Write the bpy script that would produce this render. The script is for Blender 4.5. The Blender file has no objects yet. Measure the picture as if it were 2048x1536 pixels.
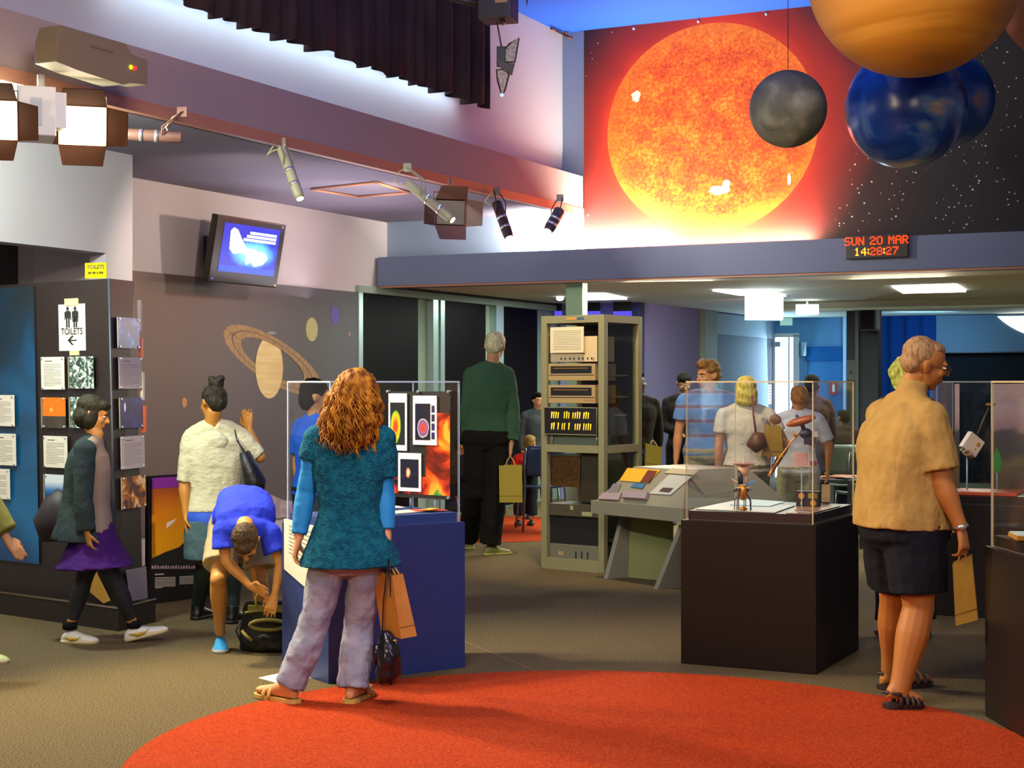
import bpy, bmesh, math, random
from mathutils import Vector, Matrix, noise as mnoise
random.seed(7)
F = 3150.0; CX = 1024.0; HZ = 764.0; H = 1.5
A = math.radians(26.29); sA, cA = math.sin(A), math.cos(A)
V = Vector
PI = math.pi
col = bpy.context.scene.collection

# ---------- the room: u runs across, v runs deep; helpers that turn a sight line into a place in the room
def P(x, y, D): return V(((x-CX)/F*D, D, H+(HZ-y)/F*D))
def G(x, y, z=0.0): return P(x, y, F*(H-z)/(y-HZ))
def R(u, v, z=0.0): return V((u*cA+v*sA, -u*sA+v*cA, z))
def onU(x, y, u):
    t = (x-CX)/F; return P(x, y, u/(t*cA-sA))
def onV(x, y, v):
    t = (x-CX)/F; return P(x, y, v/(t*sA+cA))
def uv(p): return (p.x*cA-p.y*sA, p.x*sA+p.y*cA)
EU = R(1, 0); EV = R(0, 1); EZ = V((0, 0, 1))

class Fr:                                   # a local frame
    def __init__(s, o, ex=V((1,0,0)), ey=V((0,1,0)), ez=V((0,0,1))):
        s.o = V(o); s.x = V(ex).normalized(); s.y = V(ey).normalized(); s.z = V(ez).normalized()
    def p(s, x, y, z=0.0): return s.o + s.x*x + s.y*y + s.z*z
    def at(s, x, y, z): return Fr(s.p(x, y, z), s.x, s.y, s.z)
    def loc(s, q):
        d = q-s.o; return V((d.dot(s.x), d.dot(s.y), d.dot(s.z)))
    def hit(s, x, y, off=0.0):              # where a sight line meets the frame's x-z plane
        o = s.o + s.y*off; c = V((0,0,H)); d = P(x, y, 1.0)-c
        k = (o-c).dot(s.y)/d.dot(s.y); q = s.loc(c+d*k); return q
RF = Fr((0,0,0), EU, EV, EZ)

# ---------- colour and materials
def lin(c):
    c = c.lstrip('#'); out = []
    for i in (0, 2, 4):
        v = int(c[i:i+2], 16)/255.0
        out.append(v/12.92 if v <= 0.04045 else ((v+0.055)/1.055)**2.4)
    return (*out, 1.0)
_mats = {}
def M(name, c, rough=0.6, metal=0.0, var=None, bump=None, emit=0.0, spec=0.5, scale=None):
    """var = (second colour, noise scale, detail); bump = (noise scale, strength)"""
    if name in _mats: return _mats[name]
    m = bpy.data.materials.new(name); m.use_nodes = True; nt = m.node_tree
    b = nt.nodes['Principled BSDF']; L = lin(c)
    b.inputs['Base Color'].default_value = L
    b.inputs['Roughness'].default_value = rough; b.inputs['Metallic'].default_value = metal
    b.inputs['Specular IOR Level'].default_value = spec
    if rough >= .8 and spec == .5: b.inputs['Specular IOR Level'].default_value = .15
    if emit:
        b.inputs['Emission Color'].default_value = L; b.inputs['Emission Strength'].default_value = emit
    tc = nt.nodes.new('ShaderNodeTexCoord')
    vec = tc.outputs['Object']
    if scale:
        mp = nt.nodes.new('ShaderNodeMapping'); mp.inputs['Scale'].default_value = scale
        nt.links.new(vec, mp.inputs[0]); vec = mp.outputs[0]
    if var:
        n = nt.nodes.new('ShaderNodeTexNoise'); n.inputs['Scale'].default_value = var[1]
        n.inputs['Detail'].default_value = var[2] if len(var) > 2 else 3
        nt.links.new(vec, n.inputs['Vector'])
        r = nt.nodes.new('ShaderNodeValToRGB'); r.color_ramp.elements[0].position = 0.35; r.color_ramp.elements[1].position = 0.65
        r.color_ramp.elements[0].color = L; r.color_ramp.elements[1].color = lin(var[0])
        nt.links.new(n.outputs['Fac'], r.inputs[0]); nt.links.new(r.outputs[0], b.inputs['Base Color'])
        if emit: nt.links.new(r.outputs[0], b.inputs['Emission Color'])
    if bump:
        n = nt.nodes.new('ShaderNodeTexNoise'); n.inputs['Scale'].default_value = bump[0]; n.inputs['Detail'].default_value = 4
        nt.links.new(vec, n.inputs['Vector'])
        bp = nt.nodes.new('ShaderNodeBump'); bp.inputs['Strength'].default_value = bump[1]; bp.inputs['Distance'].default_value = bump[2] if len(bump) > 2 else 0.01
        nt.links.new(n.outputs['Fac'], bp.inputs['Height']); nt.links.new(bp.outputs[0], b.inputs['Normal'])
    _mats[name] = m
    return m
def EM(name, c, s):
    if name in _mats: return _mats[name]
    m = bpy.data.materials.new(name); m.use_nodes = True; nt = m.node_tree; nt.nodes.clear()
    e = nt.nodes.new('ShaderNodeEmission'); e.inputs[0].default_value = lin(c); e.inputs[1].default_value = s
    o = nt.nodes.new('ShaderNodeOutputMaterial'); nt.links.new(e.outputs[0], o.inputs[0])
    _mats[name] = m; return m
def clear_mat(name, tint=(0.97,0.98,0.97,1), refl=1.45, gain=1.0):
    m = bpy.data.materials.new(name); m.use_nodes = True; nt = m.node_tree; nt.nodes.clear()
    t = nt.nodes.new('ShaderNodeBsdfTransparent'); t.inputs[0].default_value = tint
    g = nt.nodes.new('ShaderNodeBsdfGlossy'); g.inputs['Roughness'].default_value = 0.02
    lw = nt.nodes.new('ShaderNodeLayerWeight'); lw.inputs[0].default_value = 0.5
    pw = nt.nodes.new('ShaderNodeMath'); pw.operation = 'POWER'; pw.inputs[1].default_value = 4.0; nt.links.new(lw.outputs['Facing'], pw.inputs[0])
    f = nt.nodes.new('ShaderNodeMath'); f.operation = 'MULTIPLY_ADD'; f.inputs[1].default_value = 0.38; f.inputs[2].default_value = 0.02; nt.links.new(pw.outputs[0], f.inputs[0])
    mx = nt.nodes.new('ShaderNodeMixShader'); o = nt.nodes.new('ShaderNodeOutputMaterial')
    mu = nt.nodes.new('ShaderNodeMath'); mu.operation = 'MULTIPLY'; mu.inputs[1].default_value = gain; mu.use_clamp = True
    nt.links.new(f.outputs[0], mu.inputs[0]); nt.links.new(mu.outputs[0], mx.inputs[0])
    nt.links.new(t.outputs[0], mx.inputs[1]); nt.links.new(g.outputs[0], mx.inputs[2]); nt.links.new(mx.outputs[0], o.inputs[0])
    _mats[name] = m; return m

class NT:                                   # small builder for printed pictures: works in the face's own UV, in metres
    def __init__(s, name, rough=0.5):
        s.m = bpy.data.materials.new(name); s.m.use_nodes = True; s.nt = s.m.node_tree
        s.b = s.nt.nodes['Principled BSDF']; s.b.inputs['Roughness'].default_value = rough
        u = s.nt.nodes.new('ShaderNodeUVMap'); s.uv = u.outputs[0]
        sp = s.nt.nodes.new('ShaderNodeSeparateXYZ'); s.nt.links.new(s.uv, sp.inputs[0]); s.x = sp.outputs[0]; s.y = sp.outputs[1]
    def _in(s, n, i, v):
        if isinstance(v, (int, float)): n.inputs[i].default_value = v
        elif isinstance(v, tuple): n.inputs[i].default_value = v
        else: s.nt.links.new(v, n.inputs[i])
    def f(s, op, a, b=0.0, clamp=False):
        n = s.nt.nodes.new('ShaderNodeMath'); n.operation = op; n.use_clamp = clamp; s._in(n, 0, a); s._in(n, 1, b); return n.outputs[0]
    def noise(s, sc, det=4, dist=0.0):
        n = s.nt.nodes.new('ShaderNodeTexNoise'); n.inputs['Scale'].default_value = sc; n.inputs['Detail'].default_value = det
        n.inputs['Distortion'].default_value = dist; s.nt.links.new(s.uv, n.inputs['Vector']); return n.outputs['Fac']
    def vor(s, sc):
        n = s.nt.nodes.new('ShaderNodeTexVoronoi'); n.inputs['Scale'].default_value = sc; s.nt.links.new(s.uv, n.inputs['Vector']); return n.outputs['Distance'], n.outputs['Color']
    def ramp(s, fac, stops):
        n = s.nt.nodes.new('ShaderNodeValToRGB'); e = n.color_ramp.elements
        while len(e) < len(stops): e.new(0.5)
        for k, (p, c) in enumerate(stops): e[k].position = p; e[k].color = lin(c)
        s._in(n, 0, fac); return n.outputs[0]
    def mix(s, fac, a, b):
        n = s.nt.nodes.new('ShaderNodeMixRGB'); s._in(n, 0, fac)
        for i, v in ((1, a), (2, b)):
            if isinstance(v, str): n.inputs[i].default_value = lin(v)
            else: s.nt.links.new(v, n.inputs[i])
        return n.outputs[0]
    def dist(s, cx, cy, rx, ry):
        a = s.f('DIVIDE', s.f('SUBTRACT', s.x, cx), rx); b = s.f('DIVIDE', s.f('SUBTRACT', s.y, cy), ry)
        return s.f('SQRT', s.f('ADD', s.f('MULTIPLY', a, a), s.f('MULTIPLY', b, b)))
    def out(s, c, emit=0.0):
        s.nt.links.new(c, s.b.inputs['Base Color'])
        if emit: s.nt.links.new(c, s.b.inputs['Emission Color']); s.b.inputs['Emission Strength'].default_value = emit
        return s.m

# ---------- meshes
ROOT = {}
class MB:
    def __init__(s):
        s.bm = bmesh.new(); s.mats = []; s.uvl = s.bm.loops.layers.uv.new('UVMap')
    def mi(s, m):
        if m not in s.mats: s.mats.append(m)
        return s.mats.index(m)
    def face(s, vs, m, smooth=False):
        try: f = s.bm.faces.new(vs)
        except ValueError: return None
        f.material_index = s.mi(m); f.smooth = smooth; return f
    def poly(s, pts, m, uvs=None):
        f = s.face([s.bm.verts.new(p) for p in pts], m)
        if uvs:
            for l, q in zip(f.loops, uvs): l[s.uvl].uv = q
        return f
    def box(s, fr, x0, x1, y0, y1, z0, z1, m, bev=0.0):
        c = [s.bm.verts.new(fr.p(x, y, z)) for z in (z0, z1) for y in (y0, y1) for x in (x0, x1)]
        fs = [s.face([c[i] for i in q], m) for q in ((0,2,3,1),(4,5,7,6),(0,1,5,4),(2,6,7,3),(0,4,6,2),(1,3,7,5))]
        if bev: bmesh.ops.bevel(s.bm, geom=list({e for f in fs for e in f.edges}), offset=bev, segments=2, affect='EDGES', profile=0.7)
        return s
    def prism(s, pts, vec, m, bev=0.0):
        a = [s.bm.verts.new(p) for p in pts]; b = [s.bm.verts.new(V(p)+vec) for p in pts]; n = len(a)
        fs = [s.face(a[::-1], m), s.face(b, m)]
        for i in range(n): fs.append(s.face([a[i], a[(i+1)%n], b[(i+1)%n], b[i]], m))
        if bev: bmesh.ops.bevel(s.bm, geom=list({e for f in fs if f for e in f.edges}), offset=bev, segments=2, affect='EDGES', profile=0.7)
        return s
    def rings(s, rs, m, cap=True, smooth=True, closed=False):
        vr = [[s.bm.verts.new(p) for p in r] for r in rs]; n = len(vr[0])
        for a, b in zip(vr, vr[1:] + ([vr[0]] if closed else [])):
            for i in range(n): s.face([a[i], a[(i+1)%n], b[(i+1)%n], b[i]], m, smooth)
        if cap and not closed:
            s.face(vr[0][::-1], m); s.face(vr[-1], m)
        return s
    def tube(s, pts, r, m, n=10, cap=True, closed=False, flat=None):
        pts = [V(p) for p in pts]; k = len(pts)
        rs = r if isinstance(r, (list, tuple)) else [r]*k
        rings = []; nrm = None
        for i, p in enumerate(pts):
            if closed: t = pts[(i+1)%k]-pts[i-1]
            else: t = pts[min(i+1, k-1)]-pts[max(i-1, 0)]
            if t.length < 1e-9: t = V((0,0,1))
            t.normalize()
            if nrm is None:
                nrm = t.cross(V((0.13,0.21,1)) if abs(t.z) < 0.9 else V((1,0.1,0))).normalized()
            else:
                nrm = (nrm - t*nrm.dot(t))
                nrm = nrm.normalized() if nrm.length > 1e-6 else t.orthogonal().normalized()
            bn = t.cross(nrm)
            rings.append([p + (nrm*math.cos(2*PI*j/n) + bn*math.sin(2*PI*j/n)*(flat or 1.0))*rs[i] for j in range(n)])
        return s.rings(rings, m, cap, True, closed)
    def cyl(s, a, b, r, m, n=16, r2=None): return s.tube([a, b], [r, r if r2 is None else r2], m, n)
    def ell(s, c, r, m, ax=None, nu=16, nv=10):
        if not isinstance(r, (tuple, list)): r = (r, r, r)
        x, y, z = ax or (V((1,0,0)), V((0,1,0)), V((0,0,1))); c = V(c)
        top = s.bm.verts.new(c+z*r[2]); bot = s.bm.verts.new(c-z*r[2]); rows = []
        for j in range(1, nv):
            th = PI*j/nv
            rows.append([s.bm.verts.new(c + x*(r[0]*math.sin(th)*math.cos(2*PI*i/nu)) + y*(r[1]*math.sin(th)*math.sin(2*PI*i/nu)) + z*(r[2]*math.cos(th))) for i in range(nu)])
        for i in range(nu):
            s.face([top, rows[0][i], rows[0][(i+1)%nu]], m, True); s.face([bot, rows[-1][(i+1)%nu], rows[-1][i]], m, True)
        for a, b in zip(rows, rows[1:]):
            for i in range(nu): s.face([a[i], b[i], b[(i+1)%nu], a[(i+1)%nu]], m, True)
        return s
    def text(s, txt, fr, size, m, off=0.002, align='CENTER', xs=1.0, bold=0.0):
        """lettering lying in the frame's x-z plane, facing -y"""
        c = bpy.data.curves.new('t', 'FONT'); c.body = txt; c.size = size; c.align_x = align; c.offset = bold
        o = bpy.data.objects.new('t', c); me = bpy.data.meshes.new_from_object(o)
        mi = s.mi(m); vs = [s.bm.verts.new(fr.p(v.co.x*xs, -off, v.co.y)) for v in me.vertices]
        for p in me.polygons:
            try: f = s.bm.faces.new([vs[i] for i in p.vertices]); f.material_index = mi
            except ValueError: pass
        bpy.data.objects.remove(o); bpy.data.curves.remove(c); bpy.data.meshes.remove(me)
        return s
    # flat print on the x-z plane of a frame, facing -y
    def rect(s, fr, x0, x1, z0, z1, m, off=0.0, uvs=True):
        q = [(x0,z0),(x1,z0),(x1,z1),(x0,z1)]
        return s.poly([fr.p(x, -off, z) for x, z in q], m, q if uvs else None)
    def shape(s, fr, pts, m, off=0.0): return s.poly([fr.p(x, -off, z) for x, z in pts], m, pts)
    def disc(s, fr, cx, cz, rx, rz, m, off=0.0, n=40, a0=0, rot=0):
        c, d = math.cos(rot), math.sin(rot)
        return s.shape(fr, [(cx+rx*math.cos(t)*c-rz*math.sin(t)*d, cz+rx*math.cos(t)*d+rz*math.sin(t)*c) for t in [2*PI*i/n for i in range(n)]], m, off)
    def build(s, name, parent=None, loc=None, smooth=None, mods=None, bev=None, recalc=True):
        if recalc: bmesh.ops.recalc_face_normals(s.bm, faces=s.bm.faces)
        if parent is not None: o0 = ROOT[parent.name]
        elif loc is not None: o0 = V(loc)
        else:
            xs = [v.co for v in s.bm.verts]
            o0 = V((sum(c.x for c in xs)/len(xs), sum(c.y for c in xs)/len(xs), min(c.z for c in xs)))
        bmesh.ops.translate(s.bm, vec=-o0, verts=s.bm.verts)
        me = bpy.data.meshes.new(name); s.bm.to_mesh(me); s.bm.free()
        for m in s.mats: me.materials.append(m)
        if smooth is not None:
            for p in me.polygons: p.use_smooth = smooth
        o = bpy.data.objects.new(name, me); col.objects.link(o)
        if parent is not None: o.parent = parent
        else: o.location = o0
        ROOT[o.name] = o0
        if bev:
            b = o.modifiers.new('bevel', 'BEVEL'); b.width = bev; b.segments = 2; b.limit_method = 'ANGLE'; b.angle_limit = 0.6
        return o
def tag(o, label, cat, group=None, kind=None):
    if label: o['label'] = label
    if cat: o['category'] = cat
    if group: o['group'] = group
    if kind: o['kind'] = kind
    return o
def thing(name, label, cat, loc, group=None):
    o = bpy.data.objects.new(name, None); col.objects.link(o); o.location = loc; o.empty_display_size = 0.1
    ROOT[o.name] = V(loc); return tag(o, label, cat, group)
def struct(mb, name, **k):
    o = mb.build(name, loc=(0,0,0), **k); o['kind'] = 'structure'; return o
def kids(o): return [c for c in bpy.data.objects if c.parent is o]
def dup(o, delta, label=None, rotz=0.0, parent=None):
    c = o.copy(); col.objects.link(c); ROOT[c.name] = ROOT[o.name] + V(delta)
    if parent is not None: c.parent = parent
    else:
        c.location = o.location + V(delta); c.rotation_euler.z += rotz
        if label: c['label'] = label
    for ch in [k for k in col.objects if k.parent is o]: dup(ch, delta, parent=c)
    return c
def light(name, kind, loc, energy, color, target=None, size=None, size_y=None, spot=None, blend=0.4, label=None, spread=None):
    l = bpy.data.lights.new(name, kind); l.energy = energy; l.color = color
    if kind == 'AREA':
        l.shape = 'RECTANGLE' if size_y else 'SQUARE'; l.size = size
        if size_y: l.size_y = size_y
        if spread: l.spread = spread
    elif kind in ('SPOT', 'POINT'): l.shadow_soft_size = size or 0.05
    if kind == 'SPOT': l.spot_size = spot; l.spot_blend = blend
    o = bpy.data.objects.new(name, l); col.objects.link(o); o.location = loc
    if target is not None: o.rotation_euler = (V(target)-V(loc)).to_track_quat('-Z', 'Y').to_euler()
    return o
# ---------- camera
cam = bpy.data.cameras.new('camera'); camo = bpy.data.objects.new('camera', cam); col.objects.link(camo)
camo.location = (0, 0, H); camo.rotation_euler = (PI/2, 0, 0)
cam.sensor_width = 36; cam.lens = F/2048*36; cam.shift_y = -(768-HZ)/2048; cam.clip_end = 100
bpy.context.scene.camera = camo

# ---------- shared materials
m_carpet = M('carpet_wool', '#3e3526', 0.95, var=('#7a6a48', 120, 3), bump=(160, 0.8, 0.008), spec=0.1)
m_red = M('red_carpet', '#8c260c', 0.95, var=('#b44416', 120, 3), bump=(160, 0.7, 0.008), spec=0.1)
m_white = M('white_paint', '#b9b2b6', 0.7, bump=(90, 0.06))
m_pink = M('pinkish_paint', '#b4a9a6', 0.75, bump=(90, 0.06))
m_fascia = M('mauve_fascia_paint', '#a08a84', 0.75, bump=(90, 0.06))
m_track = M('orange_brown_timber_edge', '#b0765a', 0.5)
m_beam = M('blue_grey_paint', '#68728c', 0.7, bump=(90, 0.06))
m_soffit = M('grey_mauve_ceiling', '#7c7480', 0.8)
m_ceil = M('blue_ceiling_paint', '#2f5fd0', 0.8)
m_lowceil = M('grey_olive_ceiling', '#bdb9a4', 0.7)
m_bluewall = M('light_blue_wall', '#5f8fb4', 0.7)
m_deepblue = M('deep_blue_drape', '#0b2c5c', 0.95)
m_green = M('grey_green_post', '#7f8f80', 0.6)
m_alu = M('pale_aluminium', '#b9cfc9', 0.3, 0.7)
m_black = M('black_paint', '#120f0f', 0.5)
m_dark = M('dark_glass', '#080504', 0.5, spec=0.08)
m_dkwall = M('slate_blue_panel', '#44546a', 0.7)
m_blackmatte = M('black_matte', '#0c0b0c', 0.8)
m_w = M('white_plastic', '#d8d6cf', 0.4)
m_lum = EM('diffuser_glow', '#f4fbff', 6.0)

# ---------- floor
fr0 = Fr((0,0,0))
b = MB(); b.box(fr0, -14, 12, -2, 34, -0.1, 0, m_carpet); struct(b, 'floor')
C0 = V((0.334, 6.31, 0))
b = MB(); b.prism([C0+V((1.86*math.cos(t), 1.86*math.sin(t), 0)) for t in [2*PI*i/128 for i in range(128)]], V((0,0,0.004)), m_red)
tag(b.build('carpet_inset'), 'round red carpet inset in the grey floor in front of the display cases', 'carpet')
c1 = V((0.55, 16.35, 0))
b = MB(); _cl = lambda p: R(max(uv(p)[0], UL_+.06), uv(p)[1], 0)
UL_ = -8.34
b.prism([_cl(c1+V((1.45*math.cos(t)-0.9, 1.45*math.sin(t)-.2, 0))) for t in [2*PI*i/96 for i in range(96)]], V((0,0,0.004)), m_red)
tag(b.build('carpet_inset'), 'far red carpet patch under the seated children behind the man in green', 'carpet')
b = MB(); q0 = G(928, 1283); q1 = G(1070, 1343); dd = (q1-q0).normalized(); nn = V((-dd.y, dd.x, 0))*0.008
b.prism([q0-nn, q1-nn, q1+nn, q0+nn], V((0,0,0.002)), M('seam_tape', '#6e5e40', 0.9)); struct(b, 'trim_9')

VB = 14.08; UF = -6.17; UW = -6.40; UL = -8.40; ZS = 3.155; ZC = 4.92
# left mural wall, its print and the white strip above it
def colU(x, u=-8.4): return uv(onU(x, HZ, u))[1]
b = MB(); b.box(RF, UL-0.2, UL, 9.0, colU(713), 0, 2.47, m_pink); b.box(RF, UL-0.2, UL, 9.0, VB, 2.47, 4.0, m_pink); struct(b, 'wall_left')
# soffit over the left aisle
b = MB(); b.box(RF, -9.6, UF-0.1, -1.0, VB, ZS, ZS+0.15, m_soffit); struct(b, 'ceiling')
for k, (cu, cv) in enumerate(((-7.3, 12.3),)):          # ceiling hatch outline
    hb = MB(); c = RF.at(cu, cv, ZS-0.012)
    pts = [onU(620, 376, -7)]
    hq = []
    for x, y in ((622,376),(716,391),(820,383),(752,362)):
        t = F*(ZS-H)/(HZ-y); hq.append(P(x, y, t)-V((0,0,0.012)))
    for i in range(4):
        a, d = hq[i], hq[(i+1)%4]; hb.tube([a, d], 0.011, m_track, 6)
    struct(hb, 'trim_8')
# fascia beam, timber edge, upper wall
b = MB(); b.box(RF, UF-0.24, UF, -1.0, VB, ZS, 3.50, m_fascia); struct(b, 'wall_fascia')
b = MB(); b.box(RF, UF-0.05, UF+0.012, -1.0, VB-0.02, ZS-0.045, ZS+0.03, m_track); struct(b, 'trim_1')
b = MB(); b.box(RF, UW-0.2, UW, -1.0, VB+0.2, 3.50, ZC+0.1, m_white); struct(b, 'wall_upper_left')
# back wall
b = MB(); b.box(RF, UL-0.2, UW+0.02, VB, VB+0.2, 2.775, ZS+0.1, M('pale_blue_grey_paint', '#8d9bae', 0.7)); struct(b, 'wall_back_lower')
b = MB(); b.box(RF, UW-0.1, 1.5, VB, VB+0.2, 2.6, ZC+0.1, M('pale_blue_grey_paint', '#8d9bae', 0.7)); struct(b, 'wall_back')
# bulkhead beam over the opening
b = MB(); b.box(RF, UL+0.03, 1.5, 13.84, VB+0.25, 2.48, 2.775, m_beam); struct(b, 'wall_beam')
b = MB(); b.box(RF, UL+0.03, 1.5, 13.86, 13.9, 2.462, 2.482, m_track); struct(b, 'trim_2')
# blue main ceiling
b = MB(); b.box(RF, UW, 1.5, 1.0, VB, ZC, ZC+0.1, m_ceil); struct(b, 'ceiling_main')
# low ceiling beyond the beam and the far lintel
b = MB(); b.box(RF, -9.2, 3.0, VB+0.1, 24.5, 2.50, 2.6, m_lowceil); struct(b, 'ceiling_low')
b = MB(); b.box(RF, -5.9, 3.0, 19.5, 19.8, 2.40, 2.5, m_lowceil); b.box(RF, -5.9, 3.0, 19.46, 19.5, 2.395, 2.425, M('lintel_edge', '#c9d6c0', 0.5)); struct(b, 'wall_lintel')
def ceil_quad(pts, z):
    out = []
    for x, y in pts: out.append(P(x, y, F*(z-H)/(HZ-y)))
    return out
cl = [([(1425,580),(1478,589),(1572,591),(1530,581)], 'square lit ceiling panel behind the bright hanging sign'),
      ([(1785,573),(1806,585),(1932,582),(1910,569)], 'lit ceiling panel above the blue curtain in the far room'),
      ([(1160,588),(1165,599),(1254,597),(1207,587)], 'lit ceiling panel behind the equipment rack post')]
for q, lb in cl:
    b = MB(); pts = ceil_quad(q, 2.49); b.prism(pts, V((0,0,-0.012)), m_lum)
    o = tag(b.build('ceiling_light'), lb, 'ceiling light', 'ceiling panel lights of the low ceiling')
    c = sum(pts, V())/4
# smoke detector and small bright downlight
b = MB(); p = P(1120, 593, F*1.0/(HZ-593)); b.ell(p-V((0,0,0.02)), (0.045,0.045,0.03), m_lum); tag(b.build('downlight'), 'small round glowing downlight left of the rack post', 'ceiling light')
for x, y, lb in ((760,583,'beige smoke detector above the first dark glass panel'), (897,603,'beige smoke detector above the second dark glass panel')):
    b = MB(); p = P(x, y, F*0.98/(HZ-y)); p.z = 2.48; b.ell(p-V((0,0,0.02)), (0.085,0.085,0.035), M('beige_plastic', '#a89878', 0.5)); b.cyl(p-V((0,0,0.02)), p+V((0,0,0.02)), 0.09, M('beige_plastic', '#a89878', 0.5))
    tag(b.build('smoke_detector'), lb, 'smoke detector')

# ---------- continuing left partition: dark glass bays between posts
def colU(x, u=UL): return uv(onU(x, HZ, u))[1]
b = MB(); b.box(RF, UL-0.2, UL-0.05, colU(713)+.01, 19.9, 0, 2.46, m_green); struct(b, 'wall_partition')
for k, (x0, x1) in enumerate(((721,841), (885,976), (1004,1079))):
    v0, v1 = colU(x0), colU(x1)
    b = MB(); b.box(RF, UL-0.05, UL-0.03, v0, v1, 0.03, 2.40, m_dark); struct(b, 'window_%d' % (k+1))
for k, (x0, x1) in enumerate(((713,721), (862,872), (877,885), (988,1003))):
    v0, v1 = colU(x0), colU(x1)
    b = MB(); b.box(RF, UL-0.06, UL+0.03, v0, v1, 0, 2.47, m_alu); struct(b, 'trim_%d' % (k+3))
b = MB(); b.box(RF, UL-0.06, UL+0.04, colU(713)-0.02, 19.4, 2.40, 2.47, m_green); struct(b, 'trim_7')
# slim bright post behind the rack, under the beam
b = MB(); p = onV(1150, 600, 14.3); u0, v0 = uv(p); b.box(RF, u0-0.09, u0+0.09, v0-0.02, v0+0.1, 0, 2.5, M('pale_green_post', '#9fc09a', 0.4, 0.3)); struct(b, 'wall_post')

# ---------- far rooms
UR = -7.3
b = MB(); b.box(RF, UR-0.15, UR, 18.4, 24.1, 0, 2.5, M('mauve_blue_wall', '#7d7fa6', 0.8)); b.box(RF, UL, UR, 18.4, 18.55, 0, 2.5, M('mauve_blue_wall', '#7d7fa6', 0.8)); struct(b, 'wall_far_left')
va, vb = uv(onU(1426, HZ, UR))[1], uv(onU(1546, HZ, UR))[1]
b = MB(); b.box(RF, UR, UR+0.03, va, vb, 0, 2.18, m_dkwall); b.box(RF, UR, UR+0.03, va, vb, 2.18, 2.48, M('pale_band_paint', '#8fa0ac', 0.7)); struct(b, 'wall_slate_panel')
va, vb = uv(onU(1400, HZ, UR))[1], uv(onU(1424, HZ, UR))[1]
b = MB(); b.box(RF, UR, UR+0.08, va, vb, 0, 2.5, m_green); struct(b, 'wall_column')
# door wall
VD = 24.0
ub = lambda x, v=VD: uv(onV(x, HZ, v))[0]
b = MB(); b.box(RF, UR, ub(1549), VD, VD+0.1, 0, 2.5, m_bluewall); b.box(RF, ub(1590), ub(1700), VD, VD+0.1, 0, 2.5, m_bluewall); b.box(RF, ub(1549), ub(1590), VD, VD+0.1, 2.2, 2.5, m_bluewall); struct(b, 'wall_far_back')
b = MB()
for a, d, z0, z1 in ((ub(1547), ub(1552), 0, 2.24), (ub(1588), ub(1599), 0, 2.24), (ub(1547), ub(1599), 2.2, 2.26)): b.box(RF, a, d, VD-0.05, VD+0.02, z0, z1, m_w)
struct(b, 'trim_door')
m_day = EM('daylight_glass', '#dff2ff', 5.0)
b = MB(); b.box(RF, ub(1552), ub(1588), VD+0.03, VD+0.06, 0.02, 2.2, m_day); o = struct(b, 'door_1')
b = MB(); b.box(RF, ub(1576), ub(1579), VD-0.0, VD+0.03, 0.02, 2.2, M('door_edge', '#9cb4c4', 0.4)); b.box(RF, ub(1553), ub(1563), VD-0.07, VD-0.02, 2.05, 2.13, M('door_edge', '#9cb4c4', 0.4)); struct(b, 'door_2')
b = MB(); b.box(RF, ub(1616), ub(1688), VD-0.01, VD+0.01, 0, 2.02, M('mid_blue_recess', '#3e74a6', 0.8)); b.box(RF, ub(1614), ub(1688), VD-0.03, VD+0.0, 1.83, 2.05, M('blue_recess_shade', '#1e5b96', 0.8)); struct(b, 'wall_recess')  # flat panels, the recess shade is painted in as darker blues
b = MB(); b.box(RF, ub(1688), ub(1693), VD-0.06, VD, 0, 2.5, M('white_blue_trim', '#cfe4f4', 0.5)); struct(b, 'trim_10')
# dark pier with the speaker
VQ = 19.9; uq = lambda x: uv(onV(x, HZ, VQ))[0]
b = MB(); b.box(RF, uq(1693), uq(1756), VQ, VQ+0.2, 0, 2.5, M('dark_slate', '#20242c', 0.7)); struct(b, 'wall_pier')
b = MB(); b.box(RF, uq(1712), uq(1719), VQ-0.05, VQ, 0, 2.42, M('dull_green_trim', '#3f4a44', 0.5)); struct(b, 'trim_11')
b = MB(); b.box(RF, uq(1695), uq(1711), VQ-0.03, VQ, 1.52, 1.78, M('grey_plate', '#4a4c4c', 0.6)); b.box(RF, uq(1700), uq(1706), VQ-0.035, VQ-0.03, 1.60, 1.64, m_black); tag(b.build('wall_panel_box'), 'grey control box on the dark pier beside the light blue wall', 'control box')
p = onV(1738, 636, 19.65); fr = Fr(p, EU, EV)
b = MB(); b.prism([fr.p(x, y, -0.17) for x, y in ((-.1,-.1),(.1,-.1),(.12,.1),(-.12,.1))], V((0,0,0.35)), m_black, bev=0.03); s = b.build('speaker', loc=p)
tag(s, 'black wall speaker high on the dark pier left of the blue curtain', 'speaker')
b = MB(); b.box(fr, -.03, .03, .1, .26, -.03, .03, m_black); b.build('bracket', s)
b = MB(); b.box(fr, -.085, .085, -.108, -.1, -.14, .14, M('speaker_grille', '#1d1518', 0.9, bump=(400, 0.5))); b.build('grille', s)
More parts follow.
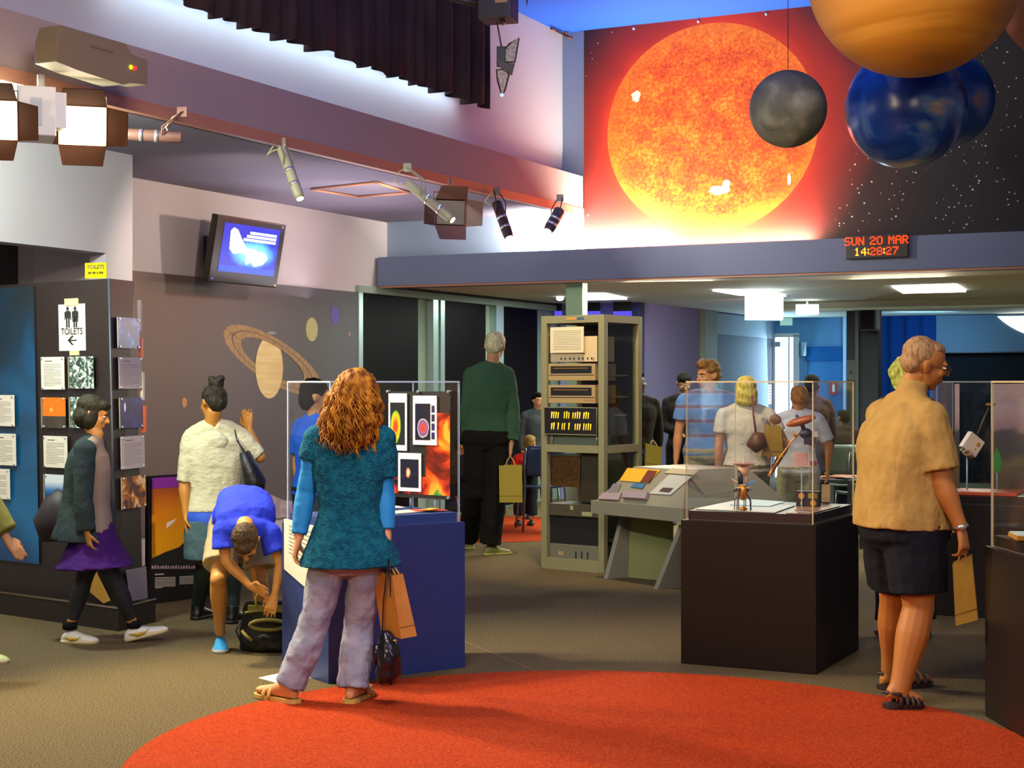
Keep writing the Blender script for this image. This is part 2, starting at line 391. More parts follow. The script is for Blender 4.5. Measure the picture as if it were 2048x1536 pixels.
# blue drape, projection screen
VS = 23.9; us = lambda x: uv(onV(x, HZ, VS))[0]
b = MB(); n = 60
for i in range(n):
    ua = us(1756)+(us(1872)-us(1756))*i/n; uc = us(1756)+(us(1872)-us(1756))*(i+1)/n
    f = lambda u: 0.03*math.sin(u*26)
    b.poly([R(ua, VS+f(ua), 0.02), R(uc, VS+f(uc), 0.02), R(uc, VS+f(uc), 2.5), R(ua, VS+f(ua), 2.5)], m_deepblue)
tag(b.build('curtain', recalc=False), 'deep blue full height curtain left of the grey screen in the far room', 'curtain')
b = MB(); b.box(RF, us(1871), us(2048)+3.5, VS+0.15, VS+0.3, 0, 2.5, m_blackmatte); struct(b, 'wall_far_right')
b = MB(); b.box(RF, us(1873), us(2048)+1.2, VS-0.02, VS+0.1, 1.93, 2.49, M('grey_screen', '#56636c', 0.8)); s = b.build('projection_screen', loc=onV(1960, 700, VS))
tag(s, 'wide grey projection screen in the far room with a bright white disc on it', 'screen')
pc = onV(2110, 520, VS-0.03); rr = (onV(2110, 520, VS-0.03)-onV(2110, 677, VS-0.03)).length*1.0
b = MB(); b.box(RF, us(1873), us(2048)+1.2, VS-0.03, VS-0.02, 1.93, 1.95, m_black); b.build('border', s)
fs = Fr(R(us(2110), VS-0.03, 0), EU, EV); zc_ = pc.z
pts = []
for i in range(64):
    t = 2*PI*i/64; x, z = rr*math.cos(t), zc_+rr*math.sin(t)
    if z > 2.49: continue
    pts.append((x, z))
pts.sort(key=lambda q: q[0])
b = MB(); b.shape(fs, pts, EM('projected_white', '#f2ffff', 4.0)); b.build('projected_disc', s)
# exit signs hanging, small wall sign, fire extinguisher sign
def hang_sign(x0, x1, y0, y1, z_top, lb, e):
    D = F*(2.5-H)/(HZ-y0) if z_top else z_top
    return
for x0, x1, y0, y1, D, lb in ((1492,1565,590,638,17.2,'large glowing white box sign hanging from the low ceiling'), (1594,1637,609,628,19.2,'small glowing white box sign hanging near the door')):
    pa, pb = P(x0, y1, D), P(x1, y0, D); fr = Fr(pa)
    w = pb.x-pa.x; h = pb.z-pa.z
    b = MB(); b.box(fr, 0, w, 0, 0.08, 0, h, EM('sign_glow', '#eaffff', 5.0)); o = b.build('hanging_sign', loc=pa)
    tag(o, lb, 'sign')
    b = MB(); b.box(fr, -.006, w+.006, 0.02, 0.09, -0.012, 0.0, m_alu); b.box(fr, w, w+.01, -.002, 0.09, 0, h, m_alu); b.build('housing', o)
    b = MB(); b.cyl(V((pa.x+w/2, D+.04, pb.z)), V((pa.x+w/2, D+.04, 2.5)), 0.012, m_alu, 8); b.build('hanger', o)
def sign_at(x0, x1, y0, y1, v, m, name, lb, cat, th=0.02):
    a = onV(x0, y1, v); d = onV(x1, y0, v); fr = Fr(a, EU, EV); q = fr.loc(d)
    b = MB(); b.box(fr, 0, q.x, 0, th, 0, d.z-a.z, m); o = b.build(name, loc=a); tag(o, lb, cat); return o, fr, q.x, d.z-a.z
sign_at(1560,1584,636,651, VD-0.04, M('pale_green_sign', '#9ed0c0', 0.5, emit=0.4), 'exit_sign', 'pale green sign above the white lit door', 'sign')
o, fr, w, h = sign_at(1660,1674,764,789, VD-0.06, M('red_sign', '#c8202c', 0.5), 'extinguisher_sign', 'small red and white sign on the light blue wall', 'sign')
b = MB(); b.rect(fr, w*.3, w*.7, h*.2, h*.75, M('sign_white', '#f2eeee', 0.5), 0.002); b.disc(fr, w*.5, h*.82, w*.12, h*.06, M('sign_white', '#f2eeee', 0.5), 0.002, 12); b.build('symbol', o, recalc=False)
sign_at(1602,1612,684,712, VD-0.06, M('white_box', '#a9c0cc', 0.5), 'wall_box', 'small pale wall box right of the lit door', 'control box', 0.05)
a = onU(1536, 808, UR+0.035); d = onU(1543, 769, UR+0.035); fr = Fr(a, EV, -EU)
b = MB(); b.box(fr, 0, (d-a).dot(EV), 0, 0.006, 0, d.z-a.z, m_w)
for k in range(6): b.rect(fr, 0.03, (d-a).dot(EV)-.03, 0.03+k*0.045, 0.05+k*0.045, M('grey_ink', '#777777'), 0.001)
tag(b.build('door_notice', loc=a), 'narrow white notice on the slate wall beside the lit door', 'notice')
# purple sign lights above the rack
for x0, x1, lb in ((1109,1122,'small purple lit panel left of the bright post'), (1167,1199,'purple lit panel just right of the bright post above the rack'), (1226,1262,'purple lit panel above the right corner of the rack')):
    a = onV(x0, 631, 18.2); d = onV(x1, 622, 18.2); fr = Fr(a, EU, EV)
    b = MB(); b.box(fr, 0, fr.loc(d).x, 0, 0.03, -0.1, d.z-a.z, EM('purple_glow', '#5a4fe0', 0.8)); o = tag(b.build('lit_panel', loc=a), lb, 'light panel'); b = MB(); b.box(fr, 0, fr.loc(d).x, 0.005, 0.025, d.z-a.z, 2.5-a.z, m_black); b.build('hanger', o)
# ---------- sun mural
MV = VB-0.03
u0 = uv(onV(1168, HZ, MV))[0]; u1 = 0.6
fm = Fr(R(u0, MV, 2.775), EU, EV)
def onm(x, y):
    q = onV(x, y, MV); return uv(q)[0]-u0, q.z-2.775
sl, _ = onm(1215, 258); sr, _ = onm(1637, 258); _, st = onm(1425, 46); _, sb = onm(1425, 466)
scx, scy, srx, sry = (sl+sr)/2, (st+sb)/2, (sr-sl)/2, (st-sb)/2
n = NT('sun_print', 0.7)
d = n.dist(scx, scy, srx, sry)
n1 = n.noise(5, 6, 0.3); n2 = n.noise(34, 5, 0.6)
g = n.f('ADD', n.f('MULTIPLY', n1, 0.45), n.f('MULTIPLY', n2, 0.55))
body = n.ramp(g, [(0.34, '#a82800'), (0.46, '#e04c00'), (0.56, '#f87008'), (0.70, '#ffa830')])
rim = n.ramp(d, [(0.80, '#000000'), (1.0, '#ffffff')])
body = n.mix(n.f('MULTIPLY', rim, 0.35), body, '#ff9020')
glow = n.f('ADD', d, n.f('MULTIPLY', n.f('SUBTRACT', n.noise(1.6, 5, 0.5), 0.5), 0.30))
back = n.ramp(n.f('DIVIDE', glow, 2.6), [(0.36, '#dc3604'), (0.42, '#ac220a'), (0.52, '#741a10'), (0.60, '#34160f'), (0.85, '#140e0e')])
vd, vc = n.vor(17); vd2, vc2 = n.vor(9)
stars = n.f('MAXIMUM', n.f('LESS_THAN', vd, 0.11), n.f('LESS_THAN', vd2, 0.08))
sm = n.f('MULTIPLY', stars, n.f('GREATER_THAN', glow, 1.36))
back = n.mix(n.f('MULTIPLY', sm, 0.75), back, '#e8d8c8')
c = n.mix(n.f('GREATER_THAN', d, 1.0), body, back)
for x, y, rx, ry in ((1272, 192, 0.07, 0.10), (1440, 380, 0.17, 0.07), (1452, 368, 0.07, 0.06), (1578, 358, .03, .1)):
    cx, cy = onm(x, y)
    dd = n.f('ADD', n.dist(cx, cy, rx, ry), n.f('MULTIPLY', n.noise(14, 3), 0.8))
    c = n.mix(n.f('LESS_THAN', dd, 1.0), c, '#fff4c0')
m_sun = n.out(c)
b = MB(); b.box(fm, 0, u1-u0, 0, 0.03, 0, ZC-2.775, m_black); b.rect(fm, 0, u1-u0, 0, ZC-2.775, m_sun, 0.002)
tag(b.build('sun_mural', loc=R(u0, MV, 2.775), recalc=False), 'huge printed mural of a blazing orange sun and starry space above the beam', 'mural')
# fixings along the top of the mural
o = None
for x, y in ((1268,57),(1397,43),(1533,28)):
    q = onm(x, y)
    pp = fm.p(q[0], -0.006, min(q[1], ZC-2.775-0.03))
    if o is None:
        b = MB(); b.ell(pp, 0.016, m_alu, nu=10, nv=6); o = b.build('mural_pin'); tag(o, 'one of the small metal pins along the top edge of the sun mural', 'pin', 'pins along the top edge of the sun mural'); p00 = pp
    else: dup(o, pp-p00)

# ---------- Saturn mural on the left wall
fl_ = Fr(R(UL+0.018, 9.0, 0), EV, -EU)         # x runs deep, print faces +u
def onl(x, y, off=0.012):
    q = onU(x, y, UL+off); return uv(q)[1]-9.0, q.z
n = NT('saturn_print', 0.5)
a0 = n.noise(1.2, 5); base = n.ramp(n.f('DIVIDE', n.x, 5.0), [(0.0, '#6e5844'), (0.5, '#56494c'), (1.0, '#3e4448')])  # brown to grey ramp paints the light's change along the wall into the print
neb = n.ramp(n.f('ADD', n.f('MULTIPLY', n.noise(3.2, 6, 0.6), 0.8), n.f('MULTIPLY', n.noise(0.9, 2), 0.4)), [(0.66, '#000000'), (0.80, '#ffffff')])
c = n.mix(n.f('MULTIPLY', neb, n.ramp(n.y, [(0.55, '#555555'), (0.95, '#000000')])), base, '#8066b0')
vd, vc = n.vor(9); c = n.mix(n.f('MULTIPLY', n.f('LESS_THAN', vd, 0.03), 0.4), c, '#c8c0d0')
m_sat = n.out(c)
m_cream = M('saturn_cream', '#d9b978', 0.6, var=('#e6cc8e', 2, 2), scale=(1, 1, 14))
m_ring1 = M('ring_tan', '#a88658', 0.6, var=('#8d6f4c', 30, 2)); m_ring2 = M('ring_dark', '#5c4a40', 0.6)
b = MB(); w = uv(onU(716, HZ, UL))[1]-9.0
b.box(fl_, 0.10, w, 0.0, 0.012, 0.24, 2.40, m_black); b.rect(fl_, 0.10, w, 0.24, 2.40, m_sat, 0.002)
# planet disc, ring, moons
sx, sz = onl(537, 735); rx = (onl(563, 718)[0]-onl(508, 718)[0])/2; rz = (onl(536, 673)[1]-onl(536, 797)[1])/2
rcx, rcz = onl(541, 724)
def ringpts(f, a0, a1, n=40):
    # ellipse given in picture tilt measured on the wall
    out = []
    for i in range(n+1):
        t = a0+(a1-a0)*i/n; X, Y = 110*f*math.cos(t), 40*f*math.sin(t); th = math.radians(33)
        out.append(onl(543+X*math.cos(th)-Y*math.sin(th), 720+(X*math.sin(th)+Y*math.cos(th))))
    return out
def band(f0, f1, a0, a1, m, off):
    p, q = ringpts(f0, a0, a1), ringpts(f1, a0, a1)
    for i in range(len(p)-1): b.shape(fl_, [p[i], p[i+1], q[i+1], q[i]], m, off)
for f0, f1, m in ((0.66, 0.83, m_ring1), (0.83, 0.86, m_ring2), (0.86, 1.03, m_ring1)): band(f0, f1, PI, 2*PI, m, 0.006); band(f0, f1, 0, PI, m, 0.003)
b.disc(fl_, sx, sz, rx, rz, m_cream, 0.0045)
for x, y, px, py, m in ((622,659,12,24,M('pale_moon_green','#b8b078',0.6)), (668,630,9,18,M('violet_moon','#5b4a9a',0.6)), (367,805,5,10,M('orange_moon','#c08a50',0.6)), (697,668,2,5,M('pink_dot','#a07070',0.6)), (542,666,9,3,M('grey_streak','#8a8a88',0.6))):
    cx, cz = onl(x, y); b.disc(fl_, cx, cz, (onl(x+px, y)[0]-onl(x-px, y)[0])/2, (onl(x, y-py)[1]-onl(x, y+py)[1])/2, m, 0.004, 24)
# pale lunar ground along the bottom
m_lunar = M('lunar_ground', '#b49aa0', 0.7, var=('#8f7c84', 14, 6))
lo = [onl(x, y) for x, y in ((300,950),(330,958),(365,966),(440,975),(530,985),(565,1000),(640,1010),(712,1016))]
lo2 = [(q[0], 0.241) for q in lo[::-1]]
b.shape(fl_, lo+lo2, m_lunar, 0.003)
tag(b.build('saturn_mural', loc=R(UL, 9.0, 0.24), recalc=False), 'wide printed mural of ringed Saturn and small moons on the left wall', 'mural')

# ---------- left bulkhead and pillar (white), recess behind
UB = -7.57
b = MB(); vp = uv(onU(265, HZ, UB))[1]; vq = uv(onU(212, HZ, UB))[1]
b.box(RF, UB-0.15, UB, -1.0, vp, 2.42, ZS, m_white); b.box(RF, UB-0.15, UB, vq, vp, 0, 2.42, m_white); b.box(RF, UL, UB-0.1, vp-0.12, vp, 0, ZS, m_white)
struct(b, 'wall_left_bulkhead')
b = MB(); b.box(RF, -9.6, -9.4, -1, 14.0, 0, ZS, m_pink); b.box(RF, -9.6, UB-0.15, -1.0, 8.9, 2.75, 2.85, m_pink); struct(b, 'wall_corridor')
# yellow toilets sign
a = P(170, 557, 9.95); d = P(213, 525, 9.9); fr = Fr(a, d-a-V((0,0,d.z-a.z)), V((0,1,0)).cross(V((0,0,1))).cross(V((0,0,1)))*-1)
ex = (V((d.x, d.y, 0))-V((a.x, a.y, 0))).normalized(); fr = Fr(a, ex, V((-ex.y, ex.x, 0)))
w = (V((d.x, d.y, 0))-V((a.x, a.y, 0))).length; h = d.z-a.z
b = MB(); m_yel = M('yellow_sign', '#b8a400', 0.8); ink = M('black_ink', '#1c1a18', 0.7)
b.box(fr, 0, w, 0, 0.004, 0, h, m_yel); b.text('TOILETS', fr.at(w/2, 0, h*0.62), 0.034, ink, bold=0.0006)
for k, (x0, x1) in enumerate(((.15,.3),(.35,.5),(.55,.62),(.66,.85))): b.rect(fr, w*x0, w*x1, h*.28, h*.42, M('brown_ink', '#4a4010', 0.8), 0.001)
o = b.build('toilets_sign', loc=a, recalc=False); tag(o, 'bright yellow TOILETS sign at the top edge of the black display unit', 'sign')

# ---------- black display unit (tall angled panels on a plinth)
K = G(237, 1263); KR = G(311, 1243); KL = G(0, 1228); KL = K+(KL-K)*1.5
kd = (KL-K).normalized(); kn = V((kd.y, -kd.x, 0)); kn = kn if kn.y < 0 else -kn     # outward normal of the long face
rd = (KR-K).normalized()
m_unit = M('black_brown_laminate', '#1c1412', 0.45, var=('#241a16', 60, 2)); m_edge = M('brown_edge', '#4c3b28', 0.5)
unit = thing('display_unit', 'tall black angled display unit on a plinth covered with framed sheets', 'display unit', K)
back = KR + kd*2.9+V((0, 0.25, 0))
b = MB(); b.prism([K, KR, back, KL], V((0,0,0.135)), m_unit); b.build('plinth', unit)
b = MB(); b.tube([KR+V((0,0,.14)), K+V((0,0,.14)), KL+V((0,0,.14))], 0.007, m_edge, 6); b.build('plinth_edge', unit)
KB = P(233, 1200, 9.60); KB.z = 0.135; KT = P(219, 557, 9.66)
ZT = KT.z
def pt(o, dirv, s): return o+dirv*s
L = (KL-K).length-0.05
r1 = P(286, 1000, 9.93); r1.z = 0.135; r2 = P(269, 562, 9.93); r2.z = ZT
lB = KB+kd*L; lT = KT+kd*(L+0.0)
b = MB()
bb = [KB, r1, r1+kd*2.6, lB]; tt = [KT, r2, r2+kd*2.6, lT]
vb_ = [b.bm.verts.new(p) for p in bb]; vt_ = [b.bm.verts.new(V((p.x, p.y, ZT))) for p in tt]
b.face(vb_[::-1], m_unit); b.face(vt_, m_unit)
for i in range(4): b.face([vb_[i], vb_[(i+1)%4], vt_[(i+1)%4], vt_[i]], m_unit)
b.build('panel_body', unit)
b = MB(); b.tube([KB+kn*.004, KT+kn*.004], 0.008, M('grey_edge', '#3b3d44', 0.4), 6); b.build('corner_strip', unit)
# frames on both faces: front face F1 and right face F2
ez1 = (KT-KB).normalized()
F1 = Fr(KB, -kd, kn*-1, V((0,0,1))); F1.z = ez1; F1.y = F1.x.cross(F1.z).normalized()*1.0
if F1.y.y < 0: F1.y = -F1.y
rd2 = V((r1.x-KB.x, r1.y-KB.y, 0)).normalized()
ez2 = (KT-KB).normalized(); F2 = Fr(KB, rd2, V((-rd2.y, rd2.x, 0)), ez2); F2.y = F2.z.cross(F2.x).normalized()
if F2.y.x > 0: F2.y = -F2.y
m_paper = M('printed_paper', '#d9d3c0', 0.7); m_paperw = M('printed_paper_lilac', '#b3aaa6', 0.7); m_ink = M('faint_ink', '#8f8a7c', 0.8)
def sheetpos(fr, x, y):
    o, yy = fr.o, fr.y; c = V((0,0,H)); dv = P(x, y, 1.0)-c; k = (o-c).dot(yy)/dv.dot(yy); q = c+dv*k-o
    # skewed basis: solve x along fr.x, z along fr.z
    a11 = fr.x.dot(fr.x); a12 = fr.x.dot(fr.z); a22 = 1.0; b1 = q.dot(fr.x); b2 = q.dot(fr.z); dt = a11*a22-a12*a12
    return (b1*a22-b2*a12)/dt, (a11*b2-a12*b1)/dt
pics = {}
def pic_mat(kind):
    if kind in pics: return pics[kind]
    n = NT('picture_'+kind, 0.35)
    g = n.noise(9, 5, 0.8)
    if kind == 'sunset':
        d = n.dist(0.09, 0.115, 0.022, 0.022)
        c = n.mix(n.f('LESS_THAN', n.y, 0.075), n.ramp(d, [(0.15, '#fff6c8'), (0.3, '#f8a41c'), (1.0, '#d8700c')]), n.ramp(g, [(0.3, '#302a24'), (0.7, '#4c4238')]))
    elif kind == 'bw': c = n.ramp(n.noise(24, 6, 1.5), [(0.42, '#20302a'), (0.5, '#6a8474'), (0.58, '#dfe8d8')])
    elif kind == 'blue': c = n.ramp(g, [(0.35, '#1c2a66'), (0.5, '#1c50b4'), (0.58, '#88a8d8'), (0.66, '#4a3c50')])
    elif kind == 'night':
        d = n.dist(0.06, 0.13, 0.012, 0.028); c = n.mix(n.f('LESS_THAN', d, 1.0), n.ramp(g, [(0.35, '#241f3a'), (0.65, '#3a2f7c')]), '#f0f0ff')
    elif kind == 'sky': c = n.ramp(n.f('MULTIPLY', n.y, 5.0), [(0.3, '#0c3c7c'), (0.45, '#2f78b8'), (0.7, '#cfd8dc')])
    elif kind == 'galaxy': c = n.ramp(g, [(0.3, '#2a2250'), (0.42, '#5c3020'), (0.52, '#c87c20'), (0.6, '#f4dca0'), (0.7, '#40306c')])
    elif kind == 'galaxy_poster':
        n1 = n.noise(1.3, 6, 0.8); c = n.ramp(n.f('ADD', n.f('MULTIPLY', n1, 0.6), n.f('MULTIPLY', n.f('SUBTRACT', 1.9, n.y), 0.22)), [(0.25, '#16201f'), (0.42, '#0e2d40'), (0.52, '#0a4a70'), (0.64, '#0d5f8c'), (0.8, '#113a62')])
    elif kind == 'red': c = n.ramp(g, [(0.3, '#c82008'), (0.6, '#f07020')])
    elif kind == 'nebula':
        g = n.noise(5, 6, 0.8); c = n.ramp(g, [(0.36, '#180c08'), (0.44, '#8c1c0c'), (0.52, '#f05010'), (0.6, '#ffb030'), (0.68, '#1f8c3a')])
    elif kind == 'heat': 
        d = n.dist(0.05, 0.13, 0.05, 0.12); c = n.ramp(n.f('ADD', d, n.f('MULTIPLY', g, 0.6)), [(0.5, '#ff4010'), (0.8, '#f8c010'), (1.1, '#30a030'), (1.25, '#1c2024')])
    elif kind == 'globe':
        d = n.dist(0.07, 0.09, 0.05, 0.065); c = n.ramp(n.f('ADD', d, n.f('MULTIPLY', g, 0.5)), [(0.5, '#d84030'), (0.85, '#3c5a9c'), (1.15, '#f0c8c0'), (1.3, '#14142a')])
    elif kind == 'star':
        d = n.dist(0.07, 0.1, 0.03, 0.05); c = n.ramp(n.f('ADD', d, g), [(0.6, '#f0e0a0'), (1.0, '#c04040'), (1.4, '#14182a')])
    pics[kind] = n.out(c); return pics[kind]
def sheet(fr, x0, x1, y0, y1, kind, lb, name='framed_sheet', grp=None):
    ax, az = sheetpos(fr, x0, (y0+y1)/2)[0], sheetpos(fr, (x0+x1)/2, y1)[1]
    bx, bz = sheetpos(fr, x1, (y0+y1)/2)[0], sheetpos(fr, (x0+x1)/2, y0)[1]
    f2 = Fr(fr.o+fr.x*ax+fr.z*az, fr.x, fr.y, fr.z); f2.z = fr.z; w, h = bx-ax, bz-az
    b = MB(); mm = m_paper if kind == 'text' else (m_paperw if kind == 'textw' else pic_mat(kind))
    b.box(f2, 0, w, -0.022, -0.018, 0, h, mm)
    b.rect(f2, 0, w, 0, h, mm, 0.0225)
    if kind in ('text', 'textw'):
        b.rect(f2, w*.18, w*.5, h*.86, h*.885, M('dark_grey_ink', '#55504a'), 0.0235)
        for k in range(14): b.rect(f2, w*.12, w*(.88 if k % 5 else .6), h*(.12+.05*k), h*(.12+.05*k)+0.0022, m_ink, 0.0235)
    o = b.build(name, loc=f2.o, recalc=False); tag(o, lb, 'sheet', grp)
    b = MB()
    for x, z in ((.06,.05),(.94,.05),(.06,.95),(.94,.95)): b.cyl(f2.p(w*x, -0.008, h*z), f2.p(w*x, -0.030, h*z), 0.006, m_alu, 8)
    b.build('standoff_pins', o)
    if kind not in ('text', 'textw'):
        b = MB(); b.box(f2, -.012, -.006, -0.026, -0.02, 0, h, M('clear_edge', '#8c8a70', 0.2)); b.build('acrylic_edge', o)
    return o
sheet(F1, 88, 134, 714, 779, 'text', 'cream text sheet in the left column of the black unit, topmost', 'text_sheet')
sheet(F1, 145, 193, 713, 777, 'bw', 'black and white photo sheet below the white TOILETS notice', 'photo_sheet')
sheet(F1, 91, 137, 795, 856, 'sunset', 'orange sunset photo sheet on the black unit', 'photo_sheet')
sheet(F1, 147, 196, 794, 856, 'bw', 'photo sheet on the black unit mostly hidden by the girl head', 'photo_sheet')
sheet(F1, 93, 140, 872, 935, 'text', 'cream text sheet just below the orange sunset photo', 'text_sheet')
sheet(F1, 96, 143, 949, 1008, 'sky', 'blue and white sky photo sheet low in the left column of the black unit', 'photo_sheet')
sheet(F2, 230, 273, 636, 697, 'blue', 'blue planet picture sheet high on the narrow right face of the unit', 'photo_sheet')
sheet(F2, 232, 277, 715, 778, 'textw', 'grey lilac text sheet on the narrow right face, upper one', 'text_sheet')
sheet(F2, 234, 279, 795, 856, 'night', 'dark blue night picture sheet on the narrow right face of the unit', 'photo_sheet')
sheet(F2, 236, 283, 872, 937, 'textw', 'grey lilac text sheet on the narrow right face, lower one', 'text_sheet')
sheet(F2, 238, 286, 952, 1016, 'galaxy', 'orange and blue galaxy picture sheet lowest on the narrow right face', 'photo_sheet')
# side sheets peeking behind the right edge
for y0, y1, m, lb in ((600,662,m_paper,'thin white sheet edge peeking past the unit right edge, topmost'), (676,718,pic_mat('red'),'thin red sheet edge peeking past the unit right edge'), (744,800,m_paper,'thin white sheet edge peeking past the unit right edge, lower'), (812,865,pic_mat('red'),'thin orange sheet edge peeking past the unit right edge, lowest')):
    D = 9.98; a = P(274+(y0-600)*.045, y1, D); d = P(280+(y0-600)*.045, y0, D); b = MB(); fr = Fr(a, rd2, V((-rd2.y, rd2.x, 0)))
    b.box(Fr(a), 0, d.x-a.x, 0, 0.05, 0, d.z-a.z, m); tag(b.build('sheet_edge', loc=a), lb, 'sheet')
# blue galaxy poster on the long face, its text sheets
def quad_on(fr, pts, off, m, mb): mb.shape(Fr(fr.o, fr.x, fr.y, fr.z) if False else fr, pts, m, off)
b = MB(); x1_, _ = sheetpos(F1, 75, 800); _, z0_ = sheetpos(F1, 60, 1126); x0_ = x1_-1.6; z1_ = (KT-KB).length-0.02
f2 = Fr(F1.o+F1.x*x0_+F1.z*z0_, F1.x, F1.y, F1.z); f2.z = F1.z; f2.y = F1.y
b.box(f2, 0, x1_-x0_, -0.012, -0.001, 0, z1_-z0_, m_black); b.rect(f2, 0, x1_-x0_, 0, z1_-z0_, pic_mat('galaxy_poster'), 0.0125)
tag(b.build('galaxy_poster', loc=f2.o, recalc=False), 'large dark teal galaxy poster at the left end of the black unit', 'poster')
for x0, x1, y0, y1, lb in ((-12,34,790,852,'cream text sheet at the left edge of the frame, upper'), (-10,37,867,930,'cream text sheet at the left edge of the frame, middle'), (-22,25,937,997,'cream text sheet at the left edge of the frame, lowest')):
    F3 = Fr(F1.o-F1.y*0.013, F1.x, F1.y, F1.z); F3.z = F1.z; F3.y = F1.y
    sheet(F3, x0, x1, y0, y1, 'text', lb.replace('at the left edge of the frame', 'on the teal galaxy poster'), 'text_sheet')
# white TOILETS notice
ax, az = sheetpos(F1, 120, 702); bx, bz = sheetpos(F1, 171, 607)
f2 = Fr(F1.o+F1.x*ax+F1.z*az, F1.x, F1.y, F1.z); f2.z = F1.z; f2.y = F1.y; w, h = bx-ax, bz-az
b = MB(); b.box(f2, 0, w, -0.006, -0.003, 0, h, m_paper); tape = M('cream_tape', '#cdbb86', 0.6)
b.box(f2, w*.25, w*.75, -0.009, -0.002, h*.97, h*1.12, tape); b.box(f2, w*.4, w*.75, -0.008, -0.002, -h*.1, h*.0, tape)
def man(cx, skirt):
    o = 0.008
    b.disc(f2, cx, h*.905, w*.05, w*.05, ink, o, 16)
    b.rect(f2, cx-w*.085, cx+w*.085, h*.70, h*.855, ink, o); b.rect(f2, cx-w*.12, cx-w*.09, h*.66, h*.84, ink, o); b.rect(f2, cx+w*.09, cx+w*.12, h*.66, h*.84, ink, o)
    if skirt: b.shape(f2, [(cx-w*.12, h*.62), (cx+w*.12, h*.62), (cx+w*.05, h*.72), (cx-w*.05, h*.72)], ink, o)
    b.rect(f2, cx-w*.07, cx-w*.012, h*.50, h*.70, ink, o); b.rect(f2, cx+w*.012, cx+w*.07, h*.50, h*.70, ink, o)
man(w*.36, False); man(w*.64, True)
b.text('TOILETS', f2.at(w*.5, 0, h*.35), w*.22, ink, off=0.008, bold=0.0006)
b.rect(f2, w*.40, w*.68, h*.21, h*.235, ink, 0.008)
for s in (1, -1): b.shape(f2, [(w*.34, h*.2225), (w*.50, h*(.2225+s*.10)), (w*.57, h*(.2225+s*.10)), (w*.43, h*.2225)][::s], ink, 0.0085)
tag(b.build('toilets_notice', loc=f2.o, recalc=False), 'white paper TOILETS notice with two figures and a left arrow, taped up', 'notice')
# yellow triangle and grey sheet near the floor on the unit
def loose(fr, pts, m, name, lb, cat, off=0.03):
    q = [sheetpos(fr, x, y) for x, y in pts]; b = MB(); pp = [fr.p(x, -off, z) for x, z in [(a, c) for a, c in q]]
    pp = [fr.o+fr.x*x+fr.z*z-fr.y*off for x, z in q]; b.prism(pp, fr.y*0.004, m); return tag(b.build(name), lb, cat)
loose(F1, [(174,1172),(196,1136),(228,1200),(215,1206)], M('mustard_card', '#a87a28', 0.7), 'mustard_card', 'mustard yellow card low on the black unit seen between the walking girl legs', 'card')
loose(F2, [(244,1140),(284,1133),(287,1196),(252,1203)], M('grey_card', '#7a7378', 0.7), 'grey_card', 'grey sheet low on the narrow right face of the black unit', 'card')

# ---------- comet poster board leaning beside the unit
a = G(303, 1209); d_ = G(470, 1186); a0 = V((a.x, a.y, 0.0)); ex = (d_-a).normalized(); ey = V((-ex.y, ex.x, 0))
zt = 0; D = a.y; top = 1.5-(952-HZ)*D/F
fp = Fr(V((a.x, a.y, 0)), ex, ey)
wd = 0.62
m_or = NT('comet_print', 0.4); g = m_or.noise(3, 4, 0.3)
hh = m_or.f('ADD', m_or.f('DIVIDE', m_or.y, top), m_or.f('MULTIPLY', g, 0.10))
c = m_or.ramp(hh, [(0.30, '#ffb004'), (0.55, '#ffac08'), (0.75, '#f09010'), (0.90, '#c06018'), (0.99, '#8c441c')]); m_or.out(c)
b = MB(); b.box(fp, -0.03, wd, 0, 0.03, 0.0, top, m_black); b.rect(fp, 0.0, wd-.02, 0.02, top-.012, m_black, 0.002)
b.rect(fp, 0.0, wd-.02, top*.36, top*.90, m_or.m, 0.003); b.rect(fp, 0, wd-.02, top*.90, top*.985, M('purple_band', '#8c2fa0', 0.5), 0.004)
q = fp.hit
def fpx(x, y): r_ = fp.hit(x, y); return (r_.x, r_.z)
b.shape(fp, [fpx(*t) for t in ((300,1118),(330,1104),(358,1094),(368,1084),(380,1088),(394,1100),(400,1106),(440,1110),(440,1132),(300,1137))], ink, 0.0045)
b.shape(fp, [fpx(*t) for t in ((331,1058),(333,1045),(352,1037),(346,1045))], M('comet_white', '#fff0dc', 0.5), 0.005)
for k in range(20): x0 = 302+k*5.2; b.shape(fp, [fpx(x0, 1138), fpx(x0+3.6, 1137), fpx(x0+4.5, 1132-(k*7%4)), fpx(x0+1, 1131+(k*5%4))], M('sea_foam', '#b89ca0', 0.6), 0.005)
b.shape(fp, [fpx(309,1150),fpx(327,1149),fpx(327,1147),fpx(309,1148)], m_paper, 0.005)
for k in range(8):
    y = 1156+k*2.9; b.shape(fp, [fpx(309,y),fpx(350 if k < 7 else 324,y-1),fpx(350 if k < 7 else 324,y-2.2),fpx(309,y-1.2)], m_paper, 0.005); 
    if k < 6: b.shape(fp, [fpx(358,y-2),fpx(396,y-4),fpx(396,y-5.2),fpx(358,y-3.2)], m_paper, 0.005)
tag(b.build('comet_poster', loc=fp.o, recalc=False), 'standing orange comet poster board with purple top band, beside the black unit', 'poster')

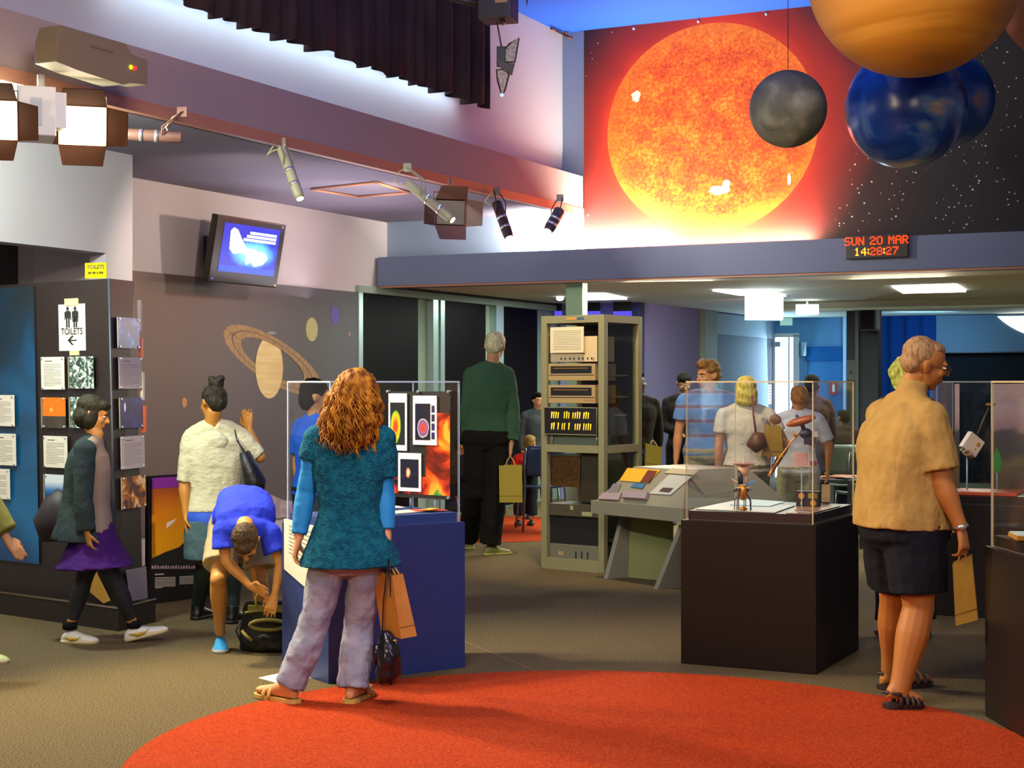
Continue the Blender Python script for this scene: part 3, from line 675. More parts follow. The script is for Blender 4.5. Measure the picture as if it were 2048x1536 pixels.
# ---------- television on the left wall
tc = onU(497, 505, -7.99); yaw = math.radians(24)      # screen turned to the hall and tipped down
ex = V((math.cos(yaw), math.sin(yaw)*0.9, -0.0)).normalized()
ex = EV.copy(); fwd = EU.copy(); tip = math.radians(11)
nrm = (fwd*math.cos(tip)-EZ*math.sin(tip)).normalized(); up = nrm.cross(ex)*-1; up = up if up.z > 0 else -up
ft = Fr(tc, ex, -nrm, up); tvw, tvh = 0.98, 0.565
tv = thing('television', 'tilted flat television on the left wall showing a white shape on blue', 'television', tc)
b = MB(); b.box(ft, -tvw/2, tvw/2, 0, 0.07, -tvh/2, tvh/2, M('tv_black', '#1a140c', 0.3), bev=0.012); b.box(ft, -.2, .2, .07, .13, -.18, .15, m_black); b.build('casing', tv)
n = NT('tv_picture', 0.3); d = n.dist(0.46, 0.17, 0.44, 0.17)
c = n.ramp(n.f('ADD', d, n.f('MULTIPLY', n.noise(8, 4), 0.4)), [(0.25, '#d8ecff'), (0.5, '#4a90e0'), (0.9, '#1030a8'), (1.3, '#0c1470')]); m_tv = n.out(c, 2.2)
f3 = ft.at(-tvw/2+.10, 0, -tvh/2+.10); sw, sh = tvw-.175, tvh-.155
b = MB(); b.rect(f3, 0, sw, 0, sh, m_tv, 0.002); wht = EM('screen_white', '#f4fbff', 4.5)
b.shape(f3, [(sw*x, sh*z) for x, z in ((.12,.85),(.17,.92),(.24,.88),(.32,.72),(.42,.55),(.60,.48),(.78,.46),(.84,.36),(.76,.22),(.62,.16),(.55,.26),(.47,.18),(.44,.30),(.50,.38),(.36,.42),(.22,.38),(.14,.48))], wht, 0.003)
for k in range(3): b.rect(f3, sw*(.46-.05*k), sw*.94, sh*(.83-.075*k), sh*(.83-.075*k)+.02, wht, 0.003)
b.rect(f3, 0, sw, 0, sh*.13, M('tv_bar', '#1238a0', 0.3, emit=0.8), 0.0035)
b.build('screen', tv, recalc=False)
b = MB(); b.cyl(ft.p(0, .1, 0), ft.p(0,0,0)-EU*.385, 0.03, m_black); b.box(Fr(ft.p(0,0,0)-EU*.385, EV, -EU), -.1, .1, -.02, 0.01, -.15, .15, m_black); b.build('wall_bracket', tv)
for x, z, m in ((-.44, -.25, EM('blue_led', '#4060ff', 2)), (.46, -.26, EM('amber_led', '#ffd090', 2)), (.44, .255, m_w)):
    b = MB(); b.box(ft, x-.008, x+.008, -.003, 0, z-.005, z+.005, m); b.build('indicator', tv)

# ---------- LED clock on the beam
fb = Fr(R(0, 13.84, 0), EU, EV)
q0 = fb.hit(1691, 518, -0.06); q1 = fb.hit(1815, 470, -0.06)
fc = fb.at(q0.x, 0, q0.z); w, h = q1.x-q0.x, q1.z-q0.z+0.02
ck = thing('led_clock', 'red lettered LED date and time display on the blue grey beam', 'clock', fc.o)
b = MB(); b.box(fc, 0, w, -0.06, 0, 0, h, M('clock_brown', '#2a0e08', 0.25), bev=0.004); b.build('housing', ck)
led = EM('led_red', '#ff2a08', 4.0); led2 = EM('led_orange', '#ff6a18', 5.0)
FONT = {'S':'0111110000100000111000001000011111 0','U':''}
DOT = {'S':['01111','10000','10000','01110','00001','00001','11110'],'U':['10001']*6+['01110'],'N':['10001','11001','11001','10101','10011','10011','10001'],
 '2':['01110','10001','00001','00110','01000','10000','11111'],'0':['01110']+['10001']*5+['01110'],'M':['10001','11011','10101','10101','10001','10001','10001'],
 'A':['01110','10001','10001','11111','10001','10001','10001'],'R':['11110','10001','10001','11110','10100','10010','10001'],
 '1':['00100','01100','00100','00100','00100','00100','01110'],'4':['00010','00110','01010','10010','11111','00010','00010'],
 '8':['01110','10001','10001','01110','10001','10001','01110'],'7':['11111','00001','00010','00100','00100','01000','01000'],
 ':':['0','1','1','0','1','1','0'],' ':['000']*7}
def led_line(txt, cx, z0, ch):
    b = MB(); cell = ch/7; tw = sum((len(DOT[t][0])+1)*cell for t in txt)-cell; x = cx-tw/2
    for t in txt:
        g = DOT[t]
        for r, row in enumerate(g):
            for c_, v in enumerate(row):
                if v == '1': b.rect(fc, x+c_*cell, x+(c_+.96)*cell, z0+(6-r)*cell, z0+(6-r+.96)*cell, led2 if t in '14:' and txt[0] == '1' else led, 0.0615)
        x += (len(g[0])+1)*cell
    b.build('lettering', ck, recalc=False)
led_line('SUN 20 MAR', w*.5, h*.56, h*.34); led_line('14:28:27', w*.5, h*.12, h*.33)

# ---------- curtain high on the left with tube lamps behind
UC = -6.16
m_cur = M('dark_brown_velvet', '#463638', 0.9, bump=(40, 0.2), var=('#33262c', 3, 2), scale=(1, 1, 0.3))
v0 = uv(onU(345, HZ, UC))[1]-0.6; v1 = uv(onU(981, HZ, UC))[1]
cu = thing('pleated_curtain', 'dark brown pleated curtain hanging high above the mauve beam', 'curtain', R(UC, v1, 3.84))
b = MB(); nseg = 420; rowsz = (3.845, 4.1, 4.5, 4.92); random.seed(3); ph = 0; prev = None
for i in range(nseg+1):
    v = v0+(v1-v0)*i/nseg; ph += (v1-v0)/nseg*(28+9*math.sin(v*3.1)+6*math.sin(v*7.7))
    rr_ = []
    for z in rowsz:
        am = 0.045+0.02*math.sin(v*2.3)
        o = am*math.sin(ph)+0.012*math.sin(2*ph+z*2)
        rr_.append(b.bm.verts.new(R(UC+o*(1.1-(z-3.8)*.3), v, z + (0.02*math.sin(ph*.5) if z < 3.9 else 0))))
    if prev:
        for k in range(3): b.face([prev[k], rr_[k], rr_[k+1], prev[k+1]], m_cur, True)
    prev = rr_
o = b.build('drape', cu, recalc=False); md = o.modifiers.new('thick', 'SOLIDIFY'); md.thickness = 0.012
b = MB(); b.cyl(R(UC, v0, 4.88), R(UC, v1, 4.88), 0.02, m_black, 8); b.build('rail', cu)
tube0 = None
vv = v0+0.5
while vv+1.0 < v1:
    p = R(UW+0.06, vv, 3.98)
    if tube0 is None:
        t0 = thing('tube_lamp', 'one of the white tube lamps glowing behind the brown curtain', 'lamp', p, 'tube lamps behind the curtain')
        b = MB(); b.cyl(p, p+EV*0.95, 0.02, EM('tube_white', '#bfe0ff', 6.0), 10); b.build('tube', t0)
        b = MB(); b.box(Fr(p, EV, -EU), -.02, .97, -.06+0.0, -.03, 0.02, 0.05, m_w); b.build('fitting', t0); tube0 = t0; tp0 = p
    else: dup(tube0, p-tp0)
    vv += 1.02
lt = light('tube_light', 'AREA', R(UW+0.10, (v0+v1)/2, 3.93), 7, (0.62, 0.82, 1.0), None, 0.05, (v1-v0)-.4)
lt.rotation_euler = (0, math.radians(12), 0)
_d = (EU*-.12-EZ*.99).normalized(); _y = EV; _x = _y.cross(-_d).normalized(); lt.rotation_euler = Matrix((_x, _y, -_d)).transposed().to_euler()
# conduit fixing at the ceiling corner
b = MB(); p = onU(1128, 69, UW+0.05); b.cyl(p-EV*0.3, p, 0.012, M('rust_metal', '#6a3a20', 0.4, 0.5), 8); b.cyl(p, p+V((0.05,0,0.06)), 0.015, M('rust_metal', '#6a3a20', 0.4, 0.5), 8); b.cyl(p, p+V((0.08,0,-0.04)), 0.013, M('rust_metal', '#6a3a20', 0.4, 0.5), 8)
tag(b.build('wire_anchor'), 'small rusty bracket in the corner where the white wall meets the blue ceiling', 'bracket')
# ---------- hanging planets
def planet(x, y, rpx, D, m, lb, extra=None, strings=True):
    c = P(x, y, D); r = rpx*D/F
    t = thing('planet_model', lb, 'planet model', c, None)
    b = MB(); b.ell(c, r, m, nu=64, nv=40); b.build('globe', t)
    b = MB(); b.cyl(c+V((0,0,r-0.01)), V((c.x, c.y, ZC)), 0.0025, m_black, 6); b.build('wire', t)
    return t
def globe_mat(name, stops, sc, stretch, rough=0.5, dist=1.0, bump=0.0):
    m = bpy.data.materials.new(name); m.use_nodes = True; nt = m.node_tree; bs = nt.nodes['Principled BSDF']; bs.inputs['Roughness'].default_value = rough
    tc = nt.nodes.new('ShaderNodeTexCoord'); mp = nt.nodes.new('ShaderNodeMapping'); mp.inputs['Scale'].default_value = stretch; nt.links.new(tc.outputs['Object'], mp.inputs[0])
    n = nt.nodes.new('ShaderNodeTexNoise'); n.inputs['Scale'].default_value = sc; n.inputs['Detail'].default_value = 7; n.inputs['Distortion'].default_value = dist; nt.links.new(mp.outputs[0], n.inputs['Vector'])
    r = nt.nodes.new('ShaderNodeValToRGB'); e = r.color_ramp.elements
    while len(e) < len(stops): e.new(0.5)
    for k, (p, c) in enumerate(stops): e[k].position = p; e[k].color = lin(c)
    nt.links.new(n.outputs['Fac'], r.inputs[0]); nt.links.new(r.outputs[0], bs.inputs['Base Color']); return m
planet(1830, -62, 214, 8.6, globe_mat('amber_globe', [(0.3, '#a86410'), (0.5, '#c47c18'), (0.62, '#d89030')], 1.6, (0.35, 0.35, 2.2), 0.55), 'huge amber banded planet globe hanging at the top of the room')
planet(2150, -25, 152, 10.2, globe_mat('brown_globe', [(0.3, '#8c4c10'), (0.7, '#a8641c')], 2, (1,1,2)), 'brown orange globe just showing behind the huge amber one')
planet(1576, 218, 77, 10.6, globe_mat('grey_moon', [(0.35, '#565446'), (0.5, '#6c6a54'), (0.62, '#98927a'), (0.72, '#b4b0a0')], 3.2, (1,1,1), 0.7, 0.6), 'small grey olive moon globe hanging in front of the sun mural')
planet(1812, 216, 120, 9.9, globe_mat('earth_globe', [(0.40, '#0c2c6e'), (0.52, '#16408c'), (0.60, '#5070a0'), (0.66, '#98867c'), (0.74, '#c8ccd0')], 1.9, (1,1,1.2), 0.25, 1.2), 'dark blue earth globe with pale clouds hanging below the huge amber globe')
planet(1893, 200, 94, 11.4, globe_mat('neptune_globe', [(0.40, '#123a78'), (0.60, '#1f4c8c'), (0.70, '#9c6a40')], 1.6, (1,1,1), 0.3, 0.8), 'second blue globe half hidden behind the dark blue earth globe')

# ---------- projector over the beam
D = onU(175, 100, UF+0.2).y
a = onU(78, 92, UF+0.25); d = onU(262, 132, UF+0.25)
ex = V(((d-a).x, (d-a).y, 0)).normalized(); ey = V((-ex.y, ex.x, 0)); a.z = (a.z+d.z)/2; fr = Fr(a, ex, ey)
L_ = V(((d-a).x, (d-a).y, 0)).length
pj = thing('projector', 'beige projector box with a green and a red light on the mauve beam', 'projector', a)
m_bg = M('beige_case', '#7c6a50', 0.6)
b = MB(); pts = [(0,-.12),(0,.02),(.05*L_,.13),(.75*L_,.13),(.80*L_,.06),(L_,.06),(L_,-.12),(.85*L_,-.12),(.72*L_,-.16),(.2*L_,-.14)]
b.prism([fr.p(x, -.12, z*.8-.01) for x, z in pts], ey*0.15, m_bg, bev=0.008); b.build('case', pj)
b = MB(); b.box(fr, .35*L_, .6*L_, -.123, -.119, .02, .03, M('dark_badge', '#6a5a48', .5)); b.build('badge', pj)
for k, c in ((.80, '#b0e010'), (.845, '#ff2020')):
    b = MB(); b.ell(fr.p(k*L_, -.122, -.03), 0.012, EM('status_'+c[1:], c, 3), nu=10, nv=6); b.build('status_light', pj)
b = MB(); b.box(fr, .3*L_, .5*L_, -.02, .16, -.05, .06, m_black); b.build('mount', pj)

# ---------- white air unit box by the left lamp
a = P(33, 268, 8.3); b = MB(); fr = Fr(a, V((1,0.35,0)), V((-0.35,1,0)))
b.box(fr, 0, .20, 0, .3, 0, .26, m_w, bev=0.006); b.box(fr, .205, .26, .1, .22, .06, .25, m_w); b.box(fr, .07, .13, -.004, 0, .05, .2, M('pale_grille', '#b8bcc0', .5))
w_ = b.build('white_speaker', loc=a); tag(w_, 'white box speaker behind the blazing floodlight', 'speaker')
b = MB(); b.cyl(fr.p(.13, .15, .25), V((fr.p(.13,.15,0).x, fr.p(.13,.15,0).y, ZS)), .02, m_w, 8); b.build('hanger', w_)

# ---------- floodlights (barn doors) and tube spotlights on the beam edge
m_lamp = M('cream_lamp_body', '#a7a07c', 0.45); m_lampd = M('brown_lamp_body', '#7c5648', 0.45); m_hot = EM('lamp_hot', '#fff0d0', 22); m_ref = M('copper_flap', '#3c1e0a', 0.7, 0.0, spec=.1)
def flood(c, aim, s, lb, hot=True, body=m_lamp, flap=m_ref):
    t = thing('floodlight', lb, 'floodlight', c)
    f_ = (V(aim)-c).normalized(); ex = f_.cross(EZ).normalized(); up = ex.cross(f_); fr = Fr(c, ex, -f_, up)      # looks along -y
    b = MB(); o4 = [fr.p(x*s*.5, 0, z*s*.42) for x, z in ((-1,-1),(1,-1),(1,1),(-1,1))]; i4 = [fr.p(x*s*.3, s*.45, z*s*.3) for x, z in ((-1,-1),(1,-1),(1,1),(-1,1))]
    b.rings([o4, i4], body, cap=False, smooth=False); b.poly(i4, body); ob = b.build('housing', t); sd = ob.modifiers.new('t', 'SOLIDIFY'); sd.thickness = 0.004
    b = MB(); b.box(fr, -s*.44, s*.44, s*.04, s*.06, -s*.36, s*.36, m_hot if hot else M('lamp_off', '#8c8070', .3)); b.build('lens', t)
    for nm, q in (('barn_door', [(-.5,-.42),(.5,-.42),(.42,-.95),(-.42,-.95)]), ('barn_door', [(-.5,.42),(.5,.42),(.42,.95),(-.42,.95)])):
        b = MB(); y = -s*.30; b.prism([fr.p(q[0][0]*s, 0, q[0][1]*s), fr.p(q[1][0]*s, 0, q[1][1]*s), fr.p(q[2][0]*s, y, q[2][1]*s*.85), fr.p(q[3][0]*s, y, q[3][1]*s*.85)], up*0.003, flap); b.build(nm, t)
    for sg in (-1, 1):
        b = MB(); b.prism([fr.p(sg*.5*s, 0, -.42*s), fr.p(sg*.5*s, 0, .42*s), fr.p(sg*.92*s, -.28*s, .36*s), fr.p(sg*.92*s, -.28*s, -.36*s)], ex*0.003*sg, flap); b.build('barn_door', t)
    b = MB(); b.tube([fr.p(-s*.5, s*.2, 0), fr.p(-s*.5, s*.25, s*.6), fr.p(s*.5, s*.25, s*.6), fr.p(s*.5, s*.2, 0)], 0.006, body, 6)
    e = fr.p(0, s*.25, s*.6); b.cyl(e, V((e.x, e.y, max(ZS-.03, e.z+.02))), 0.012, body, 8); b.build('yoke', t)
    return t
def tubespot(x0, y0, x1, y1, D, lb, r=0.036, dd=-0.12, body=m_lamp, cable=True):
    """a can lamp from its back end (x0,y0) to its mouth (x1,y1)"""
    p = P(x0, y0, D); q = P(x1, y1, D+dd); t = thing('spotlight', lb, 'spotlight', p)
    d = (q-p).normalized()
    b = MB(); b.tube([p, p+d*.01, p.lerp(q, .5), q-d*.03, q], [r*.85, r, r, r, r*.8], body, 12); b.build('can', t)
    for k in (.45, .72):
        b = MB(); c = p.lerp(q, k); b.tube([c-d*.012, c+d*.012], r*1.06, M('chrome_band', '#e8e6e0', .2, .8), 12); b.build('band', t)
    b = MB(); b.cyl(q-d*.004, q+d*.006, r*.66, EM('spot_face', '#fff8ec', 5), 12); b.build('lens', t)
    yk = p.lerp(q, .35); top = V((p.x, p.y, ZS-.02)); side = d.cross(EZ).normalized()*(r+.008)
    b = MB(); b.box(Fr(top), -.03, .03, -.02, .02, -.03, .03, body)
    for s_ in (-1, 1): b.tube([yk+side*s_, V((yk.x, yk.y, 0))+side*s_+V((0,0,max(yk.z+.05, ZS-.12))), top+side*s_*.5], .006, body, 6)
    b.build('yoke', t)
    if cable:
        b = MB(); b.tube([top, top+V((-.06,0,-.03)), top+V((-.10,0,-.09)), p+V((-.06,0,-.02)), p], .005, M('cable_cream', '#b8a878', .6), 6); b.build('cable', t)
    return t
fc_ = P(165, 252, 8.75)
flood(fc_, fc_+V((0.30, -1, -0.30)), 0.26, 'blazing floodlight with open barn doors near the top left')
fd = P(-14, 240, 8.0); flood(fd, fd+V((0.25, -1, -0.3)), 0.24, 'floodlight at the very left edge with a glowing lower flap')
tubespot(365, 275, 250, 268, 9.55, 'brown tube spotlight lying level right of the blazing floodlight', dd=-.05, body=m_lampd)
tubespot(563, 296, 600, 397, 10.75, 'cream tube spotlight pointing down under the middle of the timber edge')
tubespot(815, 366, 905, 440, 12.0, 'cream tube spotlight tilted right above the low door frame')
fe = P(902, 425, 12.5); flood(fe, fe+V((0.35, -1, -0.15)), 0.26, 'brown floodlight with flaps beside the tilted cream spotlight', hot=False, body=m_lampd, flap=m_lampd)
tubespot(993, 405, 1018, 475, 13.5, 'dark tube spotlight against the bright back wall', r=.045, body=M('dark_lamp_body', '#3c2620', .45))
tubespot(1120, 420, 1096, 462, 14.0, 'small dark spotlight nearest the sun mural', r=.05, dd=-.1, body=M('dark_lamp_body2', '#3a3440', .45), cable=False)

# ---------- top rig: dark box on a truss with hanging satellite model
a = P(955, 8, 11.2); fr = Fr(a, V((1, -.25, 0)), V((.25, 1, 0)))
m_rig = M('dark_rig_metal', '#2c2620', .5)
b = MB(); b.box(fr, 0, .24, 0, .25, -.10, .25, m_rig, bev=.01); r_ = b.build('rig_box', loc=a); tag(r_, 'dark equipment box hanging from the ceiling right of the curtain', 'equipment box')
b = MB(); b.box(fr, .13, .22, -.004, 0, 0, .08, M('tan_label', '#a88454', .5)); b.build('sticker', r_)
b = MB(); b.cyl(fr.p(.12, .12, .25), V((fr.p(.12,.12,0).x, fr.p(.12,.12,0).y, ZC)), .02, m_rig, 8); b.build('hanger', r_)
b = MB(); b.cyl(fr.p(-.35, .1, .12), fr.p(0, .1, .02), .03, m_rig, 8); b.build('arm', r_)
b = MB(); b.cyl(fr.p(.15, .1, -.1), fr.p(.17, .1, -.13), .02, m_rig, 8); b.build('knob', r_)
s0 = P(1003, 94, 11.3)
st = thing('satellite_model', 'small hanging satellite model with two mesh half moon wings below the rig box', 'satellite model', s0)
b = MB(); b.box(Fr(s0), -.035, .03, -.03, .03, -.14, .0, m_black, bev=.005); b.build('body', st)
b = MB(); b.cyl(s0, P(994, 45, 11.3), .006, M('red_rod', '#5c1c24', .5), 6); b.build('rod', st)
meshm = M('mesh_wing', '#8c8078', .4, .3, var=('#4c4440', 120, 2))
for pts in (((1038,76),(1018,88),(1003,108),(997,124),(1030,124)), ((993,140),(995,160),(1000,178),(1004,194),(1010,180),(1018,150),(1012,138))):
    b = MB(); pp = [P(x, y, 11.28) for x, y in pts]; b.prism(pp, V((0,.012,0)), meshm); w = b.build('wing', st)
    b = MB(); b.tube(pp, .006, m_ref, 6, closed=True); b.build('rim', w)
b = MB(); b.prism([P(x, y, 11.26) for x, y in ((992,124),(1030,126),(1024,150),(1005,138))], V((0,.03,0)), m_rig); b.build('bracket', st)
b = MB(); b.ell(P(1004, 190, 11.25), .014, EM('tip_glint', '#b0c8ff', 1.0), nu=8, nv=6); b.build('tip', st)  # glint on the tip made as a small emissive bead
b = MB(); p = P(1054, 5, 11.5); b.prism([p+V((-.02,0,.1)), p+V((.02,0,.1)), p+V((.0,0,-.03))], V((0,.03,0)), m_rig); b.cyl(p+V((0,.015,.09)), V((p.x, p.y+.015, ZC)), .008, m_rig, 6)
tag(b.build('ceiling_hook'), 'small dark pointed hook hanging against the blue ceiling', 'hook')
# ---------- display cases
m_acr = clear_mat('acrylic_clear', (0.992, 0.995, 0.992, 1))
m_acre = M('acrylic_edge_glow', '#c9b98a', 0.15, spec=0.8)  # bright pale colour stands in for light glowing in the cut edges
m_acrb = M('acrylic_edge_blue', '#b4c6d8', 0.15, spec=0.8)  # bluish version of the same painted edge glow
m_navy = M('navy_laminate', '#22346c', 0.45, bump=(300, .1)); m_brown = M('dark_brown_laminate', '#160c08', 0.5, var=('#1e110a', 200, 2), spec=.2)
m_blk = M('black_laminate', '#140e0d', 0.4)
def case(K, e1, e2, w1, w2, hp, ht, m, edge, label, deck, inset=0.02, lip=0.05):
    """K: nearest lower corner, e1/e2 unit directions of its two sides"""
    fr = Fr(K, e1, e2); t = thing('display_case', label, 'display case', K)
    b = MB(); b.box(fr, 0, w1, 0, w2, 0, hp, m, bev=.003); b.build('pedestal', t)
    i = inset
    b = MB(); b.box(fr, i+.012, w1-i-.012, i+.012, w2-i-.012, hp, hp+lip, deck); b.build('deck', t)
    th = .008
    def pane(x0, x1, y0, y1, z0, z1, nm):
        b = MB(); c = [b.bm.verts.new(fr.p(x, y, z)) for z in (z0, z1) for y in (y0, y1) for x in (x0, x1)]
        dims = {(0,2,3,1): (x1-x0)*(y1-y0), (4,5,7,6): (x1-x0)*(y1-y0), (0,1,5,4): (x1-x0)*(z1-z0), (2,6,7,3): (x1-x0)*(z1-z0), (0,4,6,2): (y1-y0)*(z1-z0), (1,3,7,5): (y1-y0)*(z1-z0)}
        for q, ar in dims.items(): b.face([c[k] for k in q], m_acr if ar > .05 else edge)
        return b.build(nm, t)
    pane(i, w1-i, i, i+th, hp+.002, ht-th, 'acrylic_panel'); pane(i, w1-i, w2-i-th, w2-i, hp+.002, ht-th, 'acrylic_panel')
    pane(i, i+th, i+th, w2-i-th, hp+.002, ht-th, 'acrylic_panel'); pane(w1-i-th, w1-i, i+th, w2-i-th, hp+.002, ht-th, 'acrylic_panel')
    pane(i, w1-i, i, w2-i, ht-th, ht, 'acrylic_lid')
    return t, fr
e1 = V((.825, .565, 0)).normalized(); e2 = V((-e1.y, e1.x, 0))
K1 = G(657, 1368); case1, f1 = case(K1, e1, e2, .805, .52, .765, 1.505, m_navy, m_acrb, 'navy blue display case that the red haired woman is looking into', M('navy_deck', '#24407c', .5))
case1['label'] = 'dark navy display case with pinned space photographs, behind the red haired woman'
e1 = V((-.8927, .4507, 0)).normalized(); e2 = V((-e1.y, e1.x, 0)); e2 = e2 if e2.y > 0 else -e2
K2 = G(1632, 1350); case2, f2c = case(K2, e1, e2, .735, .86, .765, 1.505, m_brown, m_acre, 'dark brown display case in the middle holding spacecraft models', M('brown_deck', '#2c1a1a', .35))
K3 = G(1970, 1432)+V((0,0,0)); e2 = V((.06, -1, 0)).normalized(); e1 = V((1, .06, 0)).normalized()
case3, f3c = case(K3, e1, e2, .8, .85, .765, 1.505, m_blk, m_acre, 'black display case cut by the right edge, holding an open book', m_blk)
K4 = G(1852, 1229); case4, f4c = case(K4, EU, EV, 1.05, .8, .72, 1.505, m_blk, M('acrylic_edge_grey', '#8c9a90', .2), 'black display case behind the bag of the man in tan, with a boxy satellite model', m_blk)

def flat(fr, pts, z, m, name, lb, cat, th=.003, grp=None):
    b = MB(); b.prism([fr.p(x, y, z) for x, y in pts], V((0,0,th)), m); return tag(b.build(name), lb, cat, grp)
def topz(x, y, z): return G(x, y, z)
# contents of the navy case: poster of photographs on the inner right side, papers on the deck
zd = .817
pz = Fr(f1.p(.805-.045, .06, 0), f1.y, f1.x)            # x along depth, facing -x side of the case
pw_ = .40
pa = P(905, 1012, 8.42); pb_ = P(818, 795, 8.75)
ex = V((pa.x-pb_.x, pa.y-pb_.y, 0)); L_ = ex.length; ex.normalize(); ey = V((-ex.y, ex.x, 0)); ey = ey if ey.y > 0 else -ey
L_ = .44; o_ = f1.p(.735, .47, 0.0); ex = -f1.y; o_.z = 0
# the board stands just inside the right side of the case
fbp = Fr(V((o_.x, o_.y, .90)), (f1.p(.745, .05)-f1.p(.60, .45)).normalized(), V((0,1,0))); fbp.o = f1.p(.60, .45, 0)+V((0,0,.88)); fbp.y = V((-fbp.x.y, fbp.x.x, 0)); Lb = (f1.p(.745, .05)-f1.p(.60, .45)).length
bh = 1.47-.88-.02
b = MB(); b.box(fbp, 0, Lb, 0, .008, 0, bh, m_black); b.rect(fbp, Lb*.62, Lb, .02, bh*.80, pic_mat('nebula'), .002); b.rect(fbp, Lb*.06, Lb*.62, .02, bh*.2, pic_mat('nebula'), .002)
bd = b.build('photo_board', loc=fbp.p(0,0,0), recalc=False); tag(bd, 'dark board with glowing orange nebula print standing inside the navy case', 'board')
for x0, x1, z0, z1, k, lb in ((.02,.32,.44,.98,'heat','tall white edged picture of a green and orange blob'), (.42,.80,.50,.96,'globe','white edged picture of a pink and blue globe'), (.18,.55,.06,.42,'star','white edged picture of a small bright star cloud')):
    f_ = fbp.at(Lb*x0, -.006, bh*z0); w, h = Lb*(x1-x0), bh*(z1-z0); b = MB(); b.box(f_, 0, w, -.002, .002, 0, h, M('white_card', '#eceae6', .5))
    b.rect(f_, w*.1, w*.9 if k != 'globe' else w*.74, h*.1, h*.84, pic_mat(k), .003)
    if k == 'globe':
        for j in range(4): b.rect(f_, w*.79, w*.92, h*(.12+.18*j), h*(.26+.18*j), pic_mat('night'), .003)
    tag(b.build('picture_card', loc=f_.o, recalc=False), lb+' in the navy case', 'picture')
for x, z in ((.0,1.0),(.5,1.0),(.98,1.0),(.05,0.03),(.98,0.02)):
    b = MB(); b.cyl(fbp.p(Lb*x, -.012, bh*z), fbp.p(Lb*x, .012, bh*z), .007, m_alu, 10); b.build('board_clip', bd)
b = MB(); b.cyl(fbp.p(Lb*.35, .012, -.062), fbp.p(Lb*.35, .012, .02), .008, M('bluish_acrylic', '#7a8ca0', .2)); b.cyl(fbp.p(Lb*.75, .012, -.062), fbp.p(Lb*.75, .012, .02), .008, M('bluish_acrylic', '#7a8ca0', .2)); b.build('board_foot', bd)
random.seed(5)
for k, (x, y, w, h, a, c) in enumerate(((.45,.06,.22,.14,.2,'#d9c8b8'), (.58,.10,.18,.12,-.3,'#c84a30'), (.30,.14,.20,.15,.1,'#9a88b8'), (.64,.05,.1,.06,.5,'#e8a030'), (.40,.26,.2,.12,-.1,'#e8e0e4'))):
    ca, sa = math.cos(a), math.sin(a); pts = [(x+(i*ca-j*sa), y+.03+(i*sa+j*ca)) for i, j in ((0,0),(w,0),(w,h),(0,h))]
    pts = [(min(max(i, .04), .76), min(max(j, .04), .48)) for i, j in pts]
    flat(f1, pts, zd+.0005+k*.0035, M('deck_paper%d' % k, c, .6, var=(c, 9)), 'loose_card', ['pale','red','lilac','orange','white'][k]+' flat card lying on the floor of the navy case', 'card')
# sheet hung on the left side of the navy case
fl1 = Fr(K1, -f1.y, f1.x); q = [fl1.hit(x, y, -.006) for x, y in ((568,1138),(655,1214),(655,1058),(568,1037))]
b = MB(); b.prism([fl1.p(v.x, -.006, v.z) for v in q], fl1.y*.004, m_paper)
for k in range(8): 
    s_, e_ = q[3].lerp(q[0], .1+.07*k), q[2].lerp(q[1], .1+.07*k); s2 = s_.lerp(e_, .12); e_ = s_.lerp(e_, .85)
    b.shape(fl1, [(s2.x, s2.z), (e_.x, e_.z), (e_.x, e_.z-.006), (s2.x, s2.z-.006)], m_ink, .007)
tag(b.build('hanging_sheet', recalc=False), 'large white sheet hanging on the left side of the navy case', 'sheet')
# sheet of paper on the floor
b = MB(); b.prism([G(517,1356,.0), G(573,1344,.0), G(604,1338,.0), G(636,1353,.0), G(594,1363,.0), G(560,1368,.0)], V((0,0,.002)), M('bright_paper', '#efeee6', .6)); tag(b.build('floor_paper'), 'white sheet of paper lying on the carpet behind the red haired woman foot', 'paper')

# contents of the middle case
zd2 = .817
def onf(fr, x, y, z): q = fr.loc(G(x, y, z)); return min(max(q.x, .045), .69), min(max(q.y, .045), .81)
flat(f2c, [onf(f2c, *q, zd2) for q in ((1376,1018),(1550,1026),(1590,1012),(1450,999))], zd2, M('pale_map', '#b9b29a', .4, var=('#9fb0a4', 7)), 'map_sheet', 'pale printed sheet under the dish model in the brown case', 'sheet', .004)
flat(f2c, [onf(f2c, *q, zd2) for q in ((1452,998),(1520,1000),(1570,1006),(1540,1015),(1460,1012))], zd2+.005, M('aqua_sheet', '#9cc0b8', .4), 'aqua_sheet', 'pale aqua sheet at the back left of the brown case deck', 'sheet', .003)
flat(f2c, [onf(f2c, *q, zd2) for q in ((1556,1031),(1634,1035),(1697,1013),(1600,1010))], zd2, M('tan_board', '#b08c62', .35, var=('#8f6a4c', 9)), 'tan_board', 'tan printed board at the right of the brown case deck', 'board', .004)
flat(f2c, [onf(f2c, *q, zd2) for q in ((1588,1030),(1622,1031),(1624,1024),(1590,1022))], zd2+.005, M('brown_card', '#5c4030', .35), 'brown_card', 'small brown card on the tan board in the brown case', 'card', .003)
b = MB(); c = V((0,0,0)); p = G(1498, 1041, .79); fr = Fr(f2c.p(.36, .0+.025, .79), -f2c.x, f2c.y); b.cyl(fr.p(0, 0.004, 0), fr.p(0, -.006, 0), .01, m_alu, 12)
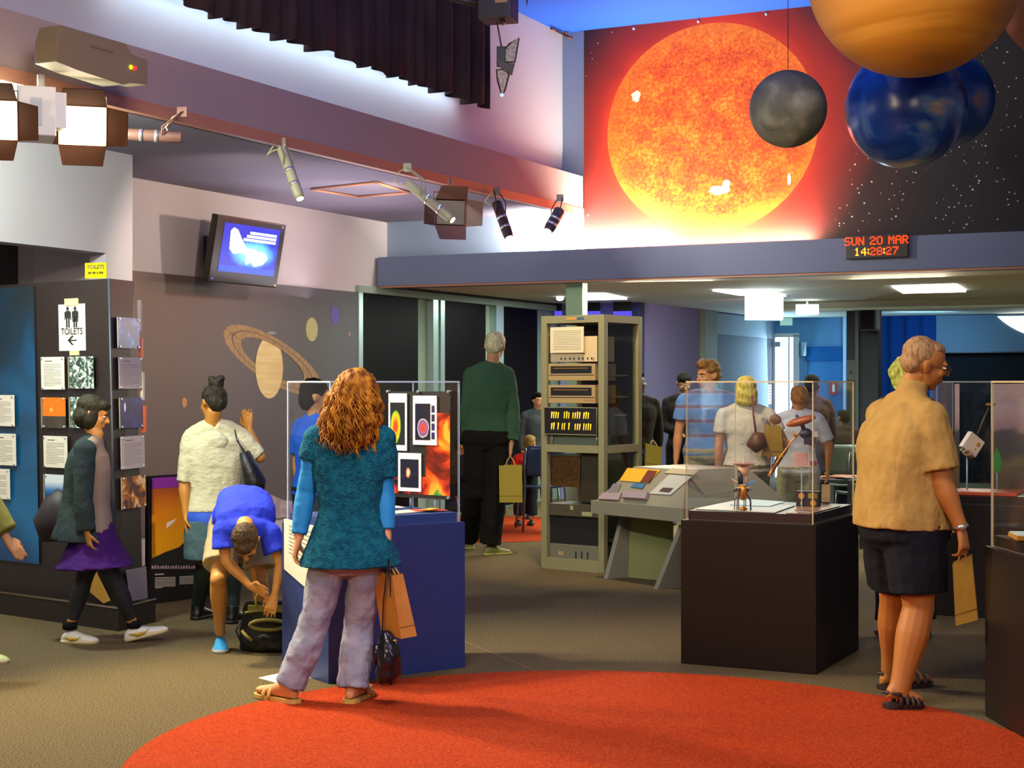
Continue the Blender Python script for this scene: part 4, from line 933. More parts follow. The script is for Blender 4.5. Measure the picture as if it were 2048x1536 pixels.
# lander style model with a dish
base = G(1486, 1022, zd2); D = base.y; px = D/F
mdl = thing('spacecraft_model', 'small dish topped spacecraft model on thin legs in the brown case', 'spacecraft model', base)
m_gold = M('model_gold', '#c88a34', .35, .6); m_dk = M('model_dark', '#2a2230', .5); m_cr = M('model_cream', '#d8b088', .45)
def mp(x, y, dd=0.0): return P(x, y, D+dd)
b = MB(); c = mp(1488, 933); prof = [(.0,.0),(.03,.0),(.060,.010),(.066,.018)]
rings = []
for r, z in ((.004,-.002),(.028,.004),(.050,.009),(.068,.017),(.070,.019),(.050,.013),(.028,.008),(.004,.003)): rings.append([c+V((r*math.cos(t), r*math.sin(t), z)) for t in [2*PI*i/28 for i in range(28)]])
b.rings(rings, m_cr); b.tube([c+V((0,0,-.05)), c+V((0,0,0))], [.012, .038], m_cr, 20); b.build('dish', mdl)
b = MB()
for k in range(3): t = 2*PI*k/3; b.cyl(c+V((.02*math.cos(t), .02*math.sin(t), .006)), c+V((0,0,.034)), .002, m_cr, 6)
b.ell(c+V((0,0,.035)), .006, m_cr, nu=8, nv=6); b.build('feed', mdl)
b = MB(); b.cyl(mp(1481, 968), mp(1481, 940), .014, m_dk, 12); b.cyl(mp(1492, 966), mp(1492, 945), .006, m_cr, 8); b.build('neck', mdl)
b = MB(); b.tube([mp(1486, 1000), mp(1486, 992), mp(1486, 980), mp(1486, 970)], [.012,.022,.026,.020], m_gold, 10); b.box(Fr(mp(1486, 980)), -.032, .032, -.02, .02, -.012, .014, m_dk, bev=.003); b.build('bus', mdl)
for k, (x0, y0, x1, y1, m) in enumerate(((1492,971,1510,965,M('panel_blue','#4a7c9c',.3)), (1480,968,1464,960,m_gold), (1478,978,1468,984,m_dk), (1494,975,1506,981,m_dk))):
    b = MB(); p, q = mp(x0, y0), mp(x1, y1); b.prism([p+V((0,0,-.004)), q+V((0,0,-.004)), q+V((0,.03,.004)), p+V((0,.03,.004))], V((0,0,.004)), m); b.build('side_panel', mdl)
for k in range(7):
    t = 2*PI*k/7+.2; a_ = mp(1486, 985)+V((.018*math.cos(t), .018*math.sin(t), 0)); e_ = base+V((.045*math.cos(t), .045*math.sin(t), .004)); b = MB(); b.tube([a_, a_.lerp(e_, .5)+V((.012*math.cos(t), .012*math.sin(t), .004)), e_], .0025, m_dk, 6); b.build('strut', mdl)
b = MB(); b.ell(base+V((0,0,.012)), (.024,.024,.012), m_gold, nu=16, nv=8); b.build('foot_pad', mdl)
# block with golden discs and pale back card
q0 = G(1592, 1014, zd2); fr = Fr(q0, -f2c.x, f2c.y); w = .125; h = .088
b = MB(); b.box(fr, 0, w, 0, .05, 0.0, h, M('record_block', '#2a1c26', .4)); 
gd = M('gold_disc', '#d8982c', .3, .5); b.disc(fr, .030, .062, .017, .017, gd, .001, 24); b.disc(fr, .096, .024, .017, .017, gd, .001, 24); b.disc(fr, .030, .022, .006, .009, gd, .001, 16); b.rect(fr, .068, .118, .050, .078, M('gold_plate', '#a08830', .3, .4), .001)
tag(b.build('disc_block', loc=q0, recalc=False), 'black block showing golden discs at the back right of the brown case', 'exhibit block')
p = G(1643, 1004, zd2); b = MB(); b.box(Fr(p, -f2c.x, f2c.y), 0, .05, 0, .006, 0, .10, M('tan_card', '#b09068', .5)); tag(b.build('standing_card', loc=p), 'small tan upright card beside the golden disc block', 'card')
# hanging probe model: dish, boom, body, held by a thin stem
hp_ = P(1596, 905, 8.45)
pr = thing('probe_model', 'hanging probe model with brown dish and long gold boom in the brown case', 'spacecraft model', G(1620, 1010, zd2))
D = 8.42
def hp(x, y, dd=0.0): return P(x, y, D+dd)
m_dish = M('copper_dish', '#a8602c', .4, .3); m_dishd = M('olive_dish', '#6c4c20', .4)
for c, rx, rz, rot, m, nm in ((hp(1602, 842), 31, 9, .28, m_dish, 'dish'), (hp(1551, 839, .05), 12, 10, -.2, m_dishd, 'wing')):
    b = MB(); ax = (V((math.cos(rot), -.15, math.sin(rot))).normalized(), V((0.1, 1, 0.0)).normalized(), V((-math.sin(rot), 0, math.cos(rot)))); b.ell(c, (rx*D/F, .03 if nm == 'dish' else .008, rz*D/F), m, ax, 32, 12); b.build(nm, pr)
b = MB(); b.tube([hp(1592, 830), hp(1603, 846), hp(1608, 860)], [.008,.012,.012], m_dk, 8); b.ell(hp(1612, 867), (.035,.03,.03), m_dk, nu=12, nv=8); b.box(Fr(hp(1620, 878)), -.03, .03, -.02, .02, -.03, .02, m_dk, bev=.004); b.box(Fr(hp(1628, 868)), -.012, .015, -.025, -.02, -.015, .015, M('model_white', '#c8b8a8', .5)); b.build('bus', pr)
b = MB(); b.tube([hp(1600, 866), hp(1584, 882), hp(1560, 915), hp(1544, 940)], [.006,.005,.005,.004], m_gold, 8); b.tube([hp(1546, 934), hp(1540, 948), hp(1537, 952)], .008, m_gold, 8); b.build('boom', pr)
b = MB(); b.tube([hp(1590, 868), hp(1587, 870)], .016, m_gold, 8); b.tube([hp(1622, 885), hp(1628, 895)], .012, m_gold, 8); b.build('gold_fitting', pr)
b = MB(); b.cyl(G(1620, 1010, zd2), hp(1618, 880), .003, m_acrb, 6); b.build('stem', pr)
b = MB(); p = P(1586, 933, 8.55); b.box(Fr(p, V((1,-.1,0)), V((.1,1,0))), 0, .095, 0, .004, 0, .075, M('pink_caption', '#d8a890', .5)); 
for k in range(5): b.rect(Fr(p, V((1,-.1,0)), V((.1,1,0))), .01, .085, .012+k*.012, .0135+k*.012, M('faint_pink_ink', '#b08474'), .001)
o = b.build('caption_card', loc=p); tag(o, 'pinkish caption card on a clear stand below the probe model', 'card'); b = MB(); b.box(Fr(p), .045, .05, .004, .009, -(p.z-zd2), .0, m_acrb); b.build('stand', o)
b = MB(); p = P(1619, 932, 8.6); b.box(Fr(p), 0, .045, 0, .03, 0, .028, M('orange_box', '#b06c1c', .5)); o = b.build('orange_block', loc=p); tag(o, 'small orange block beside the pinkish caption card', 'block'); b = MB(); b.box(Fr(p), .02, .025, .01, .015, -(p.z-zd2), .0, m_acrb); b.build('stand', o)

# contents of the far right case
def px4(x, y, dv=.3): return onV(x, y, uv(K4)[1]+dv)
z4 = .772
bl = px4(1893, 965, .7); 
b = MB(); fr = Fr(R(uv(K4)[0]+.10, uv(K4)[1]+.70, z4), EU, EV); wv = .30
sky = NT('reflection_board', .4); sky.out(sky.ramp(sky.f('ADD', sky.f('MULTIPLY', sky.y, 1.6), sky.f('MULTIPLY', sky.noise(6, 5), .25)), [(0.25, '#5c4a34'), (0.42, '#6c6230'), (0.5, '#3c3a38'), (0.74, '#4c4848'), (0.80, '#b08c8a'), (1.0, '#c8a8a4')]))
x0 = uv(onV(1880, HZ, uv(K4)[1]+.70))[0]-fr.o.dot(EU)
for a_, c_ in ((1862, 1919), (1986, 2060)):  # added boards that paint the reflections in the case as a picture
    u0_ = max(uv(K4)[0]+.05, uv(onV(a_, HZ, uv(K4)[1]+.7))[0]); u1_ = min(uv(K4)[0]+1.0, uv(onV(c_, HZ, uv(K4)[1]+.7))[0]); f_ = Fr(R(u0_, uv(K4)[1]+.7, z4), EU, EV)
    b = MB(); b.box(f_, 0, u1_-u0_, 0, .01, 0, .715, m_black); b.rect(f_, 0, u1_-u0_, 0, .715, sky.m, .002)
    tag(b.build('reflection_board', loc=f_.o, recalc=False), 'painted reflection of pinkish sky and dark hills '+('left' if a_ < 1900 else 'right')+' of the boxy satellite model', 'picture')
D = 10.35
sat = thing('box_satellite', 'white cube satellite model with a long diagonal boom in the far right case', 'spacecraft model', P(1930, 968, D))
q = lambda x, y, dd=0: P(x, y, D+dd)
b = MB(); ex = (q(1970, 885)-q(1944, 863)).normalized(); ez_ = (q(1925, 893)-q(1944, 863)).normalized()
fr = Fr(q(1944, 863), ex, V((0,1,0)), -ez_); fr.z = -ez_; l1 = (q(1970,885)-q(1944,863)).length; l2 = (q(1925,893)-q(1944,863)).length
b.box(fr, 0, l1, 0, .09, -l2, 0, M('model_white2', '#e0ccb0', .5), bev=.003); b.disc(fr, l1*.75, -l2*.35, .014, .014, gd, .001, 20); b.disc(fr, l1*.72, -l2*.65, .006, .006, gd, .001, 12); b.build('bus', sat)
b = MB(); b.tube([q(1922, 898), q(1930, 908), q(1944, 916)], .012, M('olive_metal', '#7a6a3c', .4, .4), 8); b.tube([q(1935+8*math.cos(t), 905+5*math.sin(t), -.02) for t in [2*PI*i/16 for i in range(16)]], .005, m_cr, 6, closed=True); b.build('thruster', sat)
b = MB(); b.cyl(q(1955, 868), q(1977, 815), .006, M('olive_metal', '#7a6a3c', .4, .4), 8); b.ell(q(1981, 809), (.035,.012,.012), m_gold, nu=12, nv=8); b.build('boom', sat)
b = MB(); b.cyl(P(1934, 908, D+.04), V((P(1934, 908, D+.04).x, D+.04, z4)), .006, m_acrb, 8); b.build('stem', sat)
p = P(1995, 948, 10.2); b = MB(); b.prism([P(x, y, 10.2) for x, y in ((1990,946),(1986,928),(1988,912),(1993,895),(2000,908),(2003,925),(2000,940),(1994,947))], V((0,.004,0)), M('leaf_green', '#2ca02c', .5)); o = b.build('leaf_shape'); tag(o, 'bright green leaf shape standing in the far right case', 'leaf')
b = MB(); b.cyl(P(1994, 946, 10.2), V((P(1994,946,10.2).x, 10.2, z4)), .003, m_acrb, 6); b.build('stem', o)
f4_ = Fr(V((K4.x, K4.y, 0)), EU, EV)
flat(f4_, [(.15,.1),(.55,.1),(.55,.45),(.15,.45)], z4+.001, M('orange_board', '#c84c20', .5), 'orange_board', 'thick orange board lying under the boxy satellite model', 'board', .02)
flat(f4_, [(.56,.06),(1.0,.06),(1.0,.6),(.56,.6)], z4+.001, M('mint_sheet', '#a8d0b8', .5, var=('#d0d8c0', 5)), 'mint_sheet', 'pale mint sheet on the deck of the far right case', 'sheet', .006)
# open book in the near right case
f_ = Fr(V((2.192, 6.96, .8185)), V((1,-.12,0)), V((.12,1,0)))
b = MB(); b.box(f_, 0, .3, -.2, 0, 0, .02, M('book_mustard', '#b07a1c', .6), bev=.003); b.box(f_, .005, .29, -.19, -.012, .02, .024, M('book_page', '#c8e0d8', .5)); tag(b.build('open_book'), 'mustard edged book with pale pages in the near right case', 'book')

# ---------- equipment rack
K = G(1208, 1147); e1 = (G(1082, 1136)-K); e1.z = 0; w1 = e1.length; e1.normalize(); e2 = V((-e1.y, e1.x, 0)); e2 = e2 if e2.y > 0 else -e2; d1 = .56; hr = 2.03
fr = Fr(K+e1*w1, -e1, e2)                 # x runs left to right across the front
m_rk = M('rack_grey', '#8a855e', .45, bump=(200, .1)); m_rkd = M('rack_inner', '#1c1a18', .6)
rack = thing('equipment_rack', 'tall grey electronics rack with glowing readouts between the old man and the desk', 'rack', K)
def rp(x, y, off=0.0): q = fr.hit(x, y, off); return q.x, q.z
b = MB(); t = .055
for x in (0, w1-t): 
    for y in (0, d1-t): b.box(fr, x, x+t, y, y+t, 0, hr, m_rk, bev=.006)
for y in (0, d1-t): b.box(fr, t, w1-t, y, y+t, hr-.06, hr, m_rk); b.box(fr, t, w1-t, y, y+t, 0, .09, m_rk)
for x in (0, w1-t): b.box(fr, x, x+t, t, d1-t, hr-.06, hr, m_rk); b.box(fr, x, x+t, t, d1-t, 0, .09, m_rk)
zc0 = rp(1140, 905)[1]; zc1 = rp(1140, 890)[1]
for y in (0,): b.box(fr, t, w1-t, y, y+.04, zc0, zc1, m_rk)
for x in (0, w1-t): b.box(fr, x, x+t, t, d1-t, zc0, zc1, m_rk)
b.box(fr, t, w1-t, t, d1-t, hr-.02, hr-.005, m_rk); b.build('frame', rack)
b = MB(); b.box(fr, t, w1-t, d1-.05, d1-.03, .09, hr-.06, m_rkd); b.build('back_panel', rack)
b = MB(); b.box(fr, w1-t+.02, w1-t+.026, t, d1-t, .09, hr-.06, clear_mat('side_glass', (.80,.84,.80,1))); b.build('side_glass', rack)
def unit_(x0, x1, y0, y1, m, nm, off=.03, dep=.3, extra=None):
    a_, z0 = rp(x0, y1, off); c_, z1 = rp(x1, y0, off); b = MB(); b.box(fr, a_, c_, off, off+dep, z0, z1, m, bev=.003)
    if extra: extra(b, fr.at(a_, off, z0), c_-a_, z1-z0)
    return b.build(nm, rack, recalc=False)
m_cru = M('cream_panel', '#d2b988', .45); m_tan = M('tan_bezel', '#a98e5c', .45)
def ex1(b, f, w, h):
    for k in range(8): b.rect(f, w*(.22+.085*k+.04*(k//2)*.5), w*(.25+.085*k+.04*(k//2)*.5), h*.08, h*.17, ink, .001)
    b.disc(f, w*.93, h*.10, .012, .012, m_tan, .001, 16); b.rect(f, w*.70, w*.75, h*.30, h*.33, ink, .001)
unit_(1101, 1194, 672, 724, m_cru, 'switch_panel', .03, .25, ex1)
for x0, x1 in ((1094,1100), (1195,1200)):
    def exs(b, f, w, h):
        for k in range(5): b.disc(f, w/2, h*(.1+.2*k), .004, .004, m_alu, .001, 8)
    unit_(x0, x1, 671, 726, m_rkd, 'slotted_rail', .03, .02, exs)
def ex2(b, f, w, h):
    b.rect(f, w*.05, w*.93, h*.42, h*.86, m_black, .001); b.rect(f, w*.02, w*.98, h*.30, h*.34, m_rkd, .001); b.rect(f, w*.1, w*.85, h*.70, h*.76, M('bronze_bar', '#7a5a20', .4), .0015)
    for k in range(4): b.disc(f, w*(.78+.055*k), h*.16, .005, .005, M('red_knob' if drive[0] else 'tan_knob', '#b02018' if drive[0] else '#c09040', .4), .002, 10)
drive = [0]; unit_(1097, 1190, 727, 761, m_tan, 'tape_drive', .02, .3, ex2); drive = [1]; unit_(1097, 1190, 770, 806, m_tan, 'tape_drive', .02, .3, ex2)
def ex3(b, f, w, h):
    glow = EM('nixie_orange', '#ffae28', 2.2); random.seed(11)
    for r_, z in ((0, .60), (1, .18)):
        for g_ in range(4):
            for k in range(4):
                if random.random() < .12: continue
                x = w*(.13+.205*g_+.042*k); hh = h*(.22+.04*random.random())
                b.shape(f, [(x, h*z), (x+w*.012, h*z), (x+w*(.022+.01*random.random()), h*z+hh), (x+w*.006, h*z+hh)], glow, .002)
    b.tube([f.p(0,-.002,0), f.p(w,-.002,0), f.p(w,-.002,h), f.p(0,-.002,h)], .004, m_rk, 6, closed=True)
unit_(1089, 1194, 816, 868, m_black, 'readout_display', -.008, .25, ex3)
unit_(1098, 1194, 870, 889, M('grey_green_panel', '#5c6450', .5), 'blank_panel', .04, .2)
for x in (1101, 1191): b = MB(); a_, z0 = rp(x, 888); _, z1 = rp(x, 869); b.cyl(fr.p(a_, .02, z0), fr.p(a_, .02, z1), .006, m_alu, 8); b.build('post', rack)
unit_(1102, 1160, 912, 972, M('amber_card_cage', '#5c3c0c', .4, var=('#3a2608', 40, 3)), 'card_cage', .08, .3)
unit_(1162, 1200, 905, 1004, M('olive_boards', '#3a3018', .5, var=('#241e12', 60, 3), scale=(6,6,1)), 'board_stack', .08, .3)
def ex4(b, f, w, h):
    b.rect(f, w*.65, w*.85, h*.1, h*.45, M('green_tag', '#a0a070', .5), .001); b.rect(f, w*.42, w*.48, h*.55, h*.9, M('green_tag', '#a0a070', .5), .001)
unit_(1098, 1200, 1012, 1030, M('rack_rim', '#4c4634', .4), 'chassis_rim', .02, .3, ex4)
unit_(1098, 1200, 1031, 1090, M('dark_cavity', '#100e0c', .6), 'chassis', .05, .3)
def ex5(b, f, w, h):
    for k in range(3): b.rect(f, w*(.52+.12*k), w*(.55+.12*k), h*.35, h*.7, ink, .001)
    b.rect(f, w*.17, w*.28, h*.45, h*.65, m_tan, .001)
unit_(1100, 1198, 1094, 1126, M('grey_base_panel', '#6e6c58', .5), 'base_panel', .02, .3, ex5)
unit_(1103, 1195, 1060, 1061, m_rkd, 'seam', .02, .3) if False else None
for y in (732, 775, 812): 
    _, z = rp(1140, y); b = MB(); b.box(fr, w1-.09, w1-.07, .15, .45, z-.08, z-.07, m_rk); b.box(fr, w1-.09, w1-.07, .15, .17, z-.2, z-.07, m_rk); b.build('slide_bracket', rack)
a_, z0 = rp(1101, 706, 0); c_, z1 = rp(1168, 653, 0); b = MB(); f_ = fr.at(a_, -.004, z0); w, h = c_-a_, z1-z0; b.box(f_, 0, w, 0, .002, 0, h, M('paper_cream', '#e0cfa4', .6))
for k in range(12): b.rect(f_, w*.1, w*.92, h*(.12+.065*k), h*(.12+.065*k)+.003, m_ink, .001)
tag(b.build('notice_paper', loc=f_.o, recalc=False), 'cream sheet of fine print taped to the top of the equipment rack', 'notice')
a_, z0 = rp(1133, 640, 0); c_, z1 = rp(1168, 634, 0); b = MB(); f_ = fr.at(a_, -.002, z0); b.box(f_, 0, (c_-a_)*.55, 0, .002, 0, z1-z0, M('orange_plate', '#c89040', .4)); b.box(f_, (c_-a_)*.62, (c_-a_), 0, .002, 0, z1-z0, M('blue_plate', '#3c5a78', .4)); b.build('name_plate', rack)

# ---------- low sloping display desk with leaflets
m_desk = M('grey_olive_laminate', '#89836a', .5, bump=(200, .08)); m_deskd = M('dark_underside', '#2c2820', .6); m_desky = M('green_yellow_panel', '#8b8a52', .6)
Za = .50; Ax = P(1182, 990, 13.4); Bx = P(1364, 1046, 11.17); Ax.z = Bx.z = 0
A_ = V((.60, 12.0, 0)); B_ = V((1.215, 11.2, 0)); C_ = V((2.1, 11.6, 0)); D_ = V((1.4, 12.62, 0))
desk = thing('display_desk', 'low sloping grey display desk covered with leaflets, right of the rack', 'desk', B_)
z = lambda p, h: V((p.x, p.y, h))
b = MB(); b.prism([z(q, .50) for q in (A_, B_, C_, D_)], V((0,0,.10)), m_desk, bev=.004); b.build('table_top', desk)
cen = (A_+B_+C_+D_)/4; ins = [z(q.lerp(cen, .45), .86) for q in (A_, B_, C_, D_)]; out = [z(q.lerp(cen, .06), .60) for q in (A_, B_, C_, D_)]
b = MB(); b.rings([out, ins], m_desk, cap=True, smooth=False); b.build('sloping_reader', desk)
n_ = V((0, 0, 0))
def leg(foot, topc, wv): 
    b = MB(); b.prism([foot, foot+wv, topc+wv*.9, topc], V((.03, -.01, 0)), m_desk); return b.build('leg_panel', desk)
lf = V((.70, 12.02, 0)); rf = G(1307, 1178)
leg(lf, P(1240, 1030, lf.y+.05), V((.16, .08, 0))); leg(rf, P(1358, 1050, rf.y-.05), V((.45, .2, 0)))
b = MB(); p0, p1 = V((.86, 12.12, 0)), V((1.2, 11.85, 0)); b.prism([p0, p1, z(p1, .5), z(p0, .5)], V((.02, .05, 0)), m_desky); b.build('modesty_panel', desk)
# second wing side with arched blue print
b = MB(); fS = Fr(B_, (C_-B_), V((0,0,1)).cross(C_-B_)); fS.y = V((-fS.x.y, fS.x.x, 0)); b.box(fS, .02, (C_-B_).length-.05, .02, .05, 0.1, .5, M('brown_panel', '#7c5c3c', .6)); b.build('side_panel', desk)
q0, q1 = fS.hit(1402, 1003, -.004), fS.hit(1455, 975, -.004); cx = (q0.x+q1.x)/2; r = (q1.x-q0.x)/2
b = MB(); pts = [(cx+r*math.cos(PI*i/20), .505+ (r*.75)*math.sin(PI*i/20)) for i in range(21)]; b.shape(fS, pts, M('arch_print', '#2c2c5c', .5, var=('#5c3c54', 9)), .004); b.box(fS, cx-r, cx+r, -.003, .0, .49, .506, m_desk)
tag(b.build('arched_print', recalc=False), 'dark blue arched print on the side of the low desk seen through the brown case', 'picture')
def on_slope(x, y):      # where a sight line meets the left slope
    n = (out[1]-out[0]).cross(ins[0]-out[0]).normalized(); c = V((0,0,H)); d = P(x, y, 1)-c; k = (out[0]-c).dot(n)/d.dot(n); return c+d*k, n
def leaf(pts, m, lb, lift=.004, nm='leaflet', th=.004):
    n = on_slope(1300, 960)[1]; n = n if n.z > 0 else -n
    b = MB(); b.prism([on_slope(x, y)[0]+n*lift for x, y in pts], n*th, m); return tag(b.build(nm), lb, 'leaflet')
leaf([(1240,962),(1256,937),(1322,941),(1296,967)], M('yellow_leaflet', '#e0a818', .4), 'bright yellow leaflet at the top left of the low desk')
leaf([(1282,966),(1298,942),(1316,944),(1300,966)], M('brown_leaflet', '#6c3018', .4), 'brown leaflet crossing the bright yellow one on the low desk', .009)
leaf([(1300,988),(1340,950),(1385,954),(1342,991)], M('white_leaflet', '#b8b8a8', .25), 'large pale leaflet on the slope of the low desk', .004)
leaf([(1320,984),(1328,977),(1348,978),(1340,986)], M('brown_patch', '#50382c', .4), 'small brown card on the large pale leaflet', .009)
leaf([(1216,985),(1228,968),(1244,968),(1236,986)], M('grey_leaflet', '#77706a', .4), 'small grey leaflet at the lower left of the low desk slope')
leaf([(1262,975),(1270,967),(1292,969),(1286,978)], M('teal_leaflet', '#3c6c8c', .4), 'small teal blue leaflet between the yellow and the pale ones on the low desk', .005)
leaf([(1330,947),(1345,937),(1400,942),(1388,951)], M('cream_leaflet', '#bcae88', .4), 'cream leaflet near the ridge of the low desk', .004)
tabz = lambda x, y: G(x, y, .601)
leaf([(1199,1001),(1210,988),(1246,989),(1240,1003)], M('magazine_pink', '#9c8884', .35), 'small magazine pile at the lower left tip of the low desk', .004, 'magazine', .02)
leaf([(1248,999),(1256,986),(1300,988),(1296,1002)], M('magazine_grey', '#8c8c94', .35, var=('#a07c70', 30)), 'wider magazine pile along the lower edge of the low desk', .004, 'magazine', .03)

# ---------- table with orange papers, chairs
tb = thing('low_table', 'dark table with orange papers behind the brown case', 'table', V((2.9, 14.0, 0)))
tb.location.z = 0; ROOT[tb.name] = V(tb.location)
tt = Fr(V((2.60, 14.0, 0)), EU, EV); zt = .64
b = MB(); b.box(tt, 0, .46, 0, .42, zt-.03, zt, m_black, bev=.004); b.build('table_top', tb)
for x, y in ((.03,.03),(.40,.03),(.03,.36),(.40,.36)): b = MB(); b.box(tt, x, x+.03, y, y+.03, 0, zt-.03, m_black); b.build('leg', tb)
random.seed(9)
for k in range(6):
    x, y = .03+.035*k, .02+.035*(k % 3); a_ = random.uniform(-.4, .4); ca, sa = math.cos(a_), math.sin(a_)
    flat(tt, [(x+(i*ca-j*sa), y+.05+(i*sa+j*ca)) for i, j in ((0,0),(.22,0),(.22,.15),(0,.15))], zt+.001+.0045*k, M('orange_paper%d' % (k % 3), ('#c8703c','#d89868','#b85c30')[k % 3], .6), 'orange_paper', 'one of the overlapping orange papers on the dark table', 'paper', .004, 'orange papers on the dark table')
m_ch = M('grey_green_plastic', '#4c5c58', .35); m_chb = M('blue_grey_plastic', '#28405c', .35); m_leg = M('steel_leg', '#6c7478', .3, .7)
def chair(loc, yaw, lb, m):
    t = thing('stacking_chair', lb, 'chair', loc); fr = Fr(loc, V((math.cos(yaw), math.sin(yaw), 0)), V((-math.sin(yaw), math.cos(yaw), 0)))   # front faces +y
    b = MB(); rows = []
    for j in range(7):
        s = j/6; y = -.2+.4*s; rows.append([fr.p(-.21+.42*i/8, y, .45+.02*abs(i/4-1)**2-.012*math.sin(PI*s)+(-.02 if j == 6 else 0)) for i in range(9)])
    vs = [[b.bm.verts.new(p) for p in r] for r in rows]
    for a_, c_ in zip(vs, vs[1:]):
        for i in range(8): b.face([a_[i], a_[i+1], c_[i+1], c_[i]], m, True)
    o = b.build('seat', t); sd = o.modifiers.new('t', 'SOLIDIFY'); sd.thickness = .02
    b = MB(); rows = []
    for j in range(9):
        s = j/8; wd = .22*(1-.25*max(0, s-.7)/.3-.12*max(0, .25-s)/.25); rows.append([fr.p(wd*(i/4-1), -.2-.06*s+.04*abs(i/4-1)**2, .56+.30*s) for i in range(9)])
    vs = [[b.bm.verts.new(p) for p in r] for r in rows]
    for a_, c_ in zip(vs, vs[1:]):
        for i in range(8): b.face([a_[i], a_[i+1], c_[i+1], c_[i]], m, True)
    o = b.build('backrest', t); sd = o.modifiers.new('t', 'SOLIDIFY'); sd.thickness = .015
    for sx_ in (-1, 1):
        b = MB(); b.tube([fr.p(.23*sx_, -.24, 0), fr.p(.2*sx_, -.2, .44), fr.p(.21*sx_, -.22, .6), fr.p(.2*sx_, -.25, .84)], .011, m_leg, 8); b.build('leg', t)
        b = MB(); b.tube([fr.p(.23*sx_, .22, 0), fr.p(.2*sx_, .16, .44)], .011, m_leg, 8); b.build('leg', t)
    return t
chair(V((3.34, 15.0, 0)), .1, 'grey green plastic chair just left of the man in tan', m_ch)
chair(V((3.42, 16.35, 0)), -.3, 'grey green plastic chair seen through the right side of the brown case', m_ch)
chair(V((3.40, 17.6, 0)), .2, 'farthest grey green plastic chair, under the dark haired sitter', m_ch)
chair(V((.30, 16.0, 0)), .15, 'dark blue plastic chair half hidden by the left edge of the rack', m_chb)
# ---------- people
_tex = {}
def clouds(sc):
    if sc not in _tex:
        t = bpy.data.textures.new('folds', 'CLOUDS'); t.noise_scale = sc; t.noise_depth = 2; _tex[sc] = t
    return _tex[sc]
def interp(tb, t):
    if t <= tb[0][0]: return tb[0][1:]
    for a, b in zip(tb, tb[1:]):
        if t <= b[0]:
            k = (t-a[0])/(b[0]-a[0]); k = k*k*(3-2*k)*.5+k*.5
            return tuple(x+(y-x)*k for x, y in zip(a[1:], b[1:]))
    return tb[-1][1:]
TORSO = [(-.17,.085,.085),(-.07,.160,.115),(.05,.168,.120),(.2,.152,.108),(.36,.136,.098),(.55,.150,.106),(.75,.168,.112),(.90,.172,.098),(1.0,.145,.078),(1.06,.075,.058),(1.12,.055,.052)]
ARM = [(0,.047),(.3,.049),(.8,.040),(1,.037),(1.25,.040),(1.8,.027),(2,.025)]
LEG = [(0,.090),(.4,.080),(.9,.056),(1,.054),(1.3,.058),(1.8,.038),(2,.036)]
